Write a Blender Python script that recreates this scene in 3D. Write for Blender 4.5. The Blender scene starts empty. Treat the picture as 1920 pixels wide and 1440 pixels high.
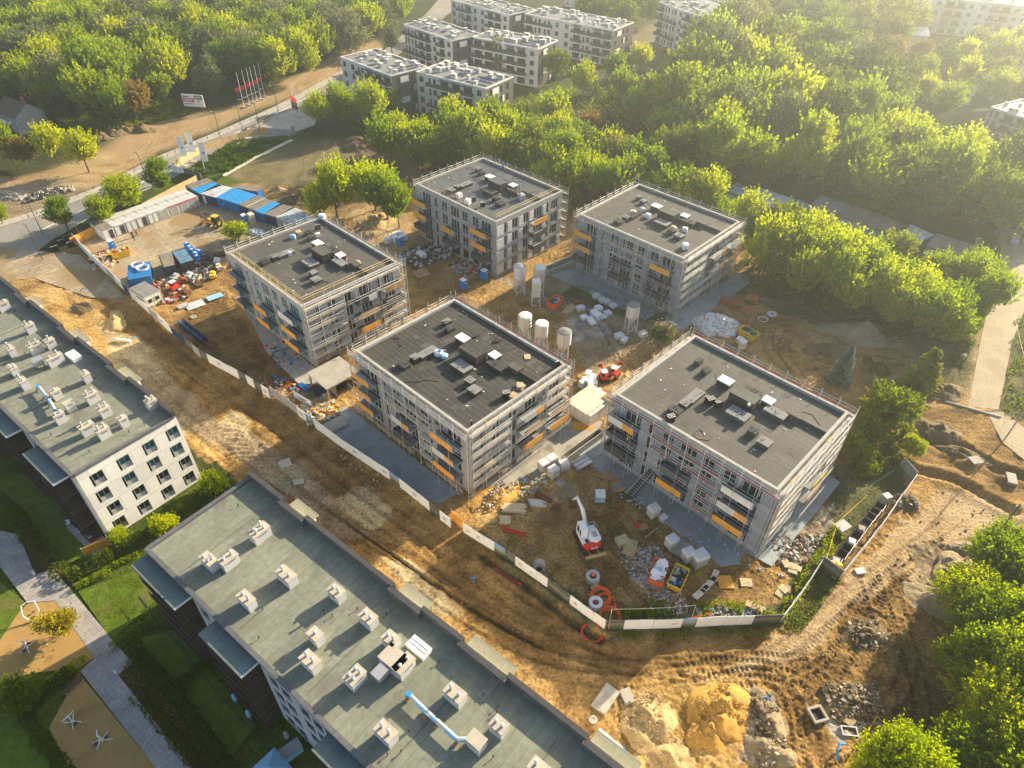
import bpy, math, random
import numpy as np
from mathutils import Matrix, Vector
R = math.radians
S = bpy.context.scene
COL = S.collection
rng = random.Random(7)

# ------------------------------------------------------------------ camera
CAM_H, PITCH, ROLL, FPX = 80.292, R(40.674), R(0.948), 1289.46     # measured from the photograph (1920 px wide)
cp, sp = math.cos(PITCH), math.sin(PITCH)
Fw = Vector((0, cp, -sp)); R0 = Vector((1, 0, 0)); U0 = R0.cross(Fw)
Rt = math.cos(ROLL)*R0 + math.sin(ROLL)*U0
Up = -math.sin(ROLL)*R0 + math.cos(ROLL)*U0
CO = Vector((0, 0, CAM_H))
cam = bpy.data.cameras.new('camera'); camo = bpy.data.objects.new('camera', cam); COL.objects.link(camo)
camo.matrix_world = Matrix(((Rt.x, Up.x, -Fw.x, CO.x), (Rt.y, Up.y, -Fw.y, CO.y), (Rt.z, Up.z, -Fw.z, CO.z), (0, 0, 0, 1)))
cam.sensor_width = 36; cam.lens = FPX/1920*36; cam.clip_start = 1; cam.clip_end = 6000
S.camera = camo

def at(x, y, z=0.0):
    """world point of height z seen at photo pixel (x, y)"""
    d = FPX*Fw + Rt*(x-960) + Up*(720-y)
    return CO + d*((z-CAM_H)/d.z)

# ------------------------------------------------------------------ sky, sun, exposure
HAZE_D = 0.00053
SUN_AZ, SUN_EL = R(41.5), R(21)
W = bpy.data.worlds.new('World'); S.world = W; W.use_nodes = True
nt = W.node_tree; nt.nodes.clear()
wo = nt.nodes.new('ShaderNodeOutputWorld'); bg = nt.nodes.new('ShaderNodeBackground'); sky = nt.nodes.new('ShaderNodeTexSky')
sky.sky_type = 'NISHITA'; sky.sun_disc = False; sky.sun_elevation = SUN_EL; sky.sun_rotation = R(90)-SUN_AZ
sky.air_density = 1.0; sky.dust_density = 1.5
bg.inputs[1].default_value = 0.09
nt.links.new(sky.outputs[0], bg.inputs[0]); nt.links.new(bg.outputs[0], wo.inputs[0])
sl = bpy.data.lights.new('sun', 'SUN'); sl.energy = 5.0; sl.angle = R(0.6); sl.color = (1.0, 0.86, 0.62)
so = bpy.data.objects.new('sun', sl); COL.objects.link(so)
sd = Vector((math.cos(SUN_EL)*math.cos(SUN_AZ), math.cos(SUN_EL)*math.sin(SUN_AZ), math.sin(SUN_EL)))
so.rotation_euler = sd.to_track_quat('Z', 'Y').to_euler(); so.location = sd*400
S.view_settings.view_transform = 'Standard'; S.view_settings.look = 'None'; S.view_settings.gamma = 1
S.view_settings.exposure = 1.55
S.cycles.max_bounces = 5; S.cycles.diffuse_bounces = 3; S.cycles.glossy_bounces = 2; S.cycles.transmission_bounces = 3
S.cycles.volume_bounces = 0; S.cycles.transparent_max_bounces = 4
S.cycles.use_adaptive_sampling = True; S.cycles.adaptive_threshold = 0.015

# ------------------------------------------------------------------ materials
MATS = {}
def node(t, k, **kw):
    n = t.nodes.new(k)
    for a, b in kw.items(): setattr(n, a, b)
    return n
def rgb(c): return (c[0], c[1], c[2], 1)
def mat(name, col, rough=.85, var=.18, scale=.8, bump=0.0, metal=0.0, spec=.25, brick=None, col2=None, dirt=None, attr=None, coat=0):
    """procedural surface: two-scale noise over a base colour; brick = (w, h, gap, mortar colour, axes) adds joints"""
    if name in MATS: return MATS[name]
    m = bpy.data.materials.new(name); m.use_nodes = True; t = m.node_tree
    b = t.nodes['Principled BSDF']; L = t.links.new
    b.inputs['Roughness'].default_value = rough; b.inputs['Metallic'].default_value = metal
    b.inputs['Specular IOR Level'].default_value = spec
    tc = node(t, 'ShaderNodeTexCoord')
    n1 = node(t, 'ShaderNodeTexNoise'); n1.inputs['Scale'].default_value = scale; n1.inputs['Detail'].default_value = 5
    n2 = node(t, 'ShaderNodeTexNoise'); n2.inputs['Scale'].default_value = scale*9; n2.inputs['Detail'].default_value = 3
    L(tc.outputs['Object'], n1.inputs['Vector']); L(tc.outputs['Object'], n2.inputs['Vector'])
    ad = node(t, 'ShaderNodeMath', operation='ADD'); L(n1.outputs['Fac'], ad.inputs[0]); L(n2.outputs['Fac'], ad.inputs[1])
    mr = node(t, 'ShaderNodeMapRange'); mr.inputs['From Min'].default_value = .7; mr.inputs['From Max'].default_value = 1.3
    L(ad.outputs[0], mr.inputs['Value'])
    mx = node(t, 'ShaderNodeMix', data_type='RGBA')
    c2 = col2 or col
    mx.inputs['A'].default_value = rgb([c*(1-var) for c in col]); mx.inputs['B'].default_value = rgb([min(1, c*(1+var)) for c in c2])
    L(mr.outputs[0], mx.inputs['Factor']); out = mx.outputs['Result']
    if brick:
        bw, bh, gap, mc, ax = brick
        mp = node(t, 'ShaderNodeMapping'); L(tc.outputs['Object'], mp.inputs['Vector'])
        if ax == 'yx': mp.inputs['Rotation'].default_value = (0, 0, R(90))
        if ax == 'xz': mp.inputs['Rotation'].default_value = (R(-90), 0, 0)
        if ax == 'yz': mp.inputs['Rotation'].default_value = (R(-90), 0, R(0))
        v = mp.outputs[0]
        if ax == 'wall':                 # (x+y, z): works on all four upright faces
            sx = node(t, 'ShaderNodeSeparateXYZ'); L(tc.outputs['Object'], sx.inputs[0])
            a2 = node(t, 'ShaderNodeMath', operation='ADD'); L(sx.outputs[0], a2.inputs[0]); L(sx.outputs[1], a2.inputs[1])
            cx = node(t, 'ShaderNodeCombineXYZ'); L(a2.outputs[0], cx.inputs[0]); L(sx.outputs[2], cx.inputs[1]); v = cx.outputs[0]
        br = node(t, 'ShaderNodeTexBrick'); br.inputs['Scale'].default_value = 1
        br.inputs['Brick Width'].default_value = bw; br.inputs['Row Height'].default_value = bh
        br.inputs['Mortar Size'].default_value = gap; br.inputs['Mortar Smooth'].default_value = .1
        br.inputs['Color1'].default_value = (1, 1, 1, 1); br.inputs['Color2'].default_value = (.84, .84, .84, 1)
        br.inputs['Mortar'].default_value = rgb(mc)
        L(v, br.inputs['Vector'])
        mu = node(t, 'ShaderNodeMix', data_type='RGBA', blend_type='MULTIPLY'); mu.inputs['Factor'].default_value = 1
        L(out, mu.inputs['A']); L(br.outputs['Color'], mu.inputs['B']); out = mu.outputs['Result']
    if dirt:                             # stains with their own shape
        dc, ds, dt = dirt
        n3 = node(t, 'ShaderNodeTexNoise'); n3.inputs['Scale'].default_value = ds; n3.inputs['Detail'].default_value = 6; n3.inputs['Distortion'].default_value = .6
        L(tc.outputs['Object'], n3.inputs['Vector'])
        m3 = node(t, 'ShaderNodeMapRange'); m3.inputs['From Min'].default_value = dt; m3.inputs['From Max'].default_value = dt+.12
        L(n3.outputs['Fac'], m3.inputs['Value'])
        x3 = node(t, 'ShaderNodeMix', data_type='RGBA'); L(m3.outputs[0], x3.inputs['Factor']); L(out, x3.inputs['A'])
        x3.inputs['B'].default_value = rgb(dc); out = x3.outputs['Result']
    L(out, b.inputs['Base Color'])
    if bump:
        bp = node(t, 'ShaderNodeBump'); bp.inputs['Distance'].default_value = bump; bp.inputs['Strength'].default_value = .8
        L(n2.outputs['Fac'], bp.inputs['Height']); L(bp.outputs[0], b.inputs['Normal'])
    MATS[name] = m
    return m
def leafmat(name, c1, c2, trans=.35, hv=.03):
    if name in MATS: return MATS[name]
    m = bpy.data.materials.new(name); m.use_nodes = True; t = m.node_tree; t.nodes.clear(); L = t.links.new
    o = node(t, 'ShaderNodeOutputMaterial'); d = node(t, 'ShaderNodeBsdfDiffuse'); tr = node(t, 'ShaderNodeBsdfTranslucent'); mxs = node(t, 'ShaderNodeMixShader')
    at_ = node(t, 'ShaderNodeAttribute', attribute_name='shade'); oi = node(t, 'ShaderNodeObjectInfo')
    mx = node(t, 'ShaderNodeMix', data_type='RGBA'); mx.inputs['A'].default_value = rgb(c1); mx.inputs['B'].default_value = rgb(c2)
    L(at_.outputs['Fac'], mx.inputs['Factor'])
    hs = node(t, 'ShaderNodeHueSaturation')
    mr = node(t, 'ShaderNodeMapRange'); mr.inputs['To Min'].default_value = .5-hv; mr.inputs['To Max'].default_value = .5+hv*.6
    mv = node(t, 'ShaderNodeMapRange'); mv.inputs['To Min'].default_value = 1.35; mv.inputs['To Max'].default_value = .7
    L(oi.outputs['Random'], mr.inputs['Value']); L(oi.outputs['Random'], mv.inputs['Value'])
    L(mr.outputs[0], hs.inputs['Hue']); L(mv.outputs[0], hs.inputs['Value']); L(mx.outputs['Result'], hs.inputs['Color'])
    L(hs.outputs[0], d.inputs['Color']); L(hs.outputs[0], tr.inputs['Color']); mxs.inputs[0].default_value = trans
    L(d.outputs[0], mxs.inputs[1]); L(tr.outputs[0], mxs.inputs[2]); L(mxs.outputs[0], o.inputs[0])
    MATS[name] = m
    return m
C = {}
def simple(key, col, **kw):
    C[key] = mat(key, col, **kw)
simple('concrete', (.36, .33, .27), bump=.02, dirt=((.22, .20, .16), .35, .56))
simple('slab', (.30, .33, .33), scale=.3, dirt=((.20, .20, .18), .25, .6), brick=(7, 5.2, .03, (.5, .5, .5), 'xy'))
simple('yardplates', (.38, .30, .19), scale=.15, var=.3, brick=(3.0, 1.5, .05, (.35, .3, .25), 'xy'), dirt=((.27, .185, .085), .12, .50))
simple('asphalt', (.23, .215, .19), scale=.1, var=.2, dirt=((.30, .25, .17), .08, .55))
simple('paving', (.36, .33, .29), scale=.5, var=.3, brick=(1.3, .32, .02, (.55, .52, .5), 'xy'))
simple('pavement', (.42, .38, .31), scale=.4, brick=(1, 1, .02, (.7, .7, .7), 'xy'))
simple('rooffelt', (.10, .094, .08), rough=.75, scale=.25, var=.18, brick=(9, .95, .035, (.5, .5, .5), 'yx'), dirt=((.085, .08, .068), .3, .58))
simple('rooffelt_dark', (.050, .046, .040), rough=.7, scale=.25, var=.3, brick=(9, .95, .04, (2.6, 2.4, 2.1), 'yx'), dirt=((.045, .043, .04), .3, .58))
simple('rooffelt_blue', (.095, .10, .10), rough=.6, scale=.2, var=.3, brick=(9, .95, .03, (.7, .7, .7), 'yx'), dirt=((.16, .13, .08), .22, .62))
simple('greenfelt', (.215, .222, .165), rough=.85, scale=.18, var=.22, brick=(7.5, 1.0, .022, (.5, .52, .5), 'xy'), dirt=((.15, .15, .115), .22, .55))
simple('roofpatch', (.085, .08, .068), var=.3, scale=.7)
simple('tanfelt', (.24, .23, .16), scale=.3, dirt=((.24, .22, .15), .3, .6))
simple('tealfelt', (.13, .17, .16), scale=.3, brick=(5, 1, .02, (.6, .6, .6), 'xy'))
simple('coping', (.13, .13, .135), rough=.5, metal=.1, brick=(2.2, 2.2, .02, (.5, .5, .5), 'xy'))
simple('wallwhite', (.80, .76, .68), scale=.2, var=.07, brick=(3.65, 2.95, .02, (.35, .33, .3), 'wall'))
simple('wallblue', (.52, .51, .49), scale=.2, var=.06)
simple('brownclad', (.055, .040, .032), scale=.3)
simple('render_grey', (.345, .345, .34), scale=.35, var=.16, brick=(1.2, .6, .012, (.72, .72, .72), 'wall'), dirt=((.28, .27, .25), .5, .57))
simple('rail', (.66, .64, .58), metal=.2, rough=.5, var=.1)
simple('render_blue', (.28, .31, .345), scale=.35, var=.14, brick=(1.2, 3.05, .02, (.75, .75, .75), 'wall'), dirt=((.40, .40, .38), .5, .6))
simple('eps', (.62, .60, .56), scale=.5, var=.08, brick=(2.2, .5, .015, (.6, .6, .6), 'wall'))
simple('parapet', (.38, .36, .32), scale=.6)
simple('white', (.78, .77, .74), var=.06)
simple('offwhite', (.66, .62, .54), var=.12)
simple('cream', (.60, .53, .40), var=.12)
simple('frame', (.62, .62, .60), var=.05, rough=.5)
simple('frame_dark', (.06, .06, .065), var=.05, rough=.5)
simple('metal', (.42, .42, .42), metal=.5, rough=.45, var=.1)
simple('galv', (.55, .54, .50), metal=.3, rough=.5, var=.15)
simple('chrome', (.62, .60, .56), metal=.6, rough=.4, var=.05)
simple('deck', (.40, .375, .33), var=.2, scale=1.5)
simple('wood', (.50, .36, .18), var=.25, scale=1.5)
simple('woodpale', (.58, .47, .29), var=.25, scale=2)
simple('wooddark', (.12, .07, .04), var=.3, scale=1.5)
simple('ply', (.70, .32, .045), var=.18, scale=.8)
simple('plydull', (.42, .26, .12), var=.2, scale=.8)
simple('yellowpaint', (.72, .45, .04), var=.15, rough=.5)
simple('orangepaint', (.85, .14, .02), var=.15, rough=.5)
simple('redpaint', (.60, .035, .025), var=.15, rough=.5)
simple('rust', (.16, .065, .03), var=.3, scale=2)
simple('bluepaint', (.02, .16, .40), var=.15, rough=.5, dirt=((.12, .16, .18), .8, .62))
simple('navypaint', (.02, .045, .12), var=.2, rough=.5, dirt=((.10, .09, .08), .8, .6))
simple('bluetarp', (.02, .26, .55), var=.2, rough=.5, dirt=((.10, .22, .32), .7, .6))
simple('brightblue', (.02, .22, .62), var=.15, rough=.5)
simple('lightblue', (.28, .50, .66), var=.15, rough=.5)
simple('greypaint', (.36, .36, .34), var=.12, rough=.6, dirt=((.25, .23, .2), .7, .6))
simple('darkgrey', (.055, .055, .055), var=.2)
simple('panelgrey', (.07, .065, .062), var=.12)
simple('green', (.03, .20, .09), var=.15)
simple('black', (.015, .015, .015), var=.2, rough=.6)
simple('rubber', (.02, .02, .02), var=.2)
simple('glass', (.018, .03, .034), rough=.12, var=.5, spec=.6)
simple('glassteal', (.02, .10, .11), rough=.15, var=.4, spec=.6)
simple('skin', (.45, .28, .2))
simple('plastic_wrap', (.62, .62, .62), rough=.35, var=.1, scale=3)
simple('blocks', (.56, .55, .52), var=.1, scale=2, brick=(.6, .25, .012, (.6, .6, .6), 'wall'))
simple('brickred', (.34, .12, .055), var=.25, scale=2, brick=(.5, .12, .02, (.5, .5, .5), 'wall'))
simple('clay', (.48, .17, .07), var=.2)
simple('bark', (.10, .075, .05), var=.3, scale=2, bump=.05)
simple('sand', (.38, .26, .11), var=.3, scale=.8, bump=.25, col2=(.44, .32, .15))
simple('orangesand', (.50, .28, .06), var=.3, scale=.8, bump=.25)
simple('greysand', (.29, .225, .13), var=.3, scale=.8, bump=.25)
simple('soil', (.16, .11, .05), var=.4, scale=.8, bump=.25)
simple('deckshade', (.20, .19, .20), var=.25, scale=1.2)  # scaffold deck with the shade of the front-left sides put into its colour
simple('capstone', (.42, .37, .29), var=.15)
simple('rubble', (.36, .32, .27), var=.35, scale=1.5)
simple('grassblade', (.055, .10, .015), var=.4, scale=.4)
simple('steelblue', (.10, .20, .29), var=.25, dirt=((.16, .17, .16), .6, .58))
simple('stone', (.17, .125, .08), var=.35)
simple('reddull', (.34, .07, .05), var=.3)
simple('lawn', (.085, .13, .006), var=.45, scale=.9, bump=.12, dirt=((.13, .125, .03), .22, .56))
simple('dullwhite', (.42, .41, .39), var=.2)
simple('dullcream', (.34, .29, .21), var=.25)
simple('lanedirt', (.34, .27, .17), var=.2, scale=.25, bump=.08, dirt=((.30, .23, .13), .15, .56))
simple('bedsoil', (.075, .035, .018), var=.4, scale=1.5, bump=.05)
simple('gymfloor', (.36, .22, .07), var=.15, scale=.6, dirt=((.26, .15, .05), .3, .6))
simple('roofgrey', (.20, .20, .19), var=.2, scale=.4)
simple('roofrow', (.20, .19, .165), scale=.3, var=.2, brick=(6, 1, .03, (.6, .6, .6), 'xy'))
simple('panelsolar', (.02, .035, .07), rough=.15, spec=.6, var=.2)
simple('rooftile', (.13, .085, .065), var=.2, scale=1)
simple('tinroof', (.55, .55, .53), var=.25, scale=.5, rough=.5, brick=(3, .7, .02, (.6, .6, .6), 'xy'), dirt=((.26, .22, .18), .4, .56))
simple('bitumen', (.19, .17, .14), var=.3, scale=.4, dirt=((.26, .20, .13), .5, .52))
simple('darkclad', (.10, .09, .082), var=.12)

# ------------------------------------------------------------------ mesh builder
class MB:
    def __init__(s, M=None):
        s.v = []; s.f = []; s.k = []; s.mats = []; s.M = M or Matrix.Identity(4); s.cur = 0
    def use(s, key):
        m = C[key] if isinstance(key, str) else key
        if m not in s.mats: s.mats.append(m)
        s.cur = s.mats.index(m); return s
    def add(s, vs, fs):
        n = len(s.v)
        for p in vs: s.v.append(tuple(s.M @ Vector(p)))
        for f in fs: s.f.append([n+i for i in f]); s.k.append(s.cur)
        return s
    def box(s, c, d, rz=0, rx=0, ry=0, taper=1.0):
        Mx = Matrix.Translation(Vector(c)) @ Matrix.Rotation(rz, 4, 'Z') @ Matrix.Rotation(ry, 4, 'Y') @ Matrix.Rotation(rx, 4, 'X')
        h = [x/2 for x in d]; vs = []
        for z in (-1, 1):
            k = taper if z > 0 else 1
            for x, y in ((-1, -1), (1, -1), (1, 1), (-1, 1)): vs.append(Mx @ Vector((x*h[0]*k, y*h[1]*k, z*h[2])))
        return s.add(vs, [(0, 3, 2, 1), (4, 5, 6, 7), (0, 1, 5, 4), (1, 2, 6, 5), (2, 3, 7, 6), (3, 0, 4, 7)])
    def b2(s, x0, y0, z0, x1, y1, z1): return s.box(((x0+x1)/2, (y0+y1)/2, (z0+z1)/2), (abs(x1-x0), abs(y1-y0), abs(z1-z0)))
    def tube(s, p, q, r, n=6, r2=None, cap=True):
        p, q = Vector(p), Vector(q); d = q-p
        if d.length < 1e-6: return s
        d.normalize(); a = d.orthogonal().normalized(); b = d.cross(a); r2 = r if r2 is None else r2; vs = []
        for c, rr in ((p, r), (q, r2)):
            for i in range(n):
                t = 2*math.pi*i/n + math.pi/4; vs.append(c + a*math.cos(t)*rr + b*math.sin(t)*rr)
        fs = [(i, (i+1) % n, n+(i+1) % n, n+i) for i in range(n)]
        if cap: fs += [tuple(range(n-1, -1, -1)), tuple(range(n, 2*n))]
        return s.add(vs, fs)
    def path(s, pts, r, n=6):
        for a, b in zip(pts[:-1], pts[1:]): s.tube(a, b, r, n)
        return s
    def ring(s, c, rad, r, n=28, m=6, squash=1, rot=0, tilt=0):
        Mx = Matrix.Translation(Vector(c)) @ Matrix.Rotation(rot, 4, 'Z') @ Matrix.Rotation(tilt, 4, 'X'); vs = []; fs = []
        for i in range(n):
            t = 2*math.pi*i/n
            for j in range(m):
                u = 2*math.pi*j/m; q = rad + r*math.cos(u)
                vs.append(Mx @ Vector((q*math.cos(t), q*math.sin(t)*squash, r*math.sin(u))))
        for i in range(n):
            for j in range(m): fs.append((i*m+j, ((i+1) % n)*m+j, ((i+1) % n)*m+(j+1) % m, i*m+(j+1) % m))
        return s.add(vs, fs)
    def lathe(s, prof, c=(0, 0, 0), n=16, mats=None):
        base = []; c = Vector(c); vs = []; fs = []
        for (r, z) in prof:
            for i in range(n):
                t = 2*math.pi*i/n; vs.append(c + Vector((r*math.cos(t), r*math.sin(t), z)))
        for k in range(len(prof)-1):
            for i in range(n): fs.append((k*n+i, k*n+(i+1) % n, (k+1)*n+(i+1) % n, (k+1)*n+i))
        fs.append(tuple(range(n-1, -1, -1))); fs.append(tuple(range((len(prof)-1)*n, len(prof)*n)))
        return s.add(vs, fs)
    def prism(s, pts, z0, z1):
        pts = [(p[0], p[1]) for p in pts]
        ar = sum(a[0]*b[1]-b[0]*a[1] for a, b in zip(pts, pts[1:]+pts[:1]))
        if ar < 0: pts = pts[::-1]
        n = len(pts); vs = [(x, y, z0) for x, y in pts]+[(x, y, z1) for x, y in pts]
        fs = [tuple(range(n-1, -1, -1)), tuple(range(n, 2*n))]+[(i, (i+1) % n, n+(i+1) % n, n+i) for i in range(n)]
        return s.add(vs, fs)
    def quad(s, a, b, c, d): return s.add([a, b, c, d], [(0, 1, 2, 3)])
    def mesh(s, name, smooth=False):
        me = bpy.data.meshes.new(name); me.from_pydata(s.v, [], s.f)
        for m in s.mats: me.materials.append(m)
        me.polygons.foreach_set('material_index', s.k)
        if smooth: me.polygons.foreach_set('use_smooth', [True]*len(s.f))
        me.update(); return me
    def build(s, name, parent=None, smooth=False, label=None):
        return link(name, s.mesh(name, smooth), parent, label)
def link(name, me, parent=None, label=None, loc=None, rz=None):
    o = bpy.data.objects.new(name, me); COL.objects.link(o)
    if parent: o.parent = parent
    if loc is not None: o.location = loc
    if rz is not None: o.rotation_euler[2] = rz
    if label: o['label'] = label
    return o
def tag(o, label=None, cat=None, group=None, kind=None):
    if label: o['label'] = label
    if cat: o['category'] = cat
    if group: o['group'] = group
    if kind: o['kind'] = kind
    return o
def thing(name, label, cat, loc=(0, 0, 0), rz=0.0, group=None):
    o = bpy.data.objects.new(name, None); COL.objects.link(o); o.location = loc; o.rotation_euler[2] = rz
    o.empty_display_size = .5
    return tag(o, label, cat, group)
def copytree(o, parent=None, kids=None):
    if kids is None:
        kids = {}
        for c in bpy.data.objects:
            if c.parent: kids.setdefault(c.parent.name, []).append(c)
    c = o.copy(); COL.objects.link(c); c.parent = parent
    for ch in kids.get(o.name, []): copytree(ch, c, kids)
    return c
def struct(o, kind='structure'):
    o['kind'] = kind; return o
def inst(root, loc, rz=0, label=None, group=None, scale=None):
    c = copytree(root); c.location = loc; c.rotation_euler[2] = rz
    if label: c['label'] = label
    if group: c['group'] = group
    if scale: c.scale = scale if hasattr(scale, '__len__') else (scale,)*3
    return c
# ------------------------------------------------------------------ ground
def lattice(seed):
    return np.random.RandomState(seed).rand(256, 256)
def vnoise(X, Y, s, seed):
    L = lattice(seed); x = X/s+1000; y = Y/s+1000
    xi = np.floor(x).astype(int); yi = np.floor(y).astype(int); fx = x-xi; fy = y-yi
    fx = fx*fx*(3-2*fx); fy = fy*fy*(3-2*fy); g = lambda a, b: L[a % 256, b % 256]
    return (g(xi, yi)*(1-fx)+g(xi+1, yi)*fx)*(1-fy)+(g(xi, yi+1)*(1-fx)+g(xi+1, yi+1)*fx)*fy
def fbm(X, Y, s, seed, n=4):
    r = 0; a = .5; t = 0
    for i in range(n): r = r+a*vnoise(X, Y, s/2**i, seed+i); t += a; a *= .55
    return r/t
def axis(parts):
    out = []
    for a, b, d in parts: out += list(np.arange(a, b, d))
    return np.array(out+[parts[-1][1]])
xs = axis([(-700, -280, 30), (-280, -110, 2.2), (-110, -62, .7), (-62, 8, .26), (8, 62, .16), (62, 130, .8), (130, 290, 2.4), (290, 720, 30)])
ys = axis([(-60, 24, 4), (24, 62, .16), (62, 125, .27), (125, 190, .7), (190, 450, 2.4), (450, 1500, 50)])
X, Y = np.meshgrid(xs, ys)
WX = X+(fbm(X, Y, 5, 50)-.5)*3.4+(fbm(X, Y, 1.2, 60)-.5)*.9
WY = Y+(fbm(X, Y, 5, 70)-.5)*3.4+(fbm(X, Y, 1.2, 80)-.5)*.9
def inside(pts, X, Y):
    r = np.zeros(X.shape, bool); n = len(pts)
    x0 = min(p[0] for p in pts); x1 = max(p[0] for p in pts); y0 = min(p[1] for p in pts); y1 = max(p[1] for p in pts)
    bb = (X >= x0) & (X <= x1) & (Y >= y0) & (Y <= y1)
    xx = X[bb]; yy = Y[bb]; q = np.zeros(xx.shape, bool)
    for i in range(n):
        ax, ay = pts[i]; bx, by = pts[(i+1) % n]
        if ay == by: continue
        c = ((ay > yy) != (by > yy)) & (xx < (bx-ax)*(yy-ay)/(by-ay)+ax); q ^= c
    r[bb] = q; return r
def P2(px, z=0): return [tuple(at(x, y, z)[:2]) for x, y in px]
n1 = fbm(X, Y, 9, 1); n2 = fbm(X, Y, 2.2, 11); n3 = fbm(X, Y, .7, 21, 3)
def lerp(a, b, t): return a[..., None]*0+0 if False else np.array(a)*(1-t[..., None])+np.array(b)*t[..., None]
def tint(a, b):
    t = np.clip((n2-.5)*2.6+.5+(n3-.5)*1.0+(n1-.5)*1.2, 0, 1); return lerp(a, b, t)
PAL = {
 'forest': tint((.030, .035, .010), (.06, .07, .02)),
 'grass': tint((.045, .075, .006), (.10, .12, .015)),
 'field': tint((.13, .11, .05), (.21, .165, .08)),
 'weeds': tint((.06, .075, .02), (.16, .13, .06)),
 'dirt': tint((.21, .12, .038), (.39, .24, .085)),
 'mud': tint((.155, .088, .028), (.30, .182, .062)),
 'ochre': tint((.33, .20, .06), (.52, .34, .13)),
 'sand': tint((.33, .26, .14), (.50, .40, .22)),
 'greydirt': tint((.20, .15, .085), (.33, .25, .15)),
 'track': tint((.35, .24, .12), (.47, .34, .185)),
 'rubble': tint((.20, .17, .13), (.44, .39, .33)),
 'orange': tint((.29, .19, .085), (.41, .285, .145)),
}
col = PAL['forest'].copy(); rough = np.zeros(X.shape)+.0; flat = np.zeros(X.shape, bool)
def paint(kind, px, warp=True, r=None, amt=1.0, mp=None):
    pts = P2(px) if mp is None else mp
    m = inside(pts, WX, WY) if warp else inside(pts, X, Y)
    col[m] = col[m]*(1-amt)+PAL[kind][m]*amt
    if r is not None: rough[m] = r
    return m
site = [(-200, 560), (60, 500), (150, 440), (190, 425), (380, 350), (600, 330), (700, 255), (800, 300), (905, 300), (1200, 350), (1400, 420), (1440, 520), (1640, 640), (1830, 640), (1850, 520), (1880, 430), (1960, 400), (2100, 800), (2100, 1700), (1000, 1700), (420, 870), (-100, 560)]
paint('dirt', site, r=1)
# strip of bare earth along the street, field, verges
paint('orange', [(-80, 440), (-80, 330), (60, 330), (170, 290), (260, 230), (420, 205), (560, 140), (640, 90), (700, 70), (720, 90), (640, 140), (420, 235), (300, 285), (190, 345), (60, 395)], r=.6)
paint('greydirt', [(-80, 360), (60, 345), (130, 330), (150, 370), (40, 420), (-80, 440)], r=1)
paint('grass', [(330, 330), (440, 262), (560, 235), (600, 300), (480, 340), (400, 360)], r=.2)
paint('field', [(418, 328), (560, 262), (640, 262), (760, 320), (760, 390), (620, 350), (540, 348), (480, 348)], r=.3)
paint('field', [(560, 275), (600, 262), (770, 262), (800, 330), (700, 420), (600, 400)], r=.6, amt=.6)
paint('orange', [(650, 400), (700, 380), (770, 410), (770, 480), (700, 470)], r=.6)
paint('grass', [(240, 430), (330, 300), (400, 330), (380, 350), (190, 425), (120, 440)], r=.1)
paint('weeds', [(640, 200), (1000, 190), (1100, 330), (900, 290), (770, 300), (690, 260)], r=.2)
paint('grass', [(960, 150), (1060, 120), (1140, 150), (1080, 190), (960, 200)], r=.1)
paint('field', [(1180, 60), (1240, 40), (1290, 110), (1260, 140), (1190, 130)], r=.2)
# haul road between the hoarding and the finished blocks
paint('mud', [(170, 560), (260, 575), (375, 680), (560, 785), (845, 985), (1140, 1190), (1460, 1180), (1330, 1290), (1000, 1230), (800, 1120), (640, 1000), (470, 860), (330, 720), (250, 640)], r=.8)
paint('ochre', [(40, 545), (170, 510), (240, 520), (170, 560), (200, 600), (290, 690), (380, 760), (430, 860), (400, 870), (250, 720), (80, 590)], r=1.2)
paint('sand', [(180, 600), (270, 640), (330, 720), (400, 790), (330, 830), (230, 720)], r=1.6)
paint('ochre', [(350, 800), (430, 780), (520, 850), (430, 880)], r=1.5)
paint('sand', [(395, 800), (440, 775), (510, 840), (470, 870), (420, 850)], r=1.0)
paint('greydirt', [(210, 665), (290, 690), (420, 790), (560, 870), (640, 940), (700, 1010), (660, 1010), (560, 950), (400, 830), (300, 760)], r=1)
paint('sand', [(640, 930), (690, 905), (740, 960), (700, 1000)], r=1)
paint('ochre', [(690, 1010), (750, 1040), (820, 1100), (900, 1180), (1040, 1290), (1010, 1330), (900, 1260), (760, 1140)], r=1.2, amt=.55)
paint('sand', [(730, 1060), (770, 1050), (820, 1110), (870, 1160), (830, 1160), (760, 1110)], r=1.2)
# the haul road is dragged out along its length
_u = X*math.cos(R(-40))+Y*math.sin(R(-40)); _v = -X*math.sin(R(-40))+Y*math.cos(R(-40))
_s = (fbm(_u*.09, _v*1.1, 1.0, 131, 4)-.5)*2.2; _m = inside(P2([(60, 520), (260, 575), (845, 985), (1140, 1190), (1100, 1290), (950, 1300), (420, 880), (60, 560)]), WX, WY)
col[_m] = np.clip(col[_m]*(1+_s[_m][:, None]*.32), .02, .7)
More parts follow.
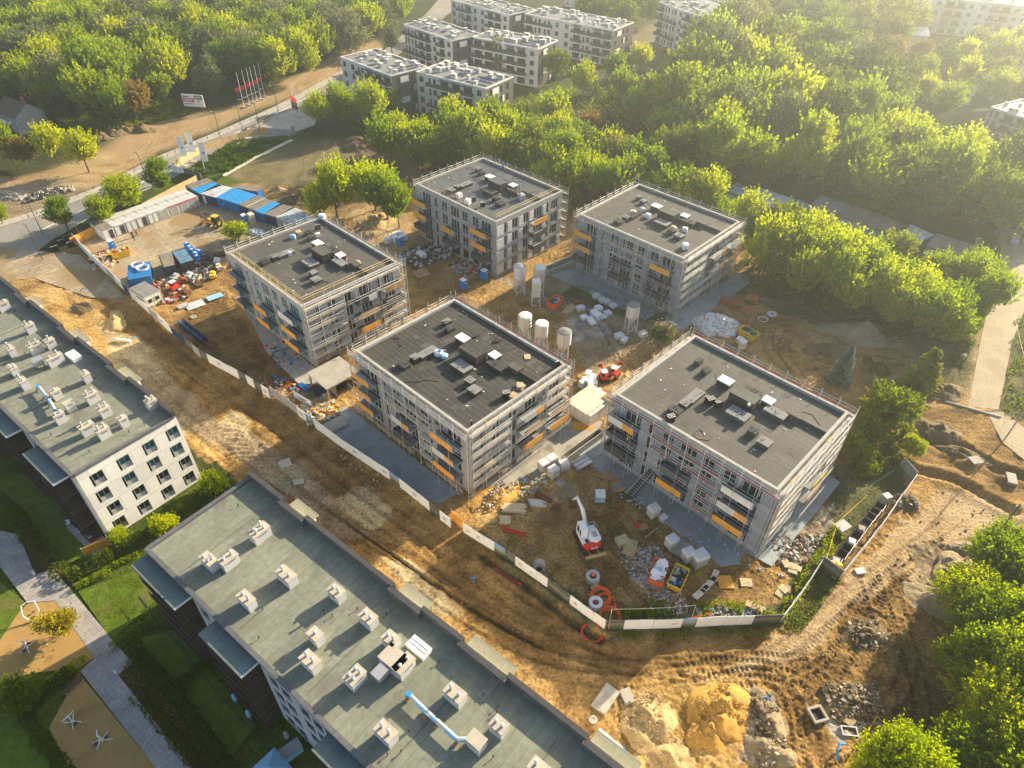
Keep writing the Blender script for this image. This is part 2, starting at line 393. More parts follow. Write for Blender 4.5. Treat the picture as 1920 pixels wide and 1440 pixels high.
# inside the hoarding
paint('ochre', [(860, 965), (900, 920), (1010, 880), (1080, 890), (1060, 930), (960, 1010), (900, 1000)], r=1.6, amt=.85)
paint('mud', [(950, 1010), (1060, 930), (1300, 1060), (1440, 1080), (1480, 1130), (1440, 1160), (1180, 1160), (1000, 1060)], r=.6, amt=.6)
paint('rubble', [(1150, 1020), (1230, 1030), (1260, 1110), (1200, 1100)], r=1.5)
paint('mud', [(330, 590), (420, 560), (470, 620), (600, 700), (590, 740), (500, 730), (380, 660)], r=.7)
paint('ochre', [(440, 560), (520, 540), (560, 600), (480, 610), (430, 590)], r=.8, amt=.6)
paint('greydirt', [(760, 440), (880, 500), (960, 540), (1060, 600), (1100, 700), (1260, 640), (1200, 590), (1040, 510), (1000, 540), (780, 470)], r=.9)
paint('rubble', [(1060, 600), (1130, 590), (1150, 630), (1080, 640)], r=1)
paint('ochre', [(1130, 690), (1200, 650), (1240, 640), (1200, 690), (1150, 730)], r=1.4)
paint('weeds', [(1050, 560), (1240, 610), (1290, 600), (1230, 580), (1080, 530)], r=.3)
paint('ochre', [(560, 740), (660, 700), (700, 760), (610, 800)], r=1.3, amt=.7)
paint('weeds', [(1330, 520), (1440, 520), (1660, 620), (1620, 650), (1400, 560)], r=.4)
paint('weeds', [(1560, 880), (1700, 830), (1690, 900), (1560, 1060), (1470, 1160), (1440, 1150), (1540, 1000)], r=.3)
paint('rubble', [(1440, 1020), (1560, 940), (1560, 1000), (1480, 1080)], r=1.2, amt=.6)
paint('weeds', [(850, 970), (960, 1040), (1130, 1160), (1100, 1180), (960, 1070)], r=.4)
paint('weeds', [(1160, 1140), (1460, 1130), (1460, 1190), (1160, 1200)], r=.2)
paint('weeds', [(1460, 1170), (1570, 1060), (1600, 1070), (1500, 1180)], r=.3)
# right-hand lanes and earthworks
paint('track', [(1880, 420), (1960, 400), (1960, 520), (1900, 640), (1872, 770), (1812, 762), (1838, 640), (1866, 520)], r=.15)
paint('weeds', [(1890, 560), (1990, 500), (1990, 800), (1870, 790)], r=.4)
paint('weeds', [(1600, 640), (1700, 600), (1850, 560), (1835, 640), (1812, 740), (1760, 720), (1700, 640)], r=.4)
paint('mud', [(1700, 760), (1815, 770), (1960, 790), (1960, 960), (1840, 920), (1720, 890)], r=2.2)
paint('track', [(1760, 920), (1830, 930), (1960, 985), (1960, 1020), (1840, 1030), (1700, 1130), (1480, 1250), (1400, 1260), (1360, 1290), (1330, 1270), (1420, 1230), (1560, 1120)], r=.12)
paint('greydirt', [(1700, 1030), (1850, 1000), (1830, 1180), (1800, 1190), (1720, 1120)], r=1.2)
paint('mud', [(1560, 1170), (1690, 1080), (1800, 1200), (1790, 1400), (1640, 1420), (1540, 1260)], r=1.7)
paint('dirt', [(1460, 1260), (1560, 1190), (1590, 1290), (1520, 1440), (1440, 1440)], r=1.4)
paint('ochre', [(1160, 1290), (1340, 1250), (1440, 1300), (1440, 1500), (1140, 1500)], r=1.3, amt=.8)
paint('rubble', [(1540, 1290), (1640, 1290), (1660, 1360), (1560, 1380)], r=2)
paint('rubble', [(1400, 1300), (1450, 1310), (1470, 1420), (1390, 1430)], r=1.5, amt=.7)
paint('mud', [(1560, 1240), (1650, 1240), (1660, 1290), (1570, 1290)], r=1)
# gardens of the finished blocks
gard = [(-400, 700), (0, 760), (134, 900), (208, 1019), (374, 890), (420, 880), (500, 960), (480, 1000), (270, 1060), (700, 1500), (600, 1700), (-600, 1900)]
paint('grass', gard, warp=False, r=0, amt=1)
paint('grass', [(208, 1019), (374, 890), (440, 900), (420, 930), (270, 1040)], warp=False, r=0)
# smooth the seams between colours
for _ in range(2):
    k = col.copy(); k[1:-1, 1:-1] = (col[1:-1, 1:-1]*2+col[:-2, 1:-1]+col[2:, 1:-1]+col[1:-1, :-2]+col[1:-1, 2:])/6; col = k
    q = rough.copy(); q[1:-1, 1:-1] = (rough[1:-1, 1:-1]*2+rough[:-2, 1:-1]+rough[2:, 1:-1]+rough[1:-1, :-2]+rough[1:-1, 2:])/6; rough = q
rough = np.where(rough > .8, .8+(rough-.8)*.25, rough); n4 = fbm(X, Y, .9, 41, 3)
H = rough*((n1-.5)*.7+(n2-.5)*.42+(n3-.5)*.34-np.abs(n4-.5)*.35+(fbm(X, Y, .42, 91, 2)-.5)*.16)
def polydist(pts, reach):
    d = np.full(X.shape, 1e3); sarc = np.zeros(X.shape); side = np.zeros(X.shape); acc = 0
    for (ax, ay), (bx, by) in zip(pts[:-1], pts[1:]):
        L = math.hypot(bx-ax, by-ay)
        x0, x1 = sorted((ax, bx)); y0, y1 = sorted((ay, by))
        i0, i1 = np.searchsorted(xs, (x0-reach, x1+reach)); j0, j1 = np.searchsorted(ys, (y0-reach, y1+reach))
        xx = X[j0:j1, i0:i1]; yy = Y[j0:j1, i0:i1]
        if xx.size == 0: acc += L; continue
        ux, uy = (bx-ax)/L, (by-ay)/L; t = np.clip((xx-ax)*ux+(yy-ay)*uy, 0, L)
        dx = xx-(ax+ux*t); dy = yy-(ay+uy*t); dd = np.hypot(dx, dy); sg = ux*dy-uy*dx
        sub = d[j0:j1, i0:i1]; m = dd < sub
        sub[m] = dd[m]; sarc[j0:j1, i0:i1][m] = (acc+t)[m]; side[j0:j1, i0:i1][m] = sg[m]; acc += L
    return d, sarc, side
def curve(px, n=7):
    p = [np.array(q) for q in P2(px)]; p = [2*p[0]-p[1]]+p+[2*p[-1]-p[-2]]; out = []
    for i in range(1, len(p)-2):
        for k in range(n):
            t = k/n; out.append(.5*((2*p[i])+(-p[i-1]+p[i+1])*t+(2*p[i-1]-5*p[i]+4*p[i+1]-p[i+2])*t*t+(-p[i-1]+3*p[i]-3*p[i+1]+p[i+2])*t**3))
    return out+[p[-2]]
def tracks(px, gauge=.95, w=.33, depth=.13, tread=.5, dark=.25, single=False):
    global H
    d, sa, sd_ = polydist(curve(px), gauge+1.2)
    for g in ((0,) if single else (-gauge, gauge)):
        e = np.abs(sd_-g)+(d-np.abs(sd_))*2; m = np.exp(-(e/w)**4)
        H -= m*depth
        b = np.exp(-((e-w*1.35)/.16)**2); H += b*depth*.7
        if tread: 
            c = (np.sin(2*math.pi*sa/tread+np.where(sd_-g > 0, 1, -1)*(sd_-g)*5) > 0.1)
            H += m*c*.10; col[...] = col*(1-(m*(.06+.32*~c))[..., None])
        else: col[...] = col*(1-(m*dark)[..., None])
TR = [
 ([(1290, 1245), (1380, 1250), (1460, 1262), (1500, 1300), (1520, 1400), (1530, 1480)], .5),
 ([(1290, 1262), (1400, 1240), (1500, 1240), (1560, 1190), (1640, 1110), (1700, 1060)], .5),
 ([(1400, 1258), (1480, 1210), (1600, 1110), (1700, 1040), (1780, 980)], 0),
 ([(1625, 1090), (1650, 1160), (1680, 1240), (1700, 1330), (1660, 1400), (1560, 1460)], .5),
 ([(1655, 1070), (1690, 1170), (1720, 1260), (1730, 1340), (1690, 1420)], .5),
 ([(1490, 1300), (1560, 1260), (1620, 1160), (1660, 1090)], .5),
 ([(1350, 1270), (1450, 1275), (1490, 1330), (1500, 1440)], .5),
 ([(1640, 1340), (1690, 1300), (1710, 1230)], .5),
 ([(180, 560), (320, 690), (480, 800), (640, 920), (800, 1040), (960, 1160), (1100, 1230), (1280, 1265)], 0),
 ([(260, 700), (420, 850), (560, 960), (700, 1060), (860, 1180), (1000, 1250), (1160, 1275), (1290, 1262)], 0),
 ([(330, 800), (470, 900), (640, 1000), (760, 1080), (900, 1170), (1060, 1240), (1280, 1250)], 0),
 ([(230, 590), (380, 700), (560, 830), (720, 950), (880, 1060), (1000, 1150), (1150, 1220)], 0),
 ([(640, 980), (780, 1060), (900, 1140), (1020, 1200)], 0),
 ([(380, 840), (420, 870), (520, 960), (640, 1040)], 0),
 ([(90, 560), (140, 620), (230, 740), (330, 850)], 0),
 ([(130, 540), (180, 620), (280, 750)], 0),
 ([(1130, 1030), (1200, 1100), (1230, 1140), (1180, 1160)], .5),
 ([(1100, 1040), (1170, 1120), (1190, 1160)], 0),
 ([(1480, 700), (1440, 650), (1450, 610), (1520, 600)], 0),
 ([(1500, 710), (1470, 660), (1480, 620)], 0),
 ([(1530, 700), (1600, 690), (1700, 690), (1790, 680)], 0),
 ([(1500, 690), (1580, 672), (1690, 676), (1800, 655)], 0),
 ([(1130, 760), (1180, 700), (1150, 640), (1120, 600), (1020, 560)], 0),
 ([(-60, 400), (60, 372), (160, 330), (300, 265), (460, 212), (620, 130)], 0),
 ([(-60, 415), (60, 385), (170, 340), (310, 275), (470, 217)], 0),
 ([(1700, 790), (1780, 780), (1815, 770)], 0), ([(1690, 740), (1750, 760), (1800, 765)], 0),
 ([(1870, 520), (1850, 640), (1835, 750)], 0),
]
for k, (px, td) in enumerate(TR): tracks(px, tread=td*1.25, depth=.10 if td else .05, w=.36 if td else .3)
# flowing tyre ruts
for k in range(9):
    o = k*7; tracks([(520+o, 880+o), (660+o*1.2, 985+o*.9), (800+o*1.3, 1090+o*.7), (960+o*1.1, 1190+o*.5)], single=True, tread=0, depth=.06, w=.2, dark=.18)
for k in range(10):
    o = k*9; tracks([(300+o, 820+o*.4), (400+o, 890+o*.5), (440+o*1.1, 920+o*.6)], single=True, tread=0, depth=.1, w=.22, dark=.12)
for k in range(9):                   # combed sand by the haul road
    o = k*9; tracks([(425-o*.2, 790+o), (455+o*.3, 800+o*.8), (500-o*.1, 845+o*.3)], single=True, tread=0, depth=.16, w=.22, dark=.05)
# trench in front of the hoarding
d, sa, s_ = polydist([np.array(q) for q in P2([(905, 1045), (1010, 1115), (1080, 1170), (1125, 1200)])], 2.5)
m = np.exp(-(d/.55)**4); H -= m*.7; col[...] = col*(1-(m*.15)[..., None])
m = np.exp(-((d-1.1)/.4)**2); H += m*.22
for px, w_, dp in (([(1790, 830), (1870, 880), (1960, 905)], .9, .9), ([(1700, 880), (1790, 900), (1900, 960)], .8, .7), ([(1740, 820), (1800, 850)], 1.2, .8)):
    d, sa, s_ = polydist([np.array(q) for q in P2(px)], 4); m = np.exp(-(d/w_)**4); H -= m*dp; m = np.exp(-((d-w_*1.9)/.7)**2); H += m*.5*dp
# keep it level under sheets and buildings
FLATS = []
def flatten(px=None, mp=None, z=-.06):
    pts = mp or P2(px); m = inside(pts, X, Y); H[m] = z; FLATS.append(pts)
def lframe(x0, y0, deg):
    t = R(deg); return lambda a, b: (x0+a*math.cos(t)-b*math.sin(t), y0+a*math.sin(t)+b*math.cos(t))
BLK = {'A': (-8.178, 84.246, 46.474, 20.9, 25.6), 'B': (32.075, 74.678, 46.1, 20.8, 26.0), 'C': (-38.26, 113.99, 46.17, 20.9, 25.5),
       'D': (-5.9, 145.75, 46.41, 21.0, 25.6), 'E': (30.3, 132.35, 46.8, 21.1, 25.6)}
for k, (bx, by, a, w, l) in BLK.items():
    f = lframe(bx, by, a); e = 1.6
    flatten(mp=[f(-w/2-e, -l/2-e), f(w/2+e, -l/2-e), f(w/2+e, l/2+e), f(-w/2-e, l/2+e)])
YARD = [(148, 462), (190, 436), (372, 378), (440, 385), (600, 408), (470, 462), (400, 470), (330, 500), (250, 560), (190, 505)]
ENTRY = [(-250, 540), (-60, 455), (60, 470), (150, 478), (240, 560), (170, 558), (60, 520), (-60, 545)]
STREET = [(-300, 470), (-60, 440), (60, 405), (190, 357), (310, 296), (420, 250), (520, 206), (640, 141), (720, 95), (800, 25), (830, -10), (860, 10), (800, 60), (700, 140), (600, 190), (560, 212), (470, 252), (400, 296), (330, 328), (200, 388), (110, 440), (60, 478), (-60, 500)]
APRON_A = [(598, 800), (650, 762), (868, 930), (857, 925), (822, 946), (781, 923), (737, 896), (693, 866), (640, 826)]
APRON_A2 = [(900, 945), (880, 930), (1070, 790), (1130, 790), (1110, 840)]
APRON_B = [(1080, 850), (1150, 800), (1420, 1000), (1382, 1058), (1352, 1062), (1325, 1040), (1150, 905)]
APRON_B2 = [(1425, 1050), (1390, 1030), (1540, 880), (1575, 905), (1447, 1062)]
APRON_E = [(1025, 512), (1075, 488), (1260, 570), (1210, 600), (1130, 562)]
APRON_E2 = [(1250, 590), (1390, 510), (1420, 520), (1280, 620), (1240, 615)]
APRON_C = [(470, 600), (440, 560), (590, 690), (600, 720), (560, 720), (500, 660)]
flatten([(1850, 772), (1880, 772), (1985, 850), (1985, 915), (1930, 870), (1880, 830)], z=-.05)
flatten([(1884, 430), (1925, 400), (1990, 380), (1945, 520), (1898, 640), (1872, 768), (1815, 762), (1838, 640), (1866, 520)], z=-.05)
for q in (YARD, ENTRY, STREET, APRON_A, APRON_A2, APRON_B, APRON_B2, APRON_E, APRON_E2, APRON_C): flatten(q, z=-.03)
flatten(gard, z=-.06)
far = np.clip((np.hypot(X, Y-90)-190)/60, 0, 1); H *= (1-far)
print('grid', X.shape)
def grid_mesh(name, xs, ys, H, col, material):
    ny, nx = H.shape; v = np.stack([X, Y, H], -1).reshape(-1, 3).astype(np.float32)
    idx = np.arange(nx*ny).reshape(ny, nx)
    q = np.stack([idx[:-1, :-1], idx[:-1, 1:], idx[1:, 1:], idx[1:, :-1]], -1).reshape(-1).astype(np.int32)
    me = bpy.data.meshes.new(name); me.vertices.add(len(v)); me.vertices.foreach_set('co', v.ravel())
    nf = len(q)//4; me.loops.add(len(q)); me.loops.foreach_set('vertex_index', q)
    me.polygons.add(nf); me.polygons.foreach_set('loop_start', np.arange(0, nf*4, 4, dtype=np.int32))
    me.polygons.foreach_set('use_smooth', np.ones(nf, bool))
    me.materials.append(material); me.update(calc_edges=True)
    at_ = me.color_attributes.new('soil', 'FLOAT_COLOR', 'POINT')
    cc = np.concatenate([col.reshape(-1, 3), np.ones((nx*ny, 1))], 1).astype(np.float32); at_.data.foreach_set('color', cc.ravel())
    return link(name, me)
gm = bpy.data.materials.new('earth'); gm.use_nodes = True; t = gm.node_tree; b = t.nodes['Principled BSDF']; L = t.links.new
b.inputs['Roughness'].default_value = .95; b.inputs['Specular IOR Level'].default_value = .1
a_ = node(t, 'ShaderNodeAttribute', attribute_name='soil'); tc = node(t, 'ShaderNodeTexCoord')
na = node(t, 'ShaderNodeTexNoise'); na.inputs['Scale'].default_value = 2.4; na.inputs['Detail'].default_value = 8; na.inputs['Roughness'].default_value = .7
nb = node(t, 'ShaderNodeTexVoronoi'); nb.inputs['Scale'].default_value = 2.2
L(tc.outputs['Object'], na.inputs['Vector']); L(tc.outputs['Object'], nb.inputs['Vector'])
r1 = node(t, 'ShaderNodeMapRange'); r1.inputs['From Min'].default_value = .35; r1.inputs['From Max'].default_value = .66; r1.inputs['To Min'].default_value = .5; r1.inputs['To Max'].default_value = 1.5
L(na.outputs['Fac'], r1.inputs['Value'])
vm = node(t, 'ShaderNodeVectorMath', operation='SCALE'); L(a_.outputs['Color'], vm.inputs[0]); L(r1.outputs[0], vm.inputs['Scale'])
pb = node(t, 'ShaderNodeMapRange'); pb.inputs['From Min'].default_value = .06; pb.inputs['From Max'].default_value = .1; pb.inputs['To Min'].default_value = .5; pb.inputs['To Max'].default_value = 0
L(nb.outputs['Distance'], pb.inputs['Value'])
mx = node(t, 'ShaderNodeMix', data_type='RGBA'); L(pb.outputs[0], mx.inputs['Factor']); L(vm.outputs[0], mx.inputs['A']); mx.inputs['B'].default_value = (.42, .38, .31, 1)
L(mx.outputs['Result'], b.inputs['Base Color'])
bp = node(t, 'ShaderNodeBump'); bp.inputs['Distance'].default_value = .35; bp.inputs['Strength'].default_value = .9; L(na.outputs['Fac'], bp.inputs['Height']); L(bp.outputs[0], b.inputs['Normal'])
struct(grid_mesh('ground', xs, ys, H, col, gm))
def gz(x, y):
    i = min(max(np.searchsorted(xs, x), 0), len(xs)-1); j = min(max(np.searchsorted(ys, y), 0), len(ys)-1); return float(H[j, i])
def gat(px, py, dz=0):
    p = at(px, py); return Vector((p.x, p.y, max(gz(p.x, p.y), -.05)+dz))

def sheet(name, px, z, key, mp=None, thick=.3):
    m = MB(); m.use(key); m.prism(mp or P2(px), z-thick, z); return struct(m.build(name))
def sheetr(name, px, z, key, deg, thick=.3):
    """sheet whose texture runs along deg"""
    pts = P2(px); c = pts[0]; t = R(deg); o = [( (x-c[0])*math.cos(t)+(y-c[1])*math.sin(t), -(x-c[0])*math.sin(t)+(y-c[1])*math.cos(t)) for x, y in pts]
    m = MB(); m.use(key); m.prism(o, z-thick, z); ob = m.build(name); ob.location = (c[0], c[1], 0); ob.rotation_euler[2] = t; return struct(ob)
sheetr('road', STREET, .03, 'asphalt', 66)
sheetr('lane', [(1884, 430), (1925, 400), (1990, 380), (1945, 520), (1898, 640), (1872, 768), (1815, 762), (1838, 640), (1866, 520)], .03, 'lanedirt', 60)
sheetr('lane', [(1850, 772), (1880, 772), (1985, 850), (1985, 915), (1930, 870), (1880, 830)], .032, 'lanedirt', -40)
sheetr('concrete_yard', YARD, .035, 'yardplates', 46)
sheetr('road_entrance', ENTRY, .045, 'yardplates', 50)
sheetr('concrete_slab', APRON_A, .06, 'slab', 46); sheetr('concrete_slab', APRON_A2, .05, 'concrete', 46)
sheetr('concrete_slab', APRON_B, .06, 'slab', 46); sheetr('concrete_slab', APRON_B2, .066, 'slab', 46)
sheetr('concrete_slab', APRON_E, .06, 'slab', 46); sheetr('concrete_slab', APRON_E2, .05, 'slab', 46); sheetr('concrete_slab', APRON_C, .05, 'concrete', 46)
def strip(name, px, w, z0, z1, key, pts=None):
    p = [Vector((a, b, 0)) for a, b in (pts or P2(px))]; m = MB(); m.use(key); l = []; r = []
    for i, q in enumerate(p):
        d = (p[min(i+1, len(p)-1)]-p[max(i-1, 0)]).normalized(); n = Vector((-d.y, d.x, 0)); l.append(q+n*w/2); r.append(q-n*w/2)
    m.prism([(v.x, v.y) for v in l+r[::-1]], z0, z1); return m.build(name)
struct(strip('pavement', [(190, 354), (310, 293), (420, 247), (520, 203), (640, 138), (715, 95)], 3.2, -.1, .15, 'pavement'))
struct(strip('pavement', [(-60, 440), (60, 404), (190, 354)], 3.2, -.1, .152, 'pavement'))
struct(strip('footpath', [(418, 330), (480, 295), (548, 262)], 1.3, -.05, .06, 'cream'))
for a, b_ in (((80, 430), (200, 372)), ((230, 360), (330, 310)), ((350, 300), (450, 246)), ((480, 232), (600, 170))):
    struct(strip('road_marking', [a, b_], .35, .0, .036, 'white'))
struct(strip('kerb', [(110, 442), (200, 390), (330, 330), (400, 298), (470, 254)], .3, -.1, .14, 'pavement'))
# paved promenade and outdoor-gym floors of the garden
sheetr('path', [(-40, 985), (36, 1003), (66, 1079), (100, 1067), (248, 1243), (222, 1266), (360, 1440), (420, 1520), (330, 1520), (292, 1440), (150, 1258), (178, 1234), (103, 1126), (52, 1131), (-40, 1010), (-120, 900)], .05, 'paving', 52)
sheet('play_floor', [(52, 1132), (103, 1127), (178, 1232), (150, 1252), (60, 1262), (-20, 1290), (-60, 1240)], .03, 'gymfloor')
sheet('play_floor', [(148, 1262), (292, 1440), (320, 1500), (160, 1500), (92, 1365)], .032, 'gymfloor')
sheet('lawn', [(147, 1110), (256, 1068), (275, 1062), (300, 1118), (210, 1200)], .05, 'lawn')
sheet('lawn', [(-60, 1060), (0, 1090), (48, 1130), (-60, 1290)], .045, 'lawn')
sheet('lawn', [(-60, 1320), (40, 1345), (140, 1500), (-60, 1500)], .045, 'lawn')
sheet('lawn', [(-20, 900), (60, 880), (180, 1040), (110, 1062), (50, 960)], .04, 'lawn')
sheet('lawn', [(250, 1200), (330, 1180), (480, 1360), (420, 1440), (300, 1290)], .045, 'lawn')
sheet('flower_bed', [(40, 1003), (100, 1030), (150, 1110), (120, 1085), (66, 1077)], .03, 'bedsoil')
sheet('flower_bed', [(240, 1235), (300, 1290), (440, 1480), (420, 1520), (225, 1268)], .035, 'bedsoil')
sheet('terrace', [(125, 990), (160, 975), (208, 1020), (178, 1045)], .12, 'pavement')
# ------------------------------------------------------------------ walls with real openings
def wall(m, o, u, wdt, z0, z1, holes, nrm, depth=.18, key=None, rkey=None):
    """upright wall from o along unit u; holes (u0,u1,z0,z1) are cut and given reveals; nrm points outwards"""
    o = Vector(o); u = Vector(u); n = Vector(nrm)
    us = sorted({0, wdt} | {round(h[0], 3) for h in holes} | {round(h[1], 3) for h in holes})
    zs = sorted({z0, z1} | {round(h[2], 3) for h in holes} | {round(h[3], 3) for h in holes})
    P = lambda a, z, k=0: o+u*a+Vector((0, 0, z))-n*k
    flip = u.cross(Vector((0, 0, 1))).dot(n) < 0
    def q(a, b, c, d): m.quad(*((d, c, b, a) if flip else (a, b, c, d)))
    if key: m.use(key)
    for i in range(len(us)-1):
        run = None
        for j in range(len(zs)-1):
            ca, cz = (us[i]+us[i+1])/2, (zs[j]+zs[j+1])/2
            if any(h[0] < ca < h[1] and h[2] < cz < h[3] for h in holes):
                if run is not None: q(P(us[i], run), P(us[i+1], run), P(us[i+1], zs[j]), P(us[i], zs[j])); run = None
            elif run is None: run = zs[j]
        if run is not None: q(P(us[i], run), P(us[i+1], run), P(us[i+1], z1), P(us[i], z1))
    if rkey: m.use(rkey)
    for a, b, c, d in holes:
        q(P(a, c), P(b, c), P(b, c, depth), P(a, c, depth)); q(P(a, d, depth), P(b, d, depth), P(b, d), P(a, d))
        q(P(a, c), P(a, c, depth), P(a, d, depth), P(a, d)); q(P(b, c, depth), P(b, c), P(b, d), P(b, d, depth))
WINC = {}
def window(parent, o, u, nrm, hole, nm=2, fk='frame', gk='glass', depth=.14, rails=0):
    """window part with a pane sub-part, set back in its opening"""
    a, b, c, d = hole; w, h = b-a, d-c; key = (round(w, 2), round(h, 2), nm, fk, gk, rails)
    if key not in WINC:
        m = MB().use(fk); t = .07
        m.b2(0, -.03, 0, w, .05, t); m.b2(0, -.03, h-t, w, .05, h); m.b2(0, -.03, t, t, .05, h-t); m.b2(w-t, -.03, t, w, .05, h-t)
        for k in range(1, nm): m.b2(w*k/nm-t*.6, -.028, t, w*k/nm+t*.6, .05, h-t)
        for k in range(rails): m.b2(t, -.026, h*.32, w-t, .048, h*.32+.06)
        g = MB().use(gk); g.b2(t, .0, t, w-t, .02, h-t)
        WINC[key] = (m.mesh('window'), g.mesh('pane'))
    wm, gm_ = WINC[key]; n = Vector(nrm); p = Vector(o)+Vector(u)*(a if Vector(u).cross(Vector((0, 0, 1))).dot(n) > 0 else b)+Vector((0, 0, c))-n*depth
    wo_ = link('window', wm, parent, loc=p, rz=math.atan2(n.y, n.x)+math.pi/2); link('pane', gm_, wo_); return wo_

# ------------------------------------------------------------------ the five blocks under construction
ST = 3.05; RZ = 12.68; PZ = 13.2
WL = [(2.0, 4.7, .05, 2.5, 3), (6.1, 6.9, .1, 2.5, 1), (8.5, 10.3, .3, 2.5, 2), (11.5, 14.1, .1, 2.5, 3), (15.1, 16.9, .3, 2.5, 2), (18.4, 20.2, .3, 2.5, 2), (21.2, 24.0, .05, 2.5, 3)]
WR = [(2.5, 3.25, .15, 2.5, 1), (4.9, 6.6, .3, 2.5, 2), (8.3, 10.0, .3, 2.5, 2), (11.7, 14.2, .05, 2.5, 3), (15.7, 16.45, .15, 2.5, 1), (17.3, 19.5, .3, 2.5, 3)]
BL = {1: (.3, 5.0), 2: (10.0, 14.4), 3: (19.6, 24.4)}         # balcony columns of the long front
BR = {1: (10.0, 14.4), 2: (16.2, 20.6)}
def block(key, label, wallk, roofk, bl, br, gk='glass', rr=True, eps=False):
    bx, by, ang, w, l = BLK[key]
    T = thing('apartment_block', label, 'building', (bx, by, 0), R(ang), 'apartment blocks under construction')
    m = MB(); hl = []; hr = []
    for k in range(4):
        z = .3+ST*k
        for (a, b, c, d, n) in WL: hl.append((a*l/25.6, b*l/25.6, z+c, z+d, n))
        for (a, b, c, d, n) in WR: hr.append((a, b, z+c, z+d, n))
    top = PZ-.12
    wall(m, (-w/2, l/2, 0), (0, -1, 0), l, 0, top, [h[:4] for h in hl], (-1, 0, 0), key=wallk, rkey='parapet')
    wall(m, (-w/2, -l/2, 0), (1, 0, 0), w, 0, top, [h[:4] for h in hr], (0, -1, 0), key=wallk, rkey='parapet')
    wall(m, (w/2, -l/2, 0), (0, 1, 0), l, 0, top, [], (1, 0, 0), key=wallk); wall(m, (w/2, l/2, 0), (-1, 0, 0), w, 0, top, [], (0, 1, 0), key=wallk)
    for k in range(1, 5):            # floor bands
        z = .3+ST*k-.28
        m.use('parapet' if k == 4 else wallk); m.b2(-w/2-.03, -l/2-.03, z, -w/2+.05, l/2, z+.26); m.b2(-w/2+.05, -l/2-.03, z, w/2, -l/2+.04, z+.26)
    m.build('wall', T)
    r = MB().use(roofk); r.b2(-w/2+.35, -l/2+.35, RZ-.3, w/2-.35, l/2-.35, RZ)
    r.use('rooffelt' if roofk != 'rooffelt' else roofk)
    r.build('roof', T)
    p = MB().use('parapet')
    for x0, y0, x1, y1 in ((-w/2-.06, -l/2-.06, -w/2+.35, l/2+.06), (w/2-.35, -l/2-.06, w/2+.06, l/2+.06), (-w/2+.35, -l/2-.06, w/2-.35, -l/2+.35), (-w/2+.35, l/2-.35, w/2-.35, l/2+.06)):
        p.b2(x0, y0, PZ-.5, x1, y1, PZ)
    p.build('parapet', T)
    for h in hl:
        if not (key == 'D' and h[2] < 3 and h[0] > 11): window(T, (-w/2, l/2, 0), (0, -1, 0), (-1, 0, 0), h[:4], h[4], gk=gk, rails=1 if h[4] == 2 else 0)
    for h in hr: window(T, (-w/2, -l/2, 0), (1, 0, 0), (0, -1, 0), h[:4], h[4], gk='glass')
    if eps:                          # insulation boards fixed between the windows
        e = MB().use('eps')
        for k in range(4):
            z = .4+ST*k
            for a, b in ((.2, 2.2), (3.5, 4.7), (6.9, 8.2), (10.2, 11.4), (14.5, 15.5)): e.b2(-w/2+a, -l/2-.09, z, -w/2+b, -l/2, z+2.3)
            if k % 2 == 0: e.b2(w/2-1.2, -l/2-.09, z, w/2-.2, -l/2, z+2.3)
        e.build('insulation', T)
    PK = {'o': 'ply', 'd': 'panelgrey', 'w': 'offwhite', 'b': 'plydull', 'y': 'yellowpaint'}
    def balcony(side, c, s, code):
        a, b = (BL if side == 'L' else BR)[c]; z = .3+ST*(s-1)-.12
        if side == 'L': X0, n = Vector((-w/2, l/2, 0)), Vector((-1, 0, 0)); u = Vector((0, -1, 0))
        else: X0, n = Vector((-w/2, -l/2, 0)), Vector((0, -1, 0)); u = Vector((1, 0, 0))
        out = 1.75
        def bb(mm, a0, a1, d0, d1, z0, z1):
            p = X0+u*a0+n*d0; q = X0+u*a1+n*d1; mm.b2(p.x, p.y, z0, q.x, q.y, z1)
        m1 = MB().use('slab'); bb(m1, a, b, 0.02, out, z-.18, z); sl_ = m1.build('balcony', T)
        m2 = MB(); sp_ = b-a
        if len(code) == 1: m2.use(PK[code]); bb(m2, a-.05, b-.15, out-.02, out+.05, z-.15, z+1.02)
        else:
            m2.use(PK[code[0]]); bb(m2, a-.05, a+sp_*.55, out-.02, out+.05, z-.15, z+1.02); m2.use(PK[code[1]]); bb(m2, a+sp_*.55, b-.15, out-.02, out+.047, z-.15, z+1.02)
        m2.use('darkgrey'); bb(m2, a-.05, a, .1, out-.02, z-.05, z+1.0) if code[0] == 'd' else None
        m2.build('balcony_panel', sl_)
        m3 = MB().use('black'); bb(m3, a, b, .1, .2, z, z+.25); m3.build('edge_seal', sl_)
    for (c, s, code) in bl: balcony('L', c, s, code)
    for (c, s, code) in br: balcony('R', c, s, code)
    # rooftop boxes, same plan on every block
    for (x, y, sx, sy, h) in ((5.0, 8.8, 1.3, 1.0, .7), (4.0, 6.8, 1.4, 1.1, .7), (4.3, -.9, 1.4, 2.6, .75), (2.5, -5.5, 1.5, 3.1, .8), (-1.5, -1.9, 2.0, 3.0, .8), (-2.9, -5.2, 1.2, 1.3, .8), (-3.8, -7.4, 1.5, 1.7, .75), (-7.1, 5.0, 1.3, 1.8, .6), (-5.0, 4.8, 1.2, 1.2, .8), (-2.7, 4.6, 3.3, 1.4, .65)):
        x += rng.uniform(-.15, .15); y += rng.uniform(-.15, .15)
        b_ = MB().use('rooffelt_dark' if roofk != 'rooffelt' else roofk); b_.box((x, y, RZ+h/2), (sx, sy, h)); ro = b_.build('roof_box', T)
        g_ = MB().use('darkgrey' if rng.random() < .5 else 'roofgrey')
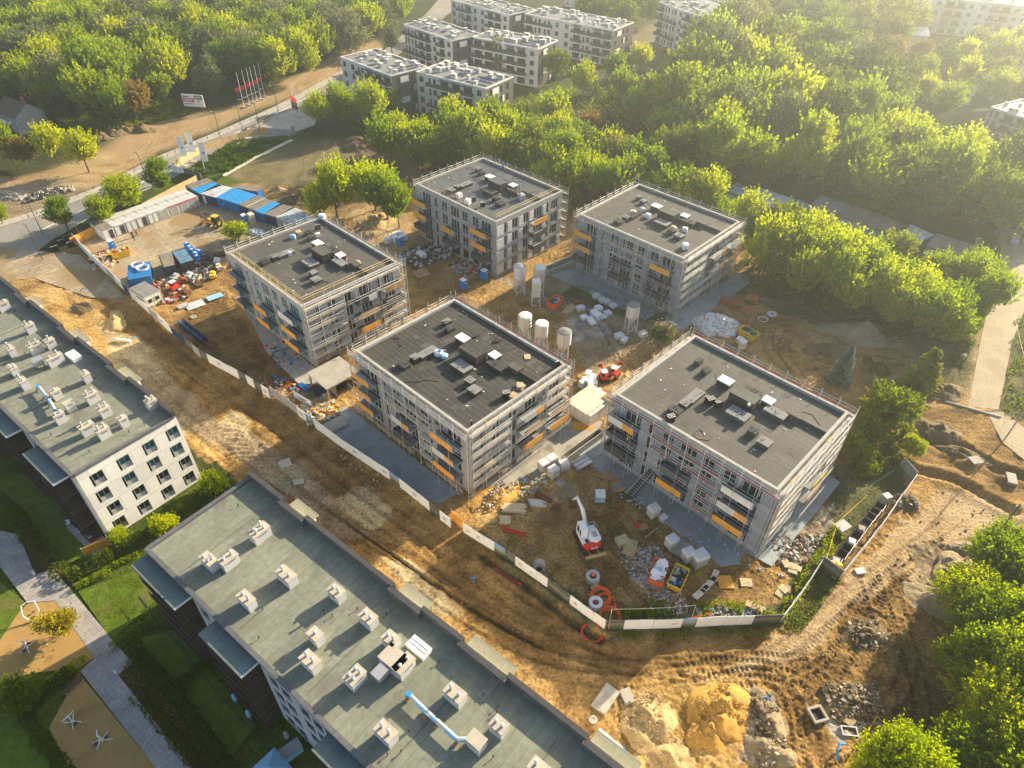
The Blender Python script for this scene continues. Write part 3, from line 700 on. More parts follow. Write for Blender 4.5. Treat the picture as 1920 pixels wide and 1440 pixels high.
        for q in range(3):
            g_.box((x+rng.uniform(-.3, .3)*sx, y+rng.uniform(-.3, .3)*sy, RZ+h+.06+q*.03), (sx*.5, .14, .06), rz=rng.uniform(-.4, .4))
            g_.box((x, y, RZ+h+.015), (sx+.14, sy+.14, .03)) if q == 0 else None
        g_.build('cover', ro)
    for (x, y, sx, sy) in ((3.4, 3.1, 1.6, 2.1), (3.9, -3.7, 1.5, 1.6)):
        b_ = MB().use('rooffelt_dark'); b_.box((x, y, RZ+.45), (sx-.1, sy-.1, .9)); s_ = b_.build('skylight', T)
        c_ = MB().use('white'); c_.box((x, y, RZ+.98), (sx+.1, sy+.1, .16), taper=.94); c_.build('skylight_lid', s_)
    b_ = MB().use('rooffelt_dark'); b_.box((1.7, -1.0, RZ+.85), (2.2, 3.9, 1.7)); pr_ = b_.build('plant_room', T)
    c_ = MB().use(roofk); c_.box((1.7, -1.0, RZ+1.73), (2.3, 4.0, .06)); c_.build('roof_cover', pr_)
    b_ = MB().use(roofk); b_.b2(4.0, -l/2+.35, RZ, 4.7, -6.8, RZ+.55); b_.use('rooffelt'); b_.b2(3.6, -8.9, RZ+.02, 4.9, -6.8, RZ+.8); b_.build('duct_box', T)
    cb = MB().use('black'); r2 = random.Random(ord(key))
    for q in range(5):
        a = Vector((r2.uniform(-w/2+1.5, w/2-1.5), r2.uniform(-l/2+1.5, l/2-1.5), RZ+.03)); pt = [a]
        for _ in range(5): a = a+Vector((r2.uniform(-1.8, 1.8), r2.uniform(-1.8, 1.8), 0)); a.x = max(-w/2+.8, min(w/2-.8, a.x)); a.y = max(-l/2+.8, min(l/2-.8, a.y)); pt.append(a.copy())
        cb.path(pt, .03, 4)
    cb.build('cable', T); sp_ = MB().use('offwhite')
    for q in range(26): sp_.box((r2.uniform(-w/2+1, w/2-1), r2.uniform(-l/2+1, l/2-1), RZ+.04), (r2.uniform(.08, .5), r2.uniform(.08, .2), .06), rz=r2.uniform(0, 3))
    so_ = sp_.build('scraps', T); so_['kind'] = 'stuff'
    for q in range(14): pt_ = MB().use('roofpatch'); pt_.box((r2.uniform(-w/2+2, w/2-2), r2.uniform(-l/2+2, l/2-2), RZ+.008), (r2.uniform(.8, 2.2), r2.uniform(.9, 1.0), .016)); pt_.build('roof_patch', T)
    if rr:
        g = MB()
        for s_, (x0, y0, x1, y1) in enumerate(((-w/2+.8, -l/2+.8, -w/2+.8, l/2-.8), (-w/2+.8, -l/2+.8, w/2-.8, -l/2+.8))):
            g.use('yellowpaint'); g.tube((x0, y0, PZ+.55), (x1, y1, PZ+.55), .05, 4); g.use('woodpale'); g.tube((x0, y0, PZ+1.05), (x1, y1, PZ+1.05), .05, 4); g.use('yellowpaint'); g.tube((x0, y0, RZ+.12), (x1, y1, RZ+.12), .06, 4)
            n = 9
            for i in range(n+1):
                t = i/n; g.use('galv'); g.tube((x0+(x1-x0)*t, y0+(y1-y0)*t, RZ), (x0+(x1-x0)*t, y0+(y1-y0)*t, PZ+1.1), .035, 4)
        g.build('roof_railing', T)
    return T

def scaffold(key, side, label, group='scaffolding round the new blocks', top=PZ+.35, skip=(), light=False, over=.55, deckk=None, red=False):
    """tube scaffold along one side: F front-left, R front-right, B back-right, L back-left"""
    bx, by, ang, w, l = BLK[key]; T = thing('scaffolding', label, 'scaffolding', (bx, by, 0), R(ang), group)
    cfg = {'F': ((-w/2, l/2), (0, -1), (-1, 0), l), 'R': ((-w/2, -l/2), (1, 0), (0, -1), w), 'B': ((w/2, -l/2), (0, 1), (1, 0), l), 'L': ((-w/2, l/2), (1, 0), (0, 1), w)}[side]
    deckk = deckk or ('deckshade' if side == 'F' else 'deck'); (ox, oy), u, n, ln = cfg; u = Vector((*u, 0)); n = Vector((*n, 0)); o = Vector((ox, oy, 0))  # front-left decks get a darker colour standing in for their shade
    di, do = .28, 1.0; nb = max(1, round(ln/2.57)); e0 = -.9 if side in 'FB' else .0; ln2 = ln-2*e0 if side in 'FB' else ln
    bw = ln2/nb; P = lambda a, d, z: o+u*(e0+a)+n*d+Vector((0, 0, z))
    cols = (BL if side == 'F' else BR if side == 'R' else {}); bal = {}
    for c, s in skip: bal.setdefault(s, []).append(cols[c])
    def blocked(a0, a1, z):          # a balcony sticks out here
        for s, sp in bal.items():
            zz = .3+ST*(s-1)
            if zz-1.9 < z < zz+1.1 and any(a1+e0 > p[0]-.2 and a0+e0 < p[1]+.2 for p in sp): return True
        return False
    lv = [2.1+2.05*i for i in range(5)]+[top-1.0+.0]
    if light: lv = [top-1.0]
    fr = MB().use('galv'); gr = MB().use('galv'); decks = []; toe = MB().use('reddull' if red else 'woodpale')
    for i in range(nb+1):
        a = i*bw; hit = any(any(p[0]+.1 < a+e0 < p[1]-.1 for p in sp) for sp in bal.values())
        tz = top+over
        zb = 0 if not light else top-3.2
        if hit:                      # standards stop where balconies are in the way
            segs = []; z = zb; zz = sorted(.3+ST*(s-1) for s, sp in bal.items() if any(p[0]+.1 < a+e0 < p[1]-.1 for p in sp))
            segs = [(zb, max(zb, zz[0]-.4)), (zz[-1]+1.1, tz)]
            dd = (do+1.1,); fr.tube(P(a, do+1.05, 0), P(a, do+1.05, zz[-1]+2.4), .035, 4) if not light else None
        else: segs = [(zb, tz)]
        for z0, z1 in segs:
            if z1-z0 < .3: continue
            fr.tube(P(a, do, z0), P(a, do, z1), .06, 4); fr.tube(P(a, di, z0), P(a, di, min(z1, top-.2)), .05, 4)
        if not hit or True:
            fr.tube(P(a, do, top+over), P(a+.28, do-.02, top+over-.02), .03, 4)
        if not light and i % 3 == 0: fr.box(P(a, do, .03), (.3, .3, .06))
    for li, z in enumerate(lv):
        runs = []; cur = []
        for i in range(nb):
            if blocked(i*bw, (i+1)*bw, z):
                if cur: runs.append(cur); cur = []
                if not light and li % 2 == 0:      # rails carried round the balconies
                    for zz in (z+.5, z+1.0): fr.tube(P(i*bw, do+1.1, zz), P((i+1)*bw, do+1.1, zz), .035, 4)
            else: cur.append(i)
        if cur: runs.append(cur)
        for run in runs:
            dk = MB().use(deckk if rng.random() < .8 else 'plydull'); gr = MB().use('rail'); t_ = MB().use('reddull' if red else 'woodpale')
            for i in run:
                a0, a1 = i*bw, (i+1)*bw; p = P(a0, di+.03, z); q = P(a1, do-.03, z); dk.b2(p.x, p.y, z, q.x, q.y, z+.06)
                if i % 4 == 1 and not light: dk.use('wood').b2(P(a0+.4, di, 0).x, P(a0+.4, di, 0).y, z+.055, P(a1-.6, di+.3, 0).x, P(a1-.6, di+.3, 0).y, z+.10); dk.use(deckk)
                for zz in (z+.5, z+1.0): gr.tube(P(a0, do+.03, zz), P(a1, do+.03, zz), .046, 4)
                gr.tube(P(a0, do+.03, z+.1), P(a0, do+.03, z+1.05), .04, 4)
                pp = P(a0, do, 0); qq = P(a1, do+.03, 0); t_.b2(pp.x, pp.y, z+.06, qq.x, qq.y, z+.2)
                fr.tube(P(a0, di, z), P(a0, do, z), .03, 4); fr.tube(P(a0, di, z-.05), P(a1, di, z-.05), .026, 4); fr.tube(P(a0, do, z-.05), P(a1, do, z-.05), .035, 4)
                if i % 3 == 2 and li < 5 and not light: fr.tube(P(a0, do+.04, z-2), P(a1, do+.04, z), .035, 4)
                if i == 1 and li < 5 and not light: gr.path([P(a0+.2, (di+do)/2, z), P(a1-.2, (di+do)/2, z+2)], .05, 4)
            dk.build('deck', T); gr.build('guard_rail', T); t_.build('toe_board', T)
    fr.build('frame', T)
    return T

block('A', 'nearest central block with a near-black felt roof, wrapped in scaffolding on every side', 'render_grey', 'rooffelt_dark',
      [(1, 4, 'o'), (1, 3, 'o'), (1, 2, 'o'), (2, 3, 'wo'), (2, 2, 'd'), (3, 4, 'o'), (3, 3, 'wo'), (3, 2, 'o')], [(1, 4, 'wo'), (1, 3, 'b'), (1, 2, 'o'), (2, 3, 'b'), (2, 2, 'o')], rr=False)
block('B', 'scaffolded block nearest the excavator, brown-grey felt roof and mostly dark balcony panels', 'render_blue', 'rooffelt',
      [(1, 4, 'wo'), (1, 3, 'd'), (1, 2, 'd'), (2, 3, 'd'), (2, 2, 'o'), (3, 4, 'w'), (3, 3, 'wo'), (3, 2, 'o')], [(1, 3, 'y'), (1, 2, 'b')], rr=False)
block('C', 'pale block beside the containers, teal tinted windows and scaffolding only on its right side', 'render_grey', 'rooffelt',
      [(1, 4, 'b'), (1, 3, 'b'), (1, 2, 'b'), (2, 3, 'o'), (2, 2, 'o'), (3, 4, 'w'), (3, 3, 'o'), (3, 2, 'o')], [(1, 4, 'dw'), (1, 3, 'b'), (1, 2, 'o'), (2, 4, 'b'), (2, 3, 'd')], gk='glassteal')
block('D', 'farthest left block without scaffolding on its fronts, bluish wet-looking roof and people on it', 'render_grey', 'rooffelt_blue',
      [(1, 4, 'o'), (1, 3, 'o'), (1, 2, 'd'), (2, 3, 'o'), (2, 2, 'd'), (3, 4, 'o'), (3, 3, 'o'), (3, 2, 'd')], [(1, 4, 'o'), (1, 3, 'd'), (1, 2, 'd')], eps=True)
block('E', 'far right block against the trees, grey fronts with dark balcony panels and scaffolding', 'render_blue', 'rooffelt',
      [(1, 4, 'o'), (1, 3, 'o'), (1, 2, 'd'), (2, 3, 'd'), (2, 2, 'd'), (3, 4, 'o'), (3, 3, 'd'), (3, 2, 'd')], [(1, 4, 'wo'), (1, 3, 'wo'), (2, 4, 'w'), (2, 3, 'o')], rr=False)
allL = [(c, s) for c in (1, 3) for s in (2, 3, 4)]+[(2, 3), (2, 2)]
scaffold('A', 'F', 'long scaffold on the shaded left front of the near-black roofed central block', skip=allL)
scaffold('A', 'R', 'sunlit scaffold on the right front of the near-black roofed central block', skip=[(1, 4), (1, 3), (1, 2), (2, 3), (2, 2)])
scaffold('A', 'B', 'scaffold behind the near-black roofed block, next to the silos', red=True)
scaffold('A', 'L', 'scaffold on the far left side of the near-black roofed block, by the canopy')
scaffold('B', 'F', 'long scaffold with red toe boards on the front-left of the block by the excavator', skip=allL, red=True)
scaffold('B', 'R', 'dense silvery scaffold on the lower right side of the block by the excavator', skip=[(1, 3), (1, 2)])
scaffold('B', 'B', 'scaffold along the back of the block by the excavator, facing the blue spruce', red=True)
scaffold('B', 'L', 'scaffold on the upper left side of the block by the excavator, over the lilac bush')
scaffold('C', 'R', 'scaffold on the right front of the pale block beside the containers', skip=[(1, 4), (1, 3), (1, 2), (2, 4), (2, 3)])
scaffold('C', 'B', 'scaffold top behind the pale block beside the containers')
scaffold('C', 'L', 'light roof-edge scaffold of the pale block, on the container yard side', light=True)
scaffold('D', 'B', 'roof-edge scaffold along the tree side of the block with people on it', light=False)
scaffold('D', 'L', 'roof-edge scaffold on the upper left of the block with people on its roof')
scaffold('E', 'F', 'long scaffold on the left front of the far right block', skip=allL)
scaffold('E', 'R', 'scaffold with pale decks on the right front of the far right block', skip=[(1, 4), (1, 3), (2, 4), (2, 3)])
scaffold('E', 'B', 'scaffold at the back of the far right block, touching the trees')
scaffold('E', 'L', 'scaffold on the upper left side of the far right block')

# ------------------------------------------------------------------ finished blocks with grey-green roofs
def chimney(T, x, y, sx, sy, h, pipes, base, rz=0):
    sx, sy = (sy, sx); k_ = 1.3 if T.name.endswith('building') else 1.12; sx *= k_; sy *= k_
    m = MB().use('wallwhite' if False else 'wallblue'); m.box((x, y, base+h/2), (sx, sy, h)); o = m.build('chimney', T)
    c = MB().use('capstone'); c.box((x, y, base+h+.05), (sx+.16, sy+.16, .1)); c.build('chimney_cap', o)
    v = MB().use('darkgrey'); v.box((x, y, base+h*.78), (sx+.02, sy*.55, .14)) if sy > sx else v.box((x, y, base+h*.78), (sx*.55, sy+.02, .14)); v.build('vent_slot', o)
    for k in range(pipes):
        p = MB()
        if pipes <= 2: px_, py_ = x+(0), y+(k-.5*(pipes-1))*sy*.5
        else: px_, py_ = x+(-.5+(k % 2))*sx*.45, y+(-.5+(k//2))*sy*.45
        if sx > sy and pipes <= 2: px_, py_ = x+(k-.5*(pipes-1))*sx*.5, y
        hh = rng.choice((.35, .75)); p.use('chrome').tube((px_, py_, base+h+.1), (px_, py_, base+h+.1+hh), .13, 8); p.tube((px_, py_, base+h+.1+hh), (px_, py_, base+h+.16+hh), .2, 8, r2=.1); p.build('flue', o)
    return o
def garden_block(label, x0, y0, ang, length, sgn, chims, segs, rz_roof=12.95, extra=None, wend=14.6):
    """local x across (end wall), local y along the block (sgn -1 runs towards -y)"""
    T = thing('apartment_building', label, 'building', (x0, y0, 0), R(ang), 'finished apartment buildings with grey-green roofs')
    w = wend; Lh = length; ya, yb = (0, Lh) if sgn > 0 else (-Lh, 0); m = MB(); zt = 13.25
    inv = T.matrix_world
    # end wall facing the camera (sgn>0: y=0 facing -y ; sgn<0: y=0 facing +y)
    hE = []
    if sgn > 0:
        for k in range(4):
            z = .35+ST*k
            for c_ in (1.3, 4.95, 8.6, 12.1): hE.append((c_+(.35 if k % 2 else 0), c_+1.75+(.35 if k % 2 else 0), z+.05, z+2.2))
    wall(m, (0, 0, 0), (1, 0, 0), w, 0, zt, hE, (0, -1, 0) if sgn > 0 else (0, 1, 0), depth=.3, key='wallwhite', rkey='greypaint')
    # long left wall x=0 (normal -x) with recessed loggias
    hL = []; white = []; pos = 0
    for (a, b) in segs['white']:
        for k in range(4):
            z = .35+ST*k
            for c_ in segs['wcols']:
                if a+c_+1.5 < b: hL.append((a+c_, a+c_+1.5, z+.2, z+2.2))
        white.append((a, b))
    def wl(a, b, key, xx, holes):    # piece of the long left wall from a to b along the block
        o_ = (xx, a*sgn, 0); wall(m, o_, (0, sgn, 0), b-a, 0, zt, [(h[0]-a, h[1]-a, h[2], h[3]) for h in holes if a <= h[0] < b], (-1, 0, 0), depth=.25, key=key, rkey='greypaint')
    cur = 0
    for (a, b) in white+[(Lh, Lh)]:
        if a > cur: wl(cur, a, 'brownclad', .35, [])
        if b > a: wl(a, b, 'wallblue', 0, hL)
        cur = b
        m.use('wallblue')
        if a < Lh:
            m.quad((0, a*sgn, 0), (.35, a*sgn, 0), (.35, a*sgn, zt), (0, a*sgn, zt)); m.quad((0, b*sgn, 0), (.35, b*sgn, 0), (.35, b*sgn, zt), (0, b*sgn, zt))
    m.use('wallwhite'); m.quad((w, ya, 0), (w, yb, 0), (w, yb, zt), (w, ya, zt)); yo = Lh*sgn; m.quad((0, yo, 0), (w, yo, 0), (w, yo, zt), (0, yo, zt))
    m.build('wall', T)
    for h in hE:
        window(T, (0, 0, 0), (1, 0, 0), (0, -1, 0), (h[0]+.3, h[1], h[2]+.75, h[3]), 2, 'greypaint', 'glassteal' if h[2] > 6 and h[0] > 4 else 'glass', depth=.22)
    for h in hE: s_ = MB().use('greypaint'); s_.b2(h[0]+.3, .16, h[2]+.02, h[1]-.02, .27, h[2]+.72); s_.build('spandrel', T)
    for h in hL: window(T, (0, 0, 0), (0, sgn, 0), (-1, 0, 0), h, 2, 'frame_dark', 'glass', depth=.2)
    r = MB().use('greenfelt'); r.b2(.3, ya+.3, rz_roof-.3, w-.3, yb-.3, rz_roof); r.build('roof', T)
    p = MB().use('coping')
    p.b2(-.12, ya, zt-.25, .4, yb, zt+.05)
    ye = 0; p.b2(.4, ye-.12 if sgn > 0 else ye-.4, zt-.25, w-.4, ye+.4 if sgn > 0 else ye+.12, zt+.05)
    # tall parapet on the far long side, broken by jogs
    cur = 0; out = []
    for (a, b) in segs['bays']:
        out += [(cur, a, 0), (a, b, -.55)]; cur = b
    out.append((cur, Lh, 0))
    hp = 1.05
    for a, b, off in out:
        if b <= a: continue
        y0_, y1_ = sorted((a*sgn, b*sgn)); p.use('coping'); p.b2(w-.42+off, y0_, zt-.3, w+.02+off, y1_, rz_roof+hp); p.use('darkgrey'); p.b2(w-.47+off, y0_-.05, rz_roof+hp, w+.1+off, y1_+.05, rz_roof+hp+.07)
        if off: p.use('coping'); p.b2(w-.97, y0_-.18, zt-.3, w+.05, y0_, rz_roof+hp); p.b2(w-.97, y1_, zt-.3, w+.05, y1_+.18, rz_roof+hp)
    p.build('parapet', T)
    for a, b in segs['bays']:        # bay roofs outside the parapet
        y0_, y1_ = sorted((a*sgn, b*sgn)); q = MB().use('tanfelt'); q.b2(w-.5, y0_+.1, 12.4, w+1.5, y1_-.1, 12.6); q.use('greypaint'); q.b2(w+1.5, y0_+.1, 12.35, w+1.56, y1_-.1, 12.62); q.use('wallblue'); q.b2(w+.02, y0_+.6, 0, w+1.3, y1_-.6, 12.4); q.build('bay', T)
    for a, b in segs['canopies']:
        y0_, y1_ = sorted((a*sgn, b*sgn)); q = MB().use('tealfelt'); q.b2(-2.1, y0_, 12.35, .3, y1_, 12.6); q.use('white'); q.b2(-2.1, y0_-.05, 12.3, .2, y0_, 12.62); q.use('darkgrey'); q.b2(-2.16, y0_, 12.3, -2.1, y1_, 12.64); q.build('canopy', T)
        for k in range(4):
            z = .3+ST*k; q = MB().use('wooddark'); q.b2(-2.0, y0_+.1, z-.2, .34, y1_-.1, z); bo = q.build('balcony', T)
            g = MB().use('black')
            for zz in (z+.5, z+1.0): g.tube((-1.95, y0_+.1, zz), (-1.95, y1_-.1, zz), .03, 4); g.tube((-1.95, y0_+.15, zz), (.2, y0_+.15, zz), .03, 4)
            n = int((y1_-y0_)/.5)
            for i in range(n+1): g.tube((-1.95, y0_+.1+(y1_-y0_-.2)*i/n, z), (-1.95, y0_+.1+(y1_-y0_-.2)*i/n, z+1.0), .018, 4)
            g.build('railing', bo)
            d = MB().use('brownclad'); yc = (y0_+y1_)/2; d.b2(-1.9, yc-.06, z, .34, yc+.06, z+2.7); d.build('divider', bo)
            for off in (-2.4, 1.0):
                window(T, (.35, 0, 0), (0, 1, 0), (-1, 0, 0), (yc+off-.2, yc+off+1.6, z+.05, z+2.3), 2, 'frame_dark', 'glass', depth=-.03)
    return T
def lchim(T, ang, base, lst):
    c, s = math.cos(-R(ang)), math.sin(-R(ang))
    for (px_, py_, sx, sy, pipes) in lst:
        P = at(px_, py_, base+1.5)-T.location; x, y = c*P.x-s*P.y, s*P.x+c*P.y
        chimney(T, x, y, sx, sy, 1.45, pipes, base)
def loc(T, ang, px_, py_, z):
    c, s = math.cos(-R(ang)), math.sin(-R(ang)); P = at(px_, py_, z)-T.location; return (c*P.x-s*P.y, s*P.x+c*P.y)
segG = dict(white=[(9.3, 13.6), (21.5, 26.5), (26.5, 31.5), (42, 52), (60, 85)], wcols=(1.0, 3.0), canopies=[(.3, 9.2), (13.8, 21.3), (32.3, 41.3), (52.5, 59.5)], bays=[(7.0, 11.3), (26.3, 30.7), (36.5, 42.5), (52, 57)])
TG = garden_block('long finished building across the bottom with a grey-green roof and many chimney boxes', -42.3, 47.6, 52.15, 85, -1, None, segG)
lchim(TG, 52.15, 12.95, [(485, 993, 1.0, 1.7, 4), (390, 1047, 1.5, .8, 3), (427, 1045, .8, 1.5, 2), (536, 1075, 1.7, .9, 2), (461, 1120, 1.5, .8, 2), (630, 1107, 1.3, .85, 2), (591, 1188, 1.1, .8, 1), (581, 1236, 1.5, .9, 2), (690, 1155, 1.3, .9, 2), (733, 1196, 1.2, .9, 2), (757, 1243, .9, 1.6, 2), (665, 1265, 1.0, 1.4, 4), (853, 1298, 1.5, .9, 2), (723, 1370, 1.5, .9, 2), (893, 1386, 1.2, .9, 0), (936, 1358, 1.1, .9, 2), (738, 1232, 1.9, 1.4, 0), (1012, 1440, 1.4, .9, 2)])
def roofbits(T, ang, base, hv, sky_, duct, tail):
    x, y = loc(T, ang, *hv, base+1.0); m = MB().use('metal'); m.box((x, y, base+.9), (1.4, 1.1, .9)); m.box((x, y, base+1.4), (1.5, 1.2, .1)); m.use('black')
    for a in (-.5, .5):
        for b in (-.4, .4): m.box((x+a, y+b, base+.22), (.12, .12, .44))
    m.build('ventilation_unit', T)
    x, y = loc(T, ang, *sky_, base+.7); m = MB().use('white'); m.box((x, y, base+.3), (1.3, 2.4, .6)); m.box((x, y, base+.68), (1.4, 2.5, .14)); m.use('darkgrey'); m.box((x-.22, y, base+.76), (.05, 2.4, .03)); m.box((x+.22, y, base+.76), (.05, 2.4, .03)); m.build('roof_hatch', T)
    pts = [Vector((*loc(T, ang, a, b, base+.7), base+.7)) for a, b in duct]; m = MB().use('lightblue')
    for a, b in zip(pts[:-1], pts[1:]): m.tube(a, b, .24, 10)
    m.use('chrome')
    for a, b in zip(pts[:-1], pts[1:]): m.tube(a+Vector((0, 0, .02)), a+(b-a)*.45+Vector((0, 0, .02)), .245, 10)
    m.use('bluetarp'); m.box(pts[0]+Vector((0, 0, .02)), (.5, .5, .5)); m.use('plydull')
    for q in pts: m.box((q.x, q.y, base+.2), (.9, .3, .4))
    m.build('duct', T, smooth=False)
    m = MB().use('black'); rr_ = random.Random(tail)
    for i in range(26):
        yy = -rr_.uniform(2, 60) if ang and T == TG else rr_.uniform(2, 55); xx = rr_.uniform(1.2, 12.5)
        m.tube((xx, yy, base), (xx, yy, base+.35), .04, 5); m.tube((xx, yy, base+.35), (xx, yy, base+.42), .09, 5)
    m.build('vent_pipe', T)
    m = MB().use('darkgrey')
    for i in range(5):
        yy = (-1 if T == TG else 1)*(6+i*11); m.tube((1.0, yy, base+.06), (13, yy+rr_.uniform(-.5, .5), base+.06), .02, 4)
    m.build('lightning_wire', T)
roofbits(TG, 52.15, 12.95, (713, 1262), (785, 1212), [(767, 1303), (800, 1335), (820, 1353), (857, 1387), (880, 1386)], 3)
segF = dict(white=[(0, 1.2), (10.2, 14.6), (23, 27.5), (37, 48)], wcols=(1.0,), canopies=[(1.2, 9.8), (14.8, 22.6), (28, 36.5)], bays=[(12, 17), (27.5, 32.5), (44, 48)])
TF = garden_block('finished building at the left edge with a white gable of sixteen windows', -56.21, 58.45, 52.2, 57, 1, None, segF)
lchim(TF, 52.2, 12.95, [(3, 567, .9, 1.5, 2), (53, 608, .85, 1.2, 2), (17, 652, 1.4, .85, 2), (63, 646, .9, 1.6, 2), (91, 637, .9, 1.2, 1), (22, 688, 1.4, .9, 3), (40, 712, 1.4, .9, 2), (100, 668, .9, 2.0, 2), (158, 700, 1.1, .9, 2), (102, 732, .8, 1.1, 1), (169, 738, .9, 1.5, 2), (193, 764, .9, 1.3, 2), (127, 754, .8, 1.1, 0), (108, 776, .8, 1.2, 2), (160, 797, .9, 1.6, 2), (190, 804, .9, 1.4, 2), (228, 783, .8, 1.0, 1), (281, 750, .9, 1.2, 3), (-20, 700, 1, 1.3, 2)])
roofbits(TF, 52.2, 12.95, (70, 678), (137, 665), [(72, 725), (84, 740), (95, 755), (103, 770)], 5)

# ------------------------------------------------------------------ terraces behind the trees
def terrace(label, p0, p1, dep, ht, stor, ang=None, dark_end=True, rows=4, nch=10, white='wallblue', seed=1, group=None, roof='roofgrey'):
    """flat-roofed block whose balcony front runs p0 -> p1 (roof corners on the ground plan), depth dep away from it"""
    p0 = Vector((*p0, 0)); p1 = Vector((*p1, 0)); d = p1-p0; L_ = d.length; a = math.atan2(d.y, d.x); rg = random.Random(seed)
    T = thing('terrace_building', label, 'building', p0, a, group); m = MB(); hl = []; he = []
    sh = ht/stor; n = int(L_/4.2); cw = L_/n
    kinds = [rg.choice('bwnb') for _ in range(n)]
    for k in range(stor):
        z = .3+sh*k
        for i, q in enumerate(kinds):
            x = i*cw
            if q == 'b': hl.append((x+.7, x+cw-.7, z+.1, z+2.25, 3))
            elif q == 'n': hl.append((x+.5, x+1.3, z+.1, z+2.2, 1)); hl.append((x+2.2, x+3.4, z+.3, z+2.2, 2))
            else: hl.append((x+1.2, x+2.9, z+.5, z+2.2, 2))
        for c_, ww in ((2.0, 1.0), (7.5, .9), (10.5, 1.4)):
            if c_+ww < dep-.4: he.append((c_, c_+ww, z+.2, z+2.2, 1))
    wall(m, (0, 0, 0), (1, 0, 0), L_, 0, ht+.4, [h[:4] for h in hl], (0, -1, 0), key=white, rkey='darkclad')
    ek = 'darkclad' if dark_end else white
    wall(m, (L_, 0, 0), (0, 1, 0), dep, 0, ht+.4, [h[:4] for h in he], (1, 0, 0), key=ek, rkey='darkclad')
    m.use(white); m.quad((0, dep, 0), (L_, dep, 0), (L_, dep, ht+.4), (0, dep, ht+.4)); m.quad((0, 0, 0), (0, dep, 0), (0, dep, ht+.4), (0, 0, ht+.4))
    m.build('wall', T)
    if dark_end:
        q = MB().use('white')
        for k in range(stor):
            if k % 2: q.b2(L_+.01, 3.4, .3+sh*k+.4, L_+.08, 6.6, .3+sh*k+2.2)
            else: q.b2(L_+.01, 8.6, .3+sh*k+.3, L_+.08, 9.6, .3+sh*k+2.2)
        q.build('wall_panel', T)
    for h in hl: window(T, (0, 0, 0), (1, 0, 0), (0, -1, 0), h[:4], h[4], 'frame_dark', 'glass')
    for h in he: window(T, (L_, 0, 0), (0, 1, 0), (1, 0, 0), h[:4], h[4], 'frame_dark', 'glass')
    r = MB().use(roof); r.b2(.3, .3, ht-.2, L_-.3, dep-.3, ht); r.build('roof', T)
    p = MB().use('offwhite')
    p.b2(-.05, -.05, ht+.1, L_+.05, .3, ht+.45); p.b2(-.05, dep-.3, ht+.1, L_+.05, dep+.05, ht+.45); p.b2(-.05, .3, ht+.1, .3, dep-.3, ht+.45); p.b2(L_-.3, .3, ht+.1, L_+.05, dep-.3, ht+.45); p.build('parapet', T)
    for k in range(1, stor):
        for i, q in enumerate(kinds):
            if q != 'b' and not (q == 'n' and k % 2): continue
            z = .3+sh*k; x = i*cw+.2; q2 = MB().use('white'); q2.b2(x, -1.5, z-.25, x+cw-.4, -.01, z); b_ = q2.build('balcony', T)
            g = MB().use('frame_dark'); g.b2(x, -1.5, z+.05, x+cw-.4, -1.45, z+1.0); g.b2(x, -1.45, z+.05, x+.05, -.02, z+1.0); g.b2(x+cw-.45, -1.45, z+.05, x+cw-.4, -.02, z+1.0); g.build('railing', b_)
    for i, q in enumerate(kinds):
        if q == 'b':
            c_ = MB().use('frame_dark'); c_.b2(i*cw+.4, -1.2, ht-.35, i*cw+cw-.4, -.01, ht-.2); c_.build('canopy', T)
    for i in range(nch*2):
        x, y = rg.uniform(1, L_-1.2), rg.uniform(2.0, dep-1.2); sx, sy, hh = rg.choice(((1, .9, 1.3), (.9, .9, 1.1), (1.9, 1.0, 1.3)))
        c_ = MB().use('wallblue'); c_.box((x, y, ht+hh/2), (sx, sy, hh)); o = c_.build('chimney', T); q = MB().use('offwhite'); q.box((x, y, ht+hh+.05), (sx+.2, sy+.2, .1)); q.use('darkgrey'); q.box((x, y, ht+hh*.7), (sx*.6, sy+.04, .3)); q.build('chimney_cap', o)
    if seed in (4, 6):
        c_ = MB().use('panelsolar')
        for i in range(3): c_.box((L_*.8, 2.5+i*3, ht+.22), (L_*.28, .8, .05), rx=.2)
        c_.build('solar_panel', T)
    return T
gT = 'terraces behind the trees'
def V2(px, z): 
    p = at(px[0], px[1], z); return Vector((p.x, p.y))
def terr2(a, b, dep, ht, **kw):
    terrace(kw.pop('label'), V2(a, ht+.4), V2(b, ht+.4), dep, ht, kw.pop('stor', 4), group=gT, **kw)
terr2((638, 106), (733.5, 142), 14.5, 12.6, label='left half of the nearest white and charcoal terrace, closest to the street', seed=3, nch=12)
terr2((780, 134), (911, 166), 14.5, 12.6, label='right half of the nearest white and charcoal terrace, solar panels on the roof', seed=4, nch=12)
terr2((757, 45), (848, 76), 14, 12.6, label='left half of the middle terrace, just behind the nearest one', seed=5, nch=12)
terr2((886, 69), (1010, 92), 14, 12.6, label='right half of the middle terrace, behind the pale poplar', seed=6, nch=12)
terr2((845, -1), (955, 28), 15, 12.6, label='left half of the farthest terrace at the top of the picture', seed=8, nch=14)
terr2((984, 25), (1150, 57), 16, 12.6, label='long right half of the farthest terrace, ending at the earthworks', seed=9, nch=16)
terrace('white four-storey building standing alone at the top right of the terraces', V2((1237, 3), 15.4), V2((1310, 30), 15.4), 24, 15, 5, dark_end=False, seed=12, nch=10)
terrace('long grey building fading into the haze at the top edge', V2((1545, -30), 12), V2((1690, -10), 12), 14, 11.6, 4, dark_end=False, white='render_grey', seed=14, nch=3, roof='bitumen')
terrace('hazy white building in the top right corner', V2((1755, -5), 14), V2((1990, 18), 14), 16, 13.6, 4, dark_end=False, white='offwhite', seed=15, nch=4, roof='bitumen')
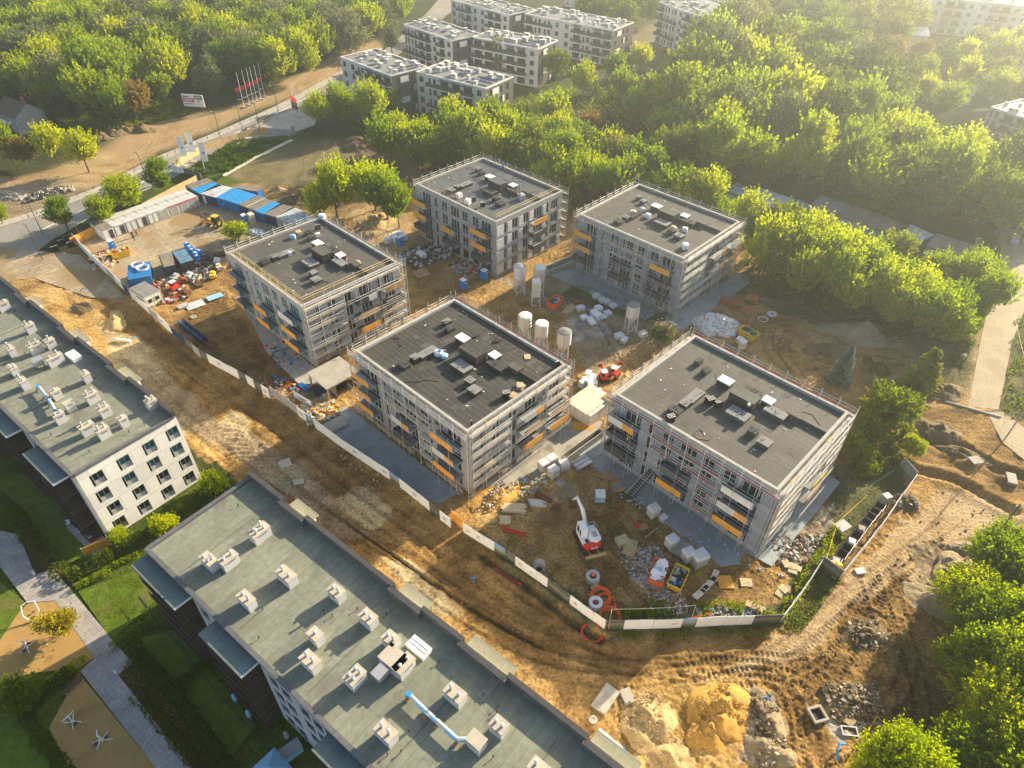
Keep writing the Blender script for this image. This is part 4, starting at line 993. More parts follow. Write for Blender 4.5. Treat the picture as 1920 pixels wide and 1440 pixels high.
terrace('pale building at the right edge with boxes on its white roof', V2((1858, 200), 9), V2((1990, 243), 9), 16, 8.6, 3, dark_end=False, white='wallblue', seed=16, nch=9, roof='offwhite')
def house(label, px, z, sx, sy, hw, hr, rz, wk='offwhite', rk='rooftile', chim=True, balc=False):
    p = at(px[0], px[1], z); T = thing('house', label, 'house', (p.x, p.y, 0), rz, None); m = MB(); hl = [(1, 2, 1, 2.2), (sx-2.4, sx-1.2, 1, 2.2), (sx/2-.6, sx/2+.6, .1, 2.2)]
    if hw > 5: hl += [(1, 2, 3.8, 5), (sx-2.4, sx-1.2, 3.8, 5)]
    wall(m, (-sx/2, -sy/2, 0), (1, 0, 0), sx, 0, hw, hl, (0, -1, 0), key=wk, rkey='greypaint')
    m.use(wk); m.quad((sx/2, -sy/2, 0), (sx/2, sy/2, 0), (sx/2, sy/2, hw), (sx/2, -sy/2, hw)); m.quad((-sx/2, -sy/2, 0), (-sx/2, sy/2, 0), (-sx/2, sy/2, hw), (-sx/2, -sy/2, hw)); m.quad((-sx/2, sy/2, 0), (sx/2, sy/2, 0), (sx/2, sy/2, hw), (-sx/2, sy/2, hw))
    m.add([(sx/2, -sy/2, hw), (sx/2, sy/2, hw), (sx/2, 0, hw+hr)], [(0, 1, 2)]); m.add([(-sx/2, -sy/2, hw), (-sx/2, sy/2, hw), (-sx/2, 0, hw+hr)], [(0, 2, 1)])
    m.build('wall', T)
    for h in hl: window(T, (-sx/2, -sy/2, 0), (1, 0, 0), (0, -1, 0), h, 2)
    r = MB().use(rk); e = .5; t = .15
    for s_ in (-1, 1):
        v = [(-sx/2-e, s_*(sy/2+e), hw-e*hr/(sy/2)), (sx/2+e, s_*(sy/2+e), hw-e*hr/(sy/2)), (sx/2+e, 0, hw+hr), (-sx/2-e, 0, hw+hr)]
        r.add(v+[(a, b, c+t) for a, b, c in v], [(0, 1, 2, 3), (4, 5, 6, 7), (0, 1, 5, 4), (1, 2, 6, 5), (2, 3, 7, 6), (3, 0, 4, 7)])
    ro = r.build('roof', T)
    if chim: c_ = MB().use('brickred'); c_.box((sx*.22, sy*.12, hw+hr), (.8, .8, 1.8)); c_.build('chimney', ro)
    if balc: c_ = MB().use('white'); c_.b2(-sx/2+.5, -sy/2-1.6, 2.9, sx/2-3, -sy/2, 3.1); c_.b2(-sx/2+.5, -sy/2-1.6, 3.1, sx/2-3, -sy/2-1.5, 4.0); c_.build('balcony', T)
    return T
house('old white house with a dark tiled roof and a balcony, at the left edge', (45, 226), 2, 10.5, 8.5, 5.2, 3.0, R(-32), wk='render_grey', balc=True)
house('low cream house with a long grey roof, in the hazy right background', (1722, 130), 2, 17, 8, 3.4, 2.6, R(-28), wk='cream', rk='roofgrey', chim=False)
house('pale roofed house just visible above the wood at the top edge', (165, 12), 2, 26, 14, 5, 2, R(-30), rk='roofgrey', chim=False)
house('white house at the top edge, right of the pale roofed one', (232, 2), 2, 14, 10, 6, 2, R(-30), rk='tinroof', chim=False)
house('dark roofed house in the hazy garden at the right edge', (1895, 175), 2, 12, 8, 3.4, 2.6, R(-28), wk='cream', chim=False)
house('small house behind the farthest terrace at the top edge', (1090, 5), 2, 14, 8, 5, 2.6, R(-40), rk='roofgrey', chim=False)
# garage row behind the tree belt
gx = [((1388, 338), (1492, 374), 'tinroof', 'long pale tin-roofed garage at the upper left end of the row'), ((1497, 374), (1538, 390), 'steelblue', 'small garage with a light blue roof in the row'), ((1540, 366), (1598, 384), 'roofgrey', 'taller grey-roofed garage in the middle of the row'),
      ((1601, 384), (1650, 402), 'bitumen', 'brown felt-roofed garage right of the grey one'), ((1652, 402), (1706, 424), 'bitumen', 'patched brown garage hidden behind the tree belt'), ((1708, 420), (1752, 440), 'tinroof', 'garage with a small white gable sticking up'), ((1756, 437), (1838, 462), 'bitumen', 'end garage with three pale doors by the lane')]
for a, b, rk, lb in gx:
    A_, B_ = at(*a, 3), at(*b, 3); d = B_-A_; T = thing('garage', lb, 'garage', (A_.x, A_.y, 0), math.atan2(d.y, d.x), 'garages in the row by the lane'); L_ = d.length
    m = MB().use('render_grey'); m.b2(.1, -7.6, 0, L_-.1, -.1, 2.75); m.build('wall', T)
    m = MB().use(rk); m.b2(0, -7.8, 2.75, L_, .1, 2.9); m.build('roof', T)
    n = max(1, int(L_/3.1))
    for i in range(n): m = MB().use('lightblue' if i % 2 == 0 else 'frame'); m.b2(L_*(i+.08)/n, -7.68, .05, L_*(i+.92)/n, -7.6, 2.3); m.build('door', T)
# ------------------------------------------------------------------ trees
def leafmesh(name, centers, dirs, sizes, shade, material, seed=0, card=False):
    rs = np.random.RandomState(seed); n = len(centers)
    d = dirs+rs.normal(0, .45, (n, 3)); d /= np.linalg.norm(d, axis=1)[:, None]
    q = rs.normal(0, 1, (n, 3)); a = np.cross(d, q); a /= np.linalg.norm(a, axis=1)[:, None]
    s = sizes[:, None]; b = d
    v = np.stack([centers-b*s*.5, centers+a*s*.38, centers+b*s*.6, centers-a*s*.38], 1).reshape(-1, 3).astype(np.float32)
    me = bpy.data.meshes.new(name); me.vertices.add(n*4); me.vertices.foreach_set('co', v.ravel())
    me.loops.add(n*4); me.loops.foreach_set('vertex_index', np.arange(n*4, dtype=np.int32)); me.polygons.add(n)
    me.polygons.foreach_set('loop_start', np.arange(0, n*4, 4, dtype=np.int32)); me.materials.append(material); me.update(calc_edges=True)
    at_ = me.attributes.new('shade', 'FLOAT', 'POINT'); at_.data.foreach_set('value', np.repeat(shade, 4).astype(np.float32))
    return me
def crown_pts(rs, n, R_, Ht, z0, shape, spiky, lpt=9, tw=1.3):
    """twigs that leave clump centres outwards and upwards; leaves sit along each twig"""
    nb = max(5, int(10*R_/3)); cl = []
    for i in range(nb):
        th = rs.uniform(0, 2*math.pi); u = rs.uniform(-.75, .95) if shape != 'dome' else rs.uniform(-.2, .95)
        rr = math.sqrt(max(0, 1-u*u))*rs.uniform(.35, .8)
        if shape == 'cone': rr *= (1-(u+1)/2)*1.3
        cl.append((R_*rr*math.cos(th), R_*rr*math.sin(th), z0+Ht/2+u*Ht*.40, rs.uniform(.75, 1.25)))
    cl = np.array(cl); nt_ = n//lpt; ci = rs.randint(0, nb, nt_); rad = R_*.46*cl[ci, 3]
    d = rs.normal(0, 1, (nt_, 3)); d /= np.linalg.norm(d, axis=1)[:, None]
    base = cl[ci, :3]+d*(rad*rs.uniform(.55, 1.0, nt_))[:, None]*np.array([1, 1, .85])
    dr = d*.8+np.array([0, 0, spiky]); dr /= np.linalg.norm(dr, axis=1)[:, None]
    ln = tw*rs.uniform(.5, 1.4, nt_)
    t = np.linspace(0, 1, lpt); P_ = base[:, None, :]+dr[:, None, :]*(ln[:, None]*t)[..., None]+rs.normal(0, .12, (nt_, lpt, 3))
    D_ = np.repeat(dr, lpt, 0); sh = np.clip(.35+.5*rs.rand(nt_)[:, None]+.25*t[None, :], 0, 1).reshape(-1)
    return P_.reshape(-1, 3), D_, sh, cl
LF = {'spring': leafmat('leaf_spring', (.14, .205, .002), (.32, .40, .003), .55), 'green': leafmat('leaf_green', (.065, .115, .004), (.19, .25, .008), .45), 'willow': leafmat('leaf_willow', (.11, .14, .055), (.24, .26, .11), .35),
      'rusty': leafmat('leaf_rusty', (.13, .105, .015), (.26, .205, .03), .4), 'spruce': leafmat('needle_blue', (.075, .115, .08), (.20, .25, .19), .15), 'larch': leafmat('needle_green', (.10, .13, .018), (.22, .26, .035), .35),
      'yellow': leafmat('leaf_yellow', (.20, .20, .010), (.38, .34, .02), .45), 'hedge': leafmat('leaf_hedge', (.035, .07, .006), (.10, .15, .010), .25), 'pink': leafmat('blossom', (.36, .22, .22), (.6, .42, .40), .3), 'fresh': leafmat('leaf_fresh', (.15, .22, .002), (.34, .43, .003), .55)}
TREES = {}
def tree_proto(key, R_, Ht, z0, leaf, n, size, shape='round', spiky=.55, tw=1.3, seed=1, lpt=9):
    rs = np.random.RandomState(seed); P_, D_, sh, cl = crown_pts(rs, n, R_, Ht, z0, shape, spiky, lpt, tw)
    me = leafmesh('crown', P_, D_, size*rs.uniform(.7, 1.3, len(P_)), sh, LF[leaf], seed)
    m = MB().use('bark'); top = z0+Ht*.55; r0 = .05*Ht+.05; m.tube((0, 0, -.6), (0, 0, z0+.2), r0*.5, 7, r2=r0*.42); m.tube((0, 0, z0+.2), (rs.uniform(-.3, .3), rs.uniform(-.3, .3), top), r0*.42, 6, r2=.05)
    for c in cl[:9]: m.tube((0, 0, z0+(c[2]-z0)*.25), (c[0]*.9, c[1]*.9, c[2]), r0*.2, 5, r2=.03)
    TREES[key] = (me, m.mesh('trunk'))
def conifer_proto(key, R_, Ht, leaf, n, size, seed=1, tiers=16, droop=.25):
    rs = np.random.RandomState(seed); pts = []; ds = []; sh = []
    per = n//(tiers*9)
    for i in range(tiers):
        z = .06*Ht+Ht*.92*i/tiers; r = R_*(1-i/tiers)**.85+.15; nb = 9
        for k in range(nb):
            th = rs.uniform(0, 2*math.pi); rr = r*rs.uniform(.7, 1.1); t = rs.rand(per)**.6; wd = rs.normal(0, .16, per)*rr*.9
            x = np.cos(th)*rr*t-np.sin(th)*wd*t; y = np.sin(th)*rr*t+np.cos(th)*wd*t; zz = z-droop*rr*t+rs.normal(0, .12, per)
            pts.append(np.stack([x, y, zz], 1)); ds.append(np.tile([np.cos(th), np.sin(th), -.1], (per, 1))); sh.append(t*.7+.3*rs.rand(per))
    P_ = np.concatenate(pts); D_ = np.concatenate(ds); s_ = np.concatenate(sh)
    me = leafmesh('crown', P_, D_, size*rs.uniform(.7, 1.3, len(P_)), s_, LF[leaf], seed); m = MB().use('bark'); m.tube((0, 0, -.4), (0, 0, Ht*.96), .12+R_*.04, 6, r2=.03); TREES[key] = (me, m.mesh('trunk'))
for i in range(5): tree_proto('far%d' % i, 4.2, 8.5, 3.0, 'spring', 3400, .62, seed=10+i, spiky=1.15, tw=2.5)
for i in range(3): tree_proto('dark%d' % i, 4.6, 9.0, 2.5, 'green', 3400, .62, seed=20+i, spiky=.4, tw=1.3)
for i in range(4): tree_proto('mid%d' % i, 4.0, 7.5, 2.0, 'fresh', 6500, .46, seed=30+i, spiky=1.1, tw=2.2)
for i in range(4): tree_proto('near%d' % i, 3.6, 6.2, 1.4, 'fresh', 22000, .27, seed=40+i, spiky=.55, tw=1.1, lpt=11)
for i in range(2): tree_proto('street%d' % i, 3.2, 6.0, 1.8, 'spring', 7000, .36, seed=50+i, spiky=.9, tw=1.4)
tree_proto('willow', 6.0, 11, 1.5, 'willow', 9000, .5, seed=60, spiky=.1, tw=1.6)
tree_proto('poplar', 3.6, 11, 2, 'willow', 6500, .5, seed=61, spiky=.9, tw=1.2)
tree_proto('rusty0', 3.9, 6.0, 1.2, 'rusty', 5500, .48, 'dome', .35, seed=62); tree_proto('rusty1', 4.1, 6.5, 1.5, 'rusty', 5500, .48, 'dome', .35, seed=63)
tree_proto('yellow', 2.0, 3.0, .8, 'yellow', 5200, .22, 'dome', .7, .8, seed=64); tree_proto('yellow1', 2.1, 2.8, .7, 'green', 5200, .22, 'dome', .7, .8, seed=65)
for i in range(2): tree_proto('bush%d' % i, 1.3, 1.7, .2, 'fresh', 2600, .2, 'dome', .5, .5, seed=66+i)
tree_proto('lilac', 2.2, 3.4, .6, 'green', 5200, .24, 'dome', .6, .7, seed=70)
for i in range(2): conifer_proto('spruce%d' % i, 2.7, 9.5, 'spruce', 7000, .42, seed=80+i)
conifer_proto('fir', 3.4, 11, 'green', 7000, .5, seed=85); conifer_proto('larch', 3.3, 9, 'larch', 9000, .36, seed=86, tiers=13, droop=.1)
conifer_proto('thuja', .75, 4.5, 'hedge', 2400, .28, seed=87, tiers=14, droop=-.6)
def tree(key, x, y, s=1.0, label=None, group=None, cat='tree', name='tree', z=0, sz=None):
    T = thing(name, label, cat, (x, y, z), rng.uniform(0, 6.28), group); T.scale = (s*rng.uniform(.92, 1.08), s*rng.uniform(.92, 1.08), (sz or s)*rng.uniform(.88, 1.18))
    a, b = TREES[key]; link('crown', a, T); link('trunk', b, T); return T
def tpx(key, px, py, s, label, group=None, cat='tree', name='tree', sz=None, lift=0):
    """tree whose crown middle is seen at (px,py)"""
    me = TREES[key][0]; q = {'far': 7.2, 'dark': 7, 'mid': 5.8, 'near': 4.2, 'street': 4.6, 'willow': 7, 'poplar': 7.5, 'rusty': 3.8, 'yellow': 2, 'bush': .9, 'lilac': 2, 'spruce': 4, 'fir': 4.5, 'larch': 4, 'thuja': 2}[key.rstrip('0123456789')]
    p = at(px, py, q*(sz or s)); return tree(key, p.x, p.y, s, label, group, cat, name, sz=sz)
placed = []; CAND = []
def scatter(px, step, keys, label, group, smin=.85, smax=1.2, zc=6.5, jit=.35, cap=999, name='tree'):
    """individual trees on a loose grid inside a region of the photo (tree tops seen in it)"""
    pts = P2(px, zc); xs_ = [p[0] for p in pts]; ys_ = [p[1] for p in pts]; out = []
    y = min(ys_); r = 0
    while y < max(ys_):
        x = min(xs_)+(step/2 if r % 2 else 0)
        while x < max(xs_):
            a, b = x+rng.uniform(-jit, jit)*step, y+rng.uniform(-jit, jit)*step
            ok = False; n = len(pts)
            for i in range(n):
                (ax, ay), (bx, by) = pts[i], pts[(i+1) % n]
                if (ay > b) != (by > b) and a < (bx-ax)*(b-ay)/(by-ay)+ax: ok = not ok
            if ok and all((a-p)**2+(b-q)**2 > (step*.55)**2 for p, q in placed): out.append((a, b))
            x += step
        y += step*.87; r += 1
    for a, b in out: placed.append((a, b)); CAND.append((a, b, rng.choice(keys), rng.uniform(smin, smax), label, group))
    return len(out)
NT = 0
FAR = ['far0', 'far1', 'far2', 'far3', 'far4']; DK = ['dark0', 'dark1', 'dark2']; MID = ['mid0', 'mid1', 'mid2', 'mid3']
# hand-placed trees first
tpx('poplar', 388, 140, 1.15, 'tall silvery poplar behind the advertising hoarding by the street')
tpx('willow', 462, 95, 1.15, 'broad silvery willow at the edge of the wood, behind the flagpoles')
tpx('poplar', 732, 68, .85, 'slim pale tree at the corner of the middle terrace')
tpx('poplar', 935, 105, 1.0, 'pale feathery poplar in front of the middle terrace')
tpx('dark0', 1048, 122, .95, 'round dark green tree at the right end of the middle terrace')
tpx('rusty0', 262, 195, 1.25, 'olive brown round tree left of the advertising hoarding')
tpx('far1', 215, 200, .9, 'bright tree left of the olive brown one at the wood edge')
tpx('far2', 298, 165, .85, 'small bright tree in front of the wood, left of the poplar')
tpx('rusty0', 40, 290, 1.0, 'olive tree at the left edge beyond the street'); tpx('far3', 95, 270, .85, 'bright upright tree beside the old white house'); tpx('far0', 150, 280, .9, 'round bright tree on the bare earth beyond the street')
tpx('far4', 10, 270, .8, 'tree cut off by the left edge beyond the street')
tpx('dark1', 78, 210, .55, 'dark slim tree against the old white house')
tpx('street0', 300, 330, 1.05, 'street tree next to the three white banners', 'young trees along the street'); tpx('street1', 225, 362, 1.2, 'largest street tree, left of the grey containers', 'young trees along the street')
tpx('street0', 115, 400, .9, 'street tree nearest the road junction', 'young trees along the street'); tpx('street1', 188, 400, .85, 'small street tree between the two big ones', 'young trees along the street')
tpx('street1', -4, 400, .6, 'street tree just peeking in at the left edge', 'young trees along the street')
for k, (a, b, s) in enumerate(((600, 205, 1.1), (645, 190, 1.25), (690, 200, 1.2), (730, 185, 1.0), (745, 245, .95))):
    tpx(MID[k % 4], a, b, s, ['leftmost', 'second', 'third', 'fourth', 'front'][k]+' tree of the clump at the end of the orange hoarding', 'clump at the end of the orange hoarding')
for k, (a, b, s) in enumerate(((625, 364, 1.25), (598, 382, .8), (698, 345, 1.2), (722, 368, 1.15), (745, 392, .85))):
    tpx(MID[(k+1) % 4], a, b, s, ['big tree left', 'low shrub at the left', 'tall tree', 'round tree', 'low tree at the right'][k]+' of the small grove behind the container yard', 'small grove behind the container yard')
tpx('bush0', 445, 440, 1.8, 'leafy young tree at the corner of the container yard')
for k, (a, b) in enumerate(((1095, 150), (1150, 130), (1170, 165), (1205, 105), (1195, 200), (1040, 200), (1225, 165))):
    tpx(FAR[k % 5], a, b, .9+.1*(k % 3), ['bright tree at the lawn end', 'bright tree beyond the lawn', 'tall tree on the scrub', 'tree by the far earthworks', 'large tree in the middle of the scrub', 'low bright tree near the terrace corner', 'dense tree right of the scrub'][k]+' behind the blocks', 'trees between the terraces and the new blocks')
tpx('rusty1', 1160, 300, 1.3, 'large olive and rust coloured tree behind the far right block')
tpx('rusty0', 1313, 285, 1.15, 'rusty brown domed tree by the garages')
tpx('rusty1', 1108, 240, 1.0, 'dull olive tree in the belt behind the two far blocks')
tpx('rusty0', 1410, 345, .8, 'yellowish tree in front of the tin-roofed garage')
for k, (a, b, s) in enumerate(((1470, 300, 1.1), (1600, 310, 1.25), (1665, 300, 1.15), (1700, 330, 1.1), (1750, 350, 1.2), (1560, 290, .9), (1800, 330, 1.2), (1840, 380, 1.0))):
    tpx(('spruce0', 'spruce1', 'fir')[k % 3], a, b, s, 'dark conifer standing behind the row of garages', 'dark conifers behind the garages')
placed += [(o.location.x, o.location.y) for o in bpy.data.objects if o.get('category') == 'tree']
for k, (a, b, s) in enumerate(((1230, 345, .8), (1275, 345, .85), (1335, 362, .85), (1385, 405, .8))):
    tpx(MID[k], a, b, s, ['first', 'second', 'third', 'fourth'][k]+' bright tree behind the back corner of the far right block', 'trees behind the far right block')
placed += [(o.location.x, o.location.y) for o in bpy.data.objects if o.get('category') == 'tree']
# masses of trees one can still tell apart
def sc(*a, **k):
    global NT; n = scatter(*a, **k); NT += n; print('SC', a[3][:40], n)
sc([(700, 270), (770, 255), (830, 228), (1000, 235), (1100, 262), (1160, 280), (1240, 330), (1260, 350), (1080, 350), (920, 290), (800, 290)], 5.6, MID+FAR+DK[:2], 'bright tree in the belt right behind the two far blocks', 'belt of trees behind the two far blocks', .8, 1.05, 5.5)
sc([(1210, 350), (1320, 375), (1420, 425), (1560, 455), (1690, 480), (1740, 500), (1640, 575), (1500, 520), (1420, 480), (1390, 420), (1250, 375)], 5.4, MID+FAR+DK[:1], 'sunlit tree in the belt in front of the garages', 'belt of trees in front of the garages', .8, 1.08, 5.5)
sc([(1660, 560), (1720, 500), (1850, 510), (1860, 560), (1780, 610), (1680, 600)], 5.0, MID, 'bright yellow-green tree at the end of the belt by the lane', 'bright trees by the lane', .8, 1.0, 5)
sc([(-120, 0), (-120, 215), (60, 165), (150, 180), (320, 155), (350, 110), (430, 115), (510, 145), (620, 85), (740, 30), (770, 0), (760, -25), (300, -45), (-120, -40)], 9.6, FAR+FAR+DK+['willow'], 'tree of the wood beyond the street', 'trees of the wood beyond the street', 1.0, 1.35, 8)
sc([(1290, 100), (1380, 60), (1500, 85), (1640, 130), (1680, 200), (1560, 250), (1380, 260), (1250, 220), (1280, 150)], 8.4, DK+DK+FAR+['rusty0', 'willow'], 'large dark tree of the hazy park on the right', 'trees of the hazy park on the right', 1.15, 1.6, 9)
sc([(1220, 230), (1380, 255), (1560, 240), (1700, 230), (1800, 290), (1990, 340), (1990, 420), (1850, 400), (1700, 370), (1600, 345), (1440, 320), (1230, 300)], 7.6, FAR+FAR+DK+['fir', 'rusty1', 'spruce0'], 'tree in the hazy belt behind the garages', 'trees in the hazy belt behind the garages', 1.0, 1.3, 7)
sc([(1390, 40), (1500, -10), (1560, -30), (1740, 40), (1740, 90), (1650, 110), (1500, 60)], 13, DK+['rusty0'], 'hazy tree between the grey and the white background buildings', 'hazy trees at the top right', 1.1, 1.5, 8)
sc([(1690, 120), (1780, 90), (1990, 60), (1990, 190), (1860, 165), (1760, 190), (1700, 180)], 13, FAR+DK+['rusty1'], 'faded tree round the cream house', 'faded trees round the cream house', .8, 1.2, 7)
sc([(1060, 0), (1230, -10), (1240, 20), (1180, 40), (1080, 20)], 11, DK, 'tree behind the farthest terrace', 'trees behind the farthest terrace', 1, 1.3, 8)
# the trees that show largest stay individuals; the far rest of the woods is one object of stuff
CAND.sort(key=lambda c: -(c[3]**2)/(c[0]**2+c[1]**2+CAM_H**2))
hand = sum(1 for o in bpy.data.objects if o.get('category') == 'tree')
KEEP = 262-hand
for a, b_, k, s_, lb, gr in CAND[:KEEP]: tree(k, a, b_, s_, lb, gr)
def forest(cands):
    me = bpy.data.meshes.new('distant_woods'); me.from_pydata([(c[0], c[1], 0) for c in cands], [], [])
    f = me.attributes.new('size', 'FLOAT', 'POINT'); f.data.foreach_set('value', [c[3] for c in cands])
    f = me.attributes.new('turn', 'FLOAT', 'POINT'); f.data.foreach_set('value', [rng.uniform(0, 6.28) for c in cands])
    ks = sorted({c[2] for c in cands}); f = me.attributes.new('pick', 'INT', 'POINT'); f.data.foreach_set('value', [ks.index(c[2]) for c in cands])
    o = link('distant_woods', me); g = bpy.data.node_groups.new('woods', 'GeometryNodeTree')
    g.interface.new_socket('Geometry', in_out='INPUT', socket_type='NodeSocketGeometry'); g.interface.new_socket('Geometry', in_out='OUTPUT', socket_type='NodeSocketGeometry')
    N = g.nodes.new; gi = N('NodeGroupInput'); go = N('NodeGroupOutput'); ip = N('GeometryNodeInstanceOnPoints'); jn = N('GeometryNodeGeometryToInstance')
    src = {}
    for ob in bpy.data.objects:
        if ob.name.startswith('crown') and ob.data: src.setdefault(ob.data.name, ob)
    for k in reversed(ks):
        oi = N('GeometryNodeObjectInfo'); oi.transform_space = 'ORIGINAL'; oi.inputs['Object'].default_value = src[TREES[k][0].name]; oi.inputs['As Instance'].default_value = False
        g.links.new(oi.outputs['Geometry'], jn.inputs[0])
    def att(nm, ty):
        n = N('GeometryNodeInputNamedAttribute'); n.data_type = ty; n.inputs['Name'].default_value = nm; return n.outputs[0]
    cx = N('ShaderNodeCombineXYZ'); g.links.new(att('turn', 'FLOAT'), cx.inputs[2])
    ip.inputs['Pick Instance'].default_value = True
    g.links.new(gi.outputs[0], ip.inputs['Points']); g.links.new(jn.outputs[0], ip.inputs['Instance']); g.links.new(att('pick', 'INT'), ip.inputs['Instance Index'])
    g.links.new(cx.outputs[0], ip.inputs['Rotation']); g.links.new(att('size', 'FLOAT'), ip.inputs['Scale']); g.links.new(ip.outputs[0], go.inputs[0])
    md = o.modifiers.new('woods', 'NODES'); md.node_group = g; struct(o, 'stuff')
forest(CAND[KEEP:])
print('scattered', NT, 'kept', KEEP, 'hand', hand)

# right-hand side, near
for k, (a, b, s, t_) in enumerate(((1680, 762, 1.15, 'dark0'), (1650, 780, .8, 'dark1'), (1712, 840, .55, 'near0'), (1632, 800, .8, 'dark2'), (1610, 840, .6, 'dark1'))):
    tpx(t_, a, b, s*.8, ['big round green tree', 'tree tucked behind the big round one', 'small bright bush', 'dark tree nearest the scaffold corner', 'low dark shrub mass'][k]+' right of the block by the excavator')
tpx('larch', 1740, 690, 1.15, 'loose yellow-green larch above the big round tree'); tpx('larch', 1655, 745, .7, 'small larch beside the blue spruce'); tpx('spruce0', 1582, 690, .82, 'silver-blue spruce behind the block by the excavator')
for k, (a, b, s) in enumerate(((1880, 1050, .9), (1850, 1120, 1.0), (1915, 1110, 1.0), (1880, 1180, 1.0), (1960, 1180, 1.1), (1830, 1260, .85), (1905, 1270, 1.05), (1860, 1330, 1.0), (1950, 1350, 1.1), (1800, 1430, .8), (1880, 1440, 1.0), (1690, 1450, .85), (1980, 1040, 1.0), (1740, 1475, .7), (1640, 1470, .55), (1965, 1440, 1.1))):
    tpx('near%d' % (k % 4), a, b, s*1.2, ['topmost', 'second', 'edge', 'middle', 'large edge', 'leftmost bulging', 'central', 'dense', 'right edge', 'lower', 'lower central', 'small bright', 'upper edge', 'low', 'bottom', 'bottom corner'][k]+' tree of the grove in the bottom right corner', 'grove in the bottom right corner')
tpx('lilac', 1245, 630, 1.0, 'green bush with pink blossom between the blocks', cat='bush', name='bush')
p = at(1252, 617, 3.6); rs = np.random.RandomState(5); bl_ = rs.normal(0, 1, (520, 3))*np.array([1.0, 1.0, .45])
lb = [o for o in bpy.data.objects if o.get('label', '').startswith('green bush with pink')][0]
link('blossom', leafmesh('blossom', bl_+np.array([.4, .2, 3.9]), np.tile([0, 0, 1.], (520, 1)), np.full(520, .28), rs.rand(520), LF['pink'], 3), lb)
# garden
tpx('yellow', 103, 1172, 1.05, 'yellow-leaved tree on the gym floor beside the promenade'); tpx('yellow1', 42, 1295, 1.1, 'olive green tree below the yellow-leaved one')
for k, (a, b, s, t_) in enumerate(((408, 905, .95, 'bush0'), (305, 985, .8, 'bush1'), (228, 1008, .6, 'bush0'))):
    tpx(t_, a, b, s*1.5, ['shrub at the right corner of the white gable', 'largest shrub in front of the white gable', 'round shrub at the left foot of the white gable'][k], None, 'bush', 'bush')
p = at(85, 225, 0); tree('thuja', p.x, p.y, 1.6, 'tall dark thuja beside the old white house')
def hedge(label, px, w, h, leaf='hedge', size=.2, dens=90, cat='hedge', z=0):
    pts = [Vector((a, b, 0)) for a, b in P2(px)]; P_ = []; D_ = []; rs = np.random.RandomState(len(label)*7+int(px[0][0])); core = MB().use('bedsoil'); o0 = pts[0].copy()
    for a, b in zip(pts[:-1], pts[1:]):
        d = (b-a); L_ = d.length; d.normalize(); n = Vector((-d.y, d.x, 0)); k = int(L_*dens*(w+h)); t = rs.rand(k)*L_; s_ = rs.rand(k)
        lump = 1+.18*np.sin(t*2.1)+.12*np.sin(t*5.3+1)
        ang = s_*math.pi; ox = np.cos(ang)*w/2*lump*rs.uniform(.8, 1.08, k); oz = np.abs(np.sin(ang))**.5*h*lump*rs.uniform(.85, 1.08, k)
        for i in range(k): q = a-o0+d*t[i]+n*ox[i]; P_.append((q.x, q.y, oz[i])); D_.append((n.x*ox[i], n.y*ox[i], oz[i]*.4+.1))
    P_ = np.array(P_); D_ = np.array(D_); me = leafmesh('foliage', P_, D_, np.full(len(P_), size), rs.rand(len(P_)), LF[leaf], 4)
    T = thing('hedge', label, cat, (o0.x, o0.y, z)); link('foliage', me, T)
    m = MB().use('bark')
    for a, b in zip(pts[:-1], pts[1:]):
        n_ = max(2, int((b-a).length/1.2))
        for i in range(n_): q = a-o0+(b-a)*((i+.5)/n_); m.tube((q.x, q.y, -.05), (q.x, q.y, h*.8), .06, 5)
    m.build('stem', T); return T
hedge('dark green hedge running under the white gable to the road', [(130, 1088), (190, 1055), (250, 1022), (300, 990), (360, 950), (430, 915)], 1.7, 1.3)
hedge('low pale green hedge between the two garden lawns', [(143, 1105), (178, 1085), (210, 1072)], .9, .7, 'fresh', .16)
hedge('low pale green hedge at the corner of the long building', [(215, 1062), (240, 1050), (262, 1040)], .8, .6, 'fresh', .16)
hedge('dark bank of shrubs along the promenade near the gable', [(20, 960), (50, 1000), (90, 1045), (125, 1085)], 2.2, .9, 'hedge', .2, 60)
hedge('clipped shrubs between the yellow tree and the promenade', [(95, 1285), (130, 1262), (165, 1235)], 1.4, .9, 'fresh', .18)
hedge('dark clipped hedge left of the lower gym floor', [(50, 1345), (85, 1300), (110, 1280), (140, 1255)], 1.6, .9)
hedge('dark clipped hedge curling round the lower gym floor', [(50, 1345), (80, 1390), (110, 1425), (150, 1470)], 1.4, .9)
hedge('garden hedge below the bright lawn', [(210, 1220), (250, 1190), (290, 1165)], 1.3, 1.0, 'fresh', .18)
hedge('shaded long hedge along the gardens of the long building', [(250, 1210), (300, 1270), (350, 1330), (400, 1400), (440, 1450)], 1.5, 1.0)
hedge('shaded cross hedge between two gardens of the long building', [(330, 1290), (365, 1265), (390, 1245)], 1.2, 1.0)
hedge('dark low planting beside the lower promenade', [(255, 1300), (300, 1350), (350, 1410), (390, 1460)], 1.6, .5, 'hedge', .18, 50)
hedge('brown-topped hedge beside the blue spruce', [(1610, 690), (1640, 700), (1662, 716)], 1.8, 2.4, 'rusty', .28, 50)
hedge('dark hedge between the scaffold corner and the wall panel', [(1600, 800), (1640, 815), (1690, 850)], 2.4, 2.4, 'hedge', .3, 45)
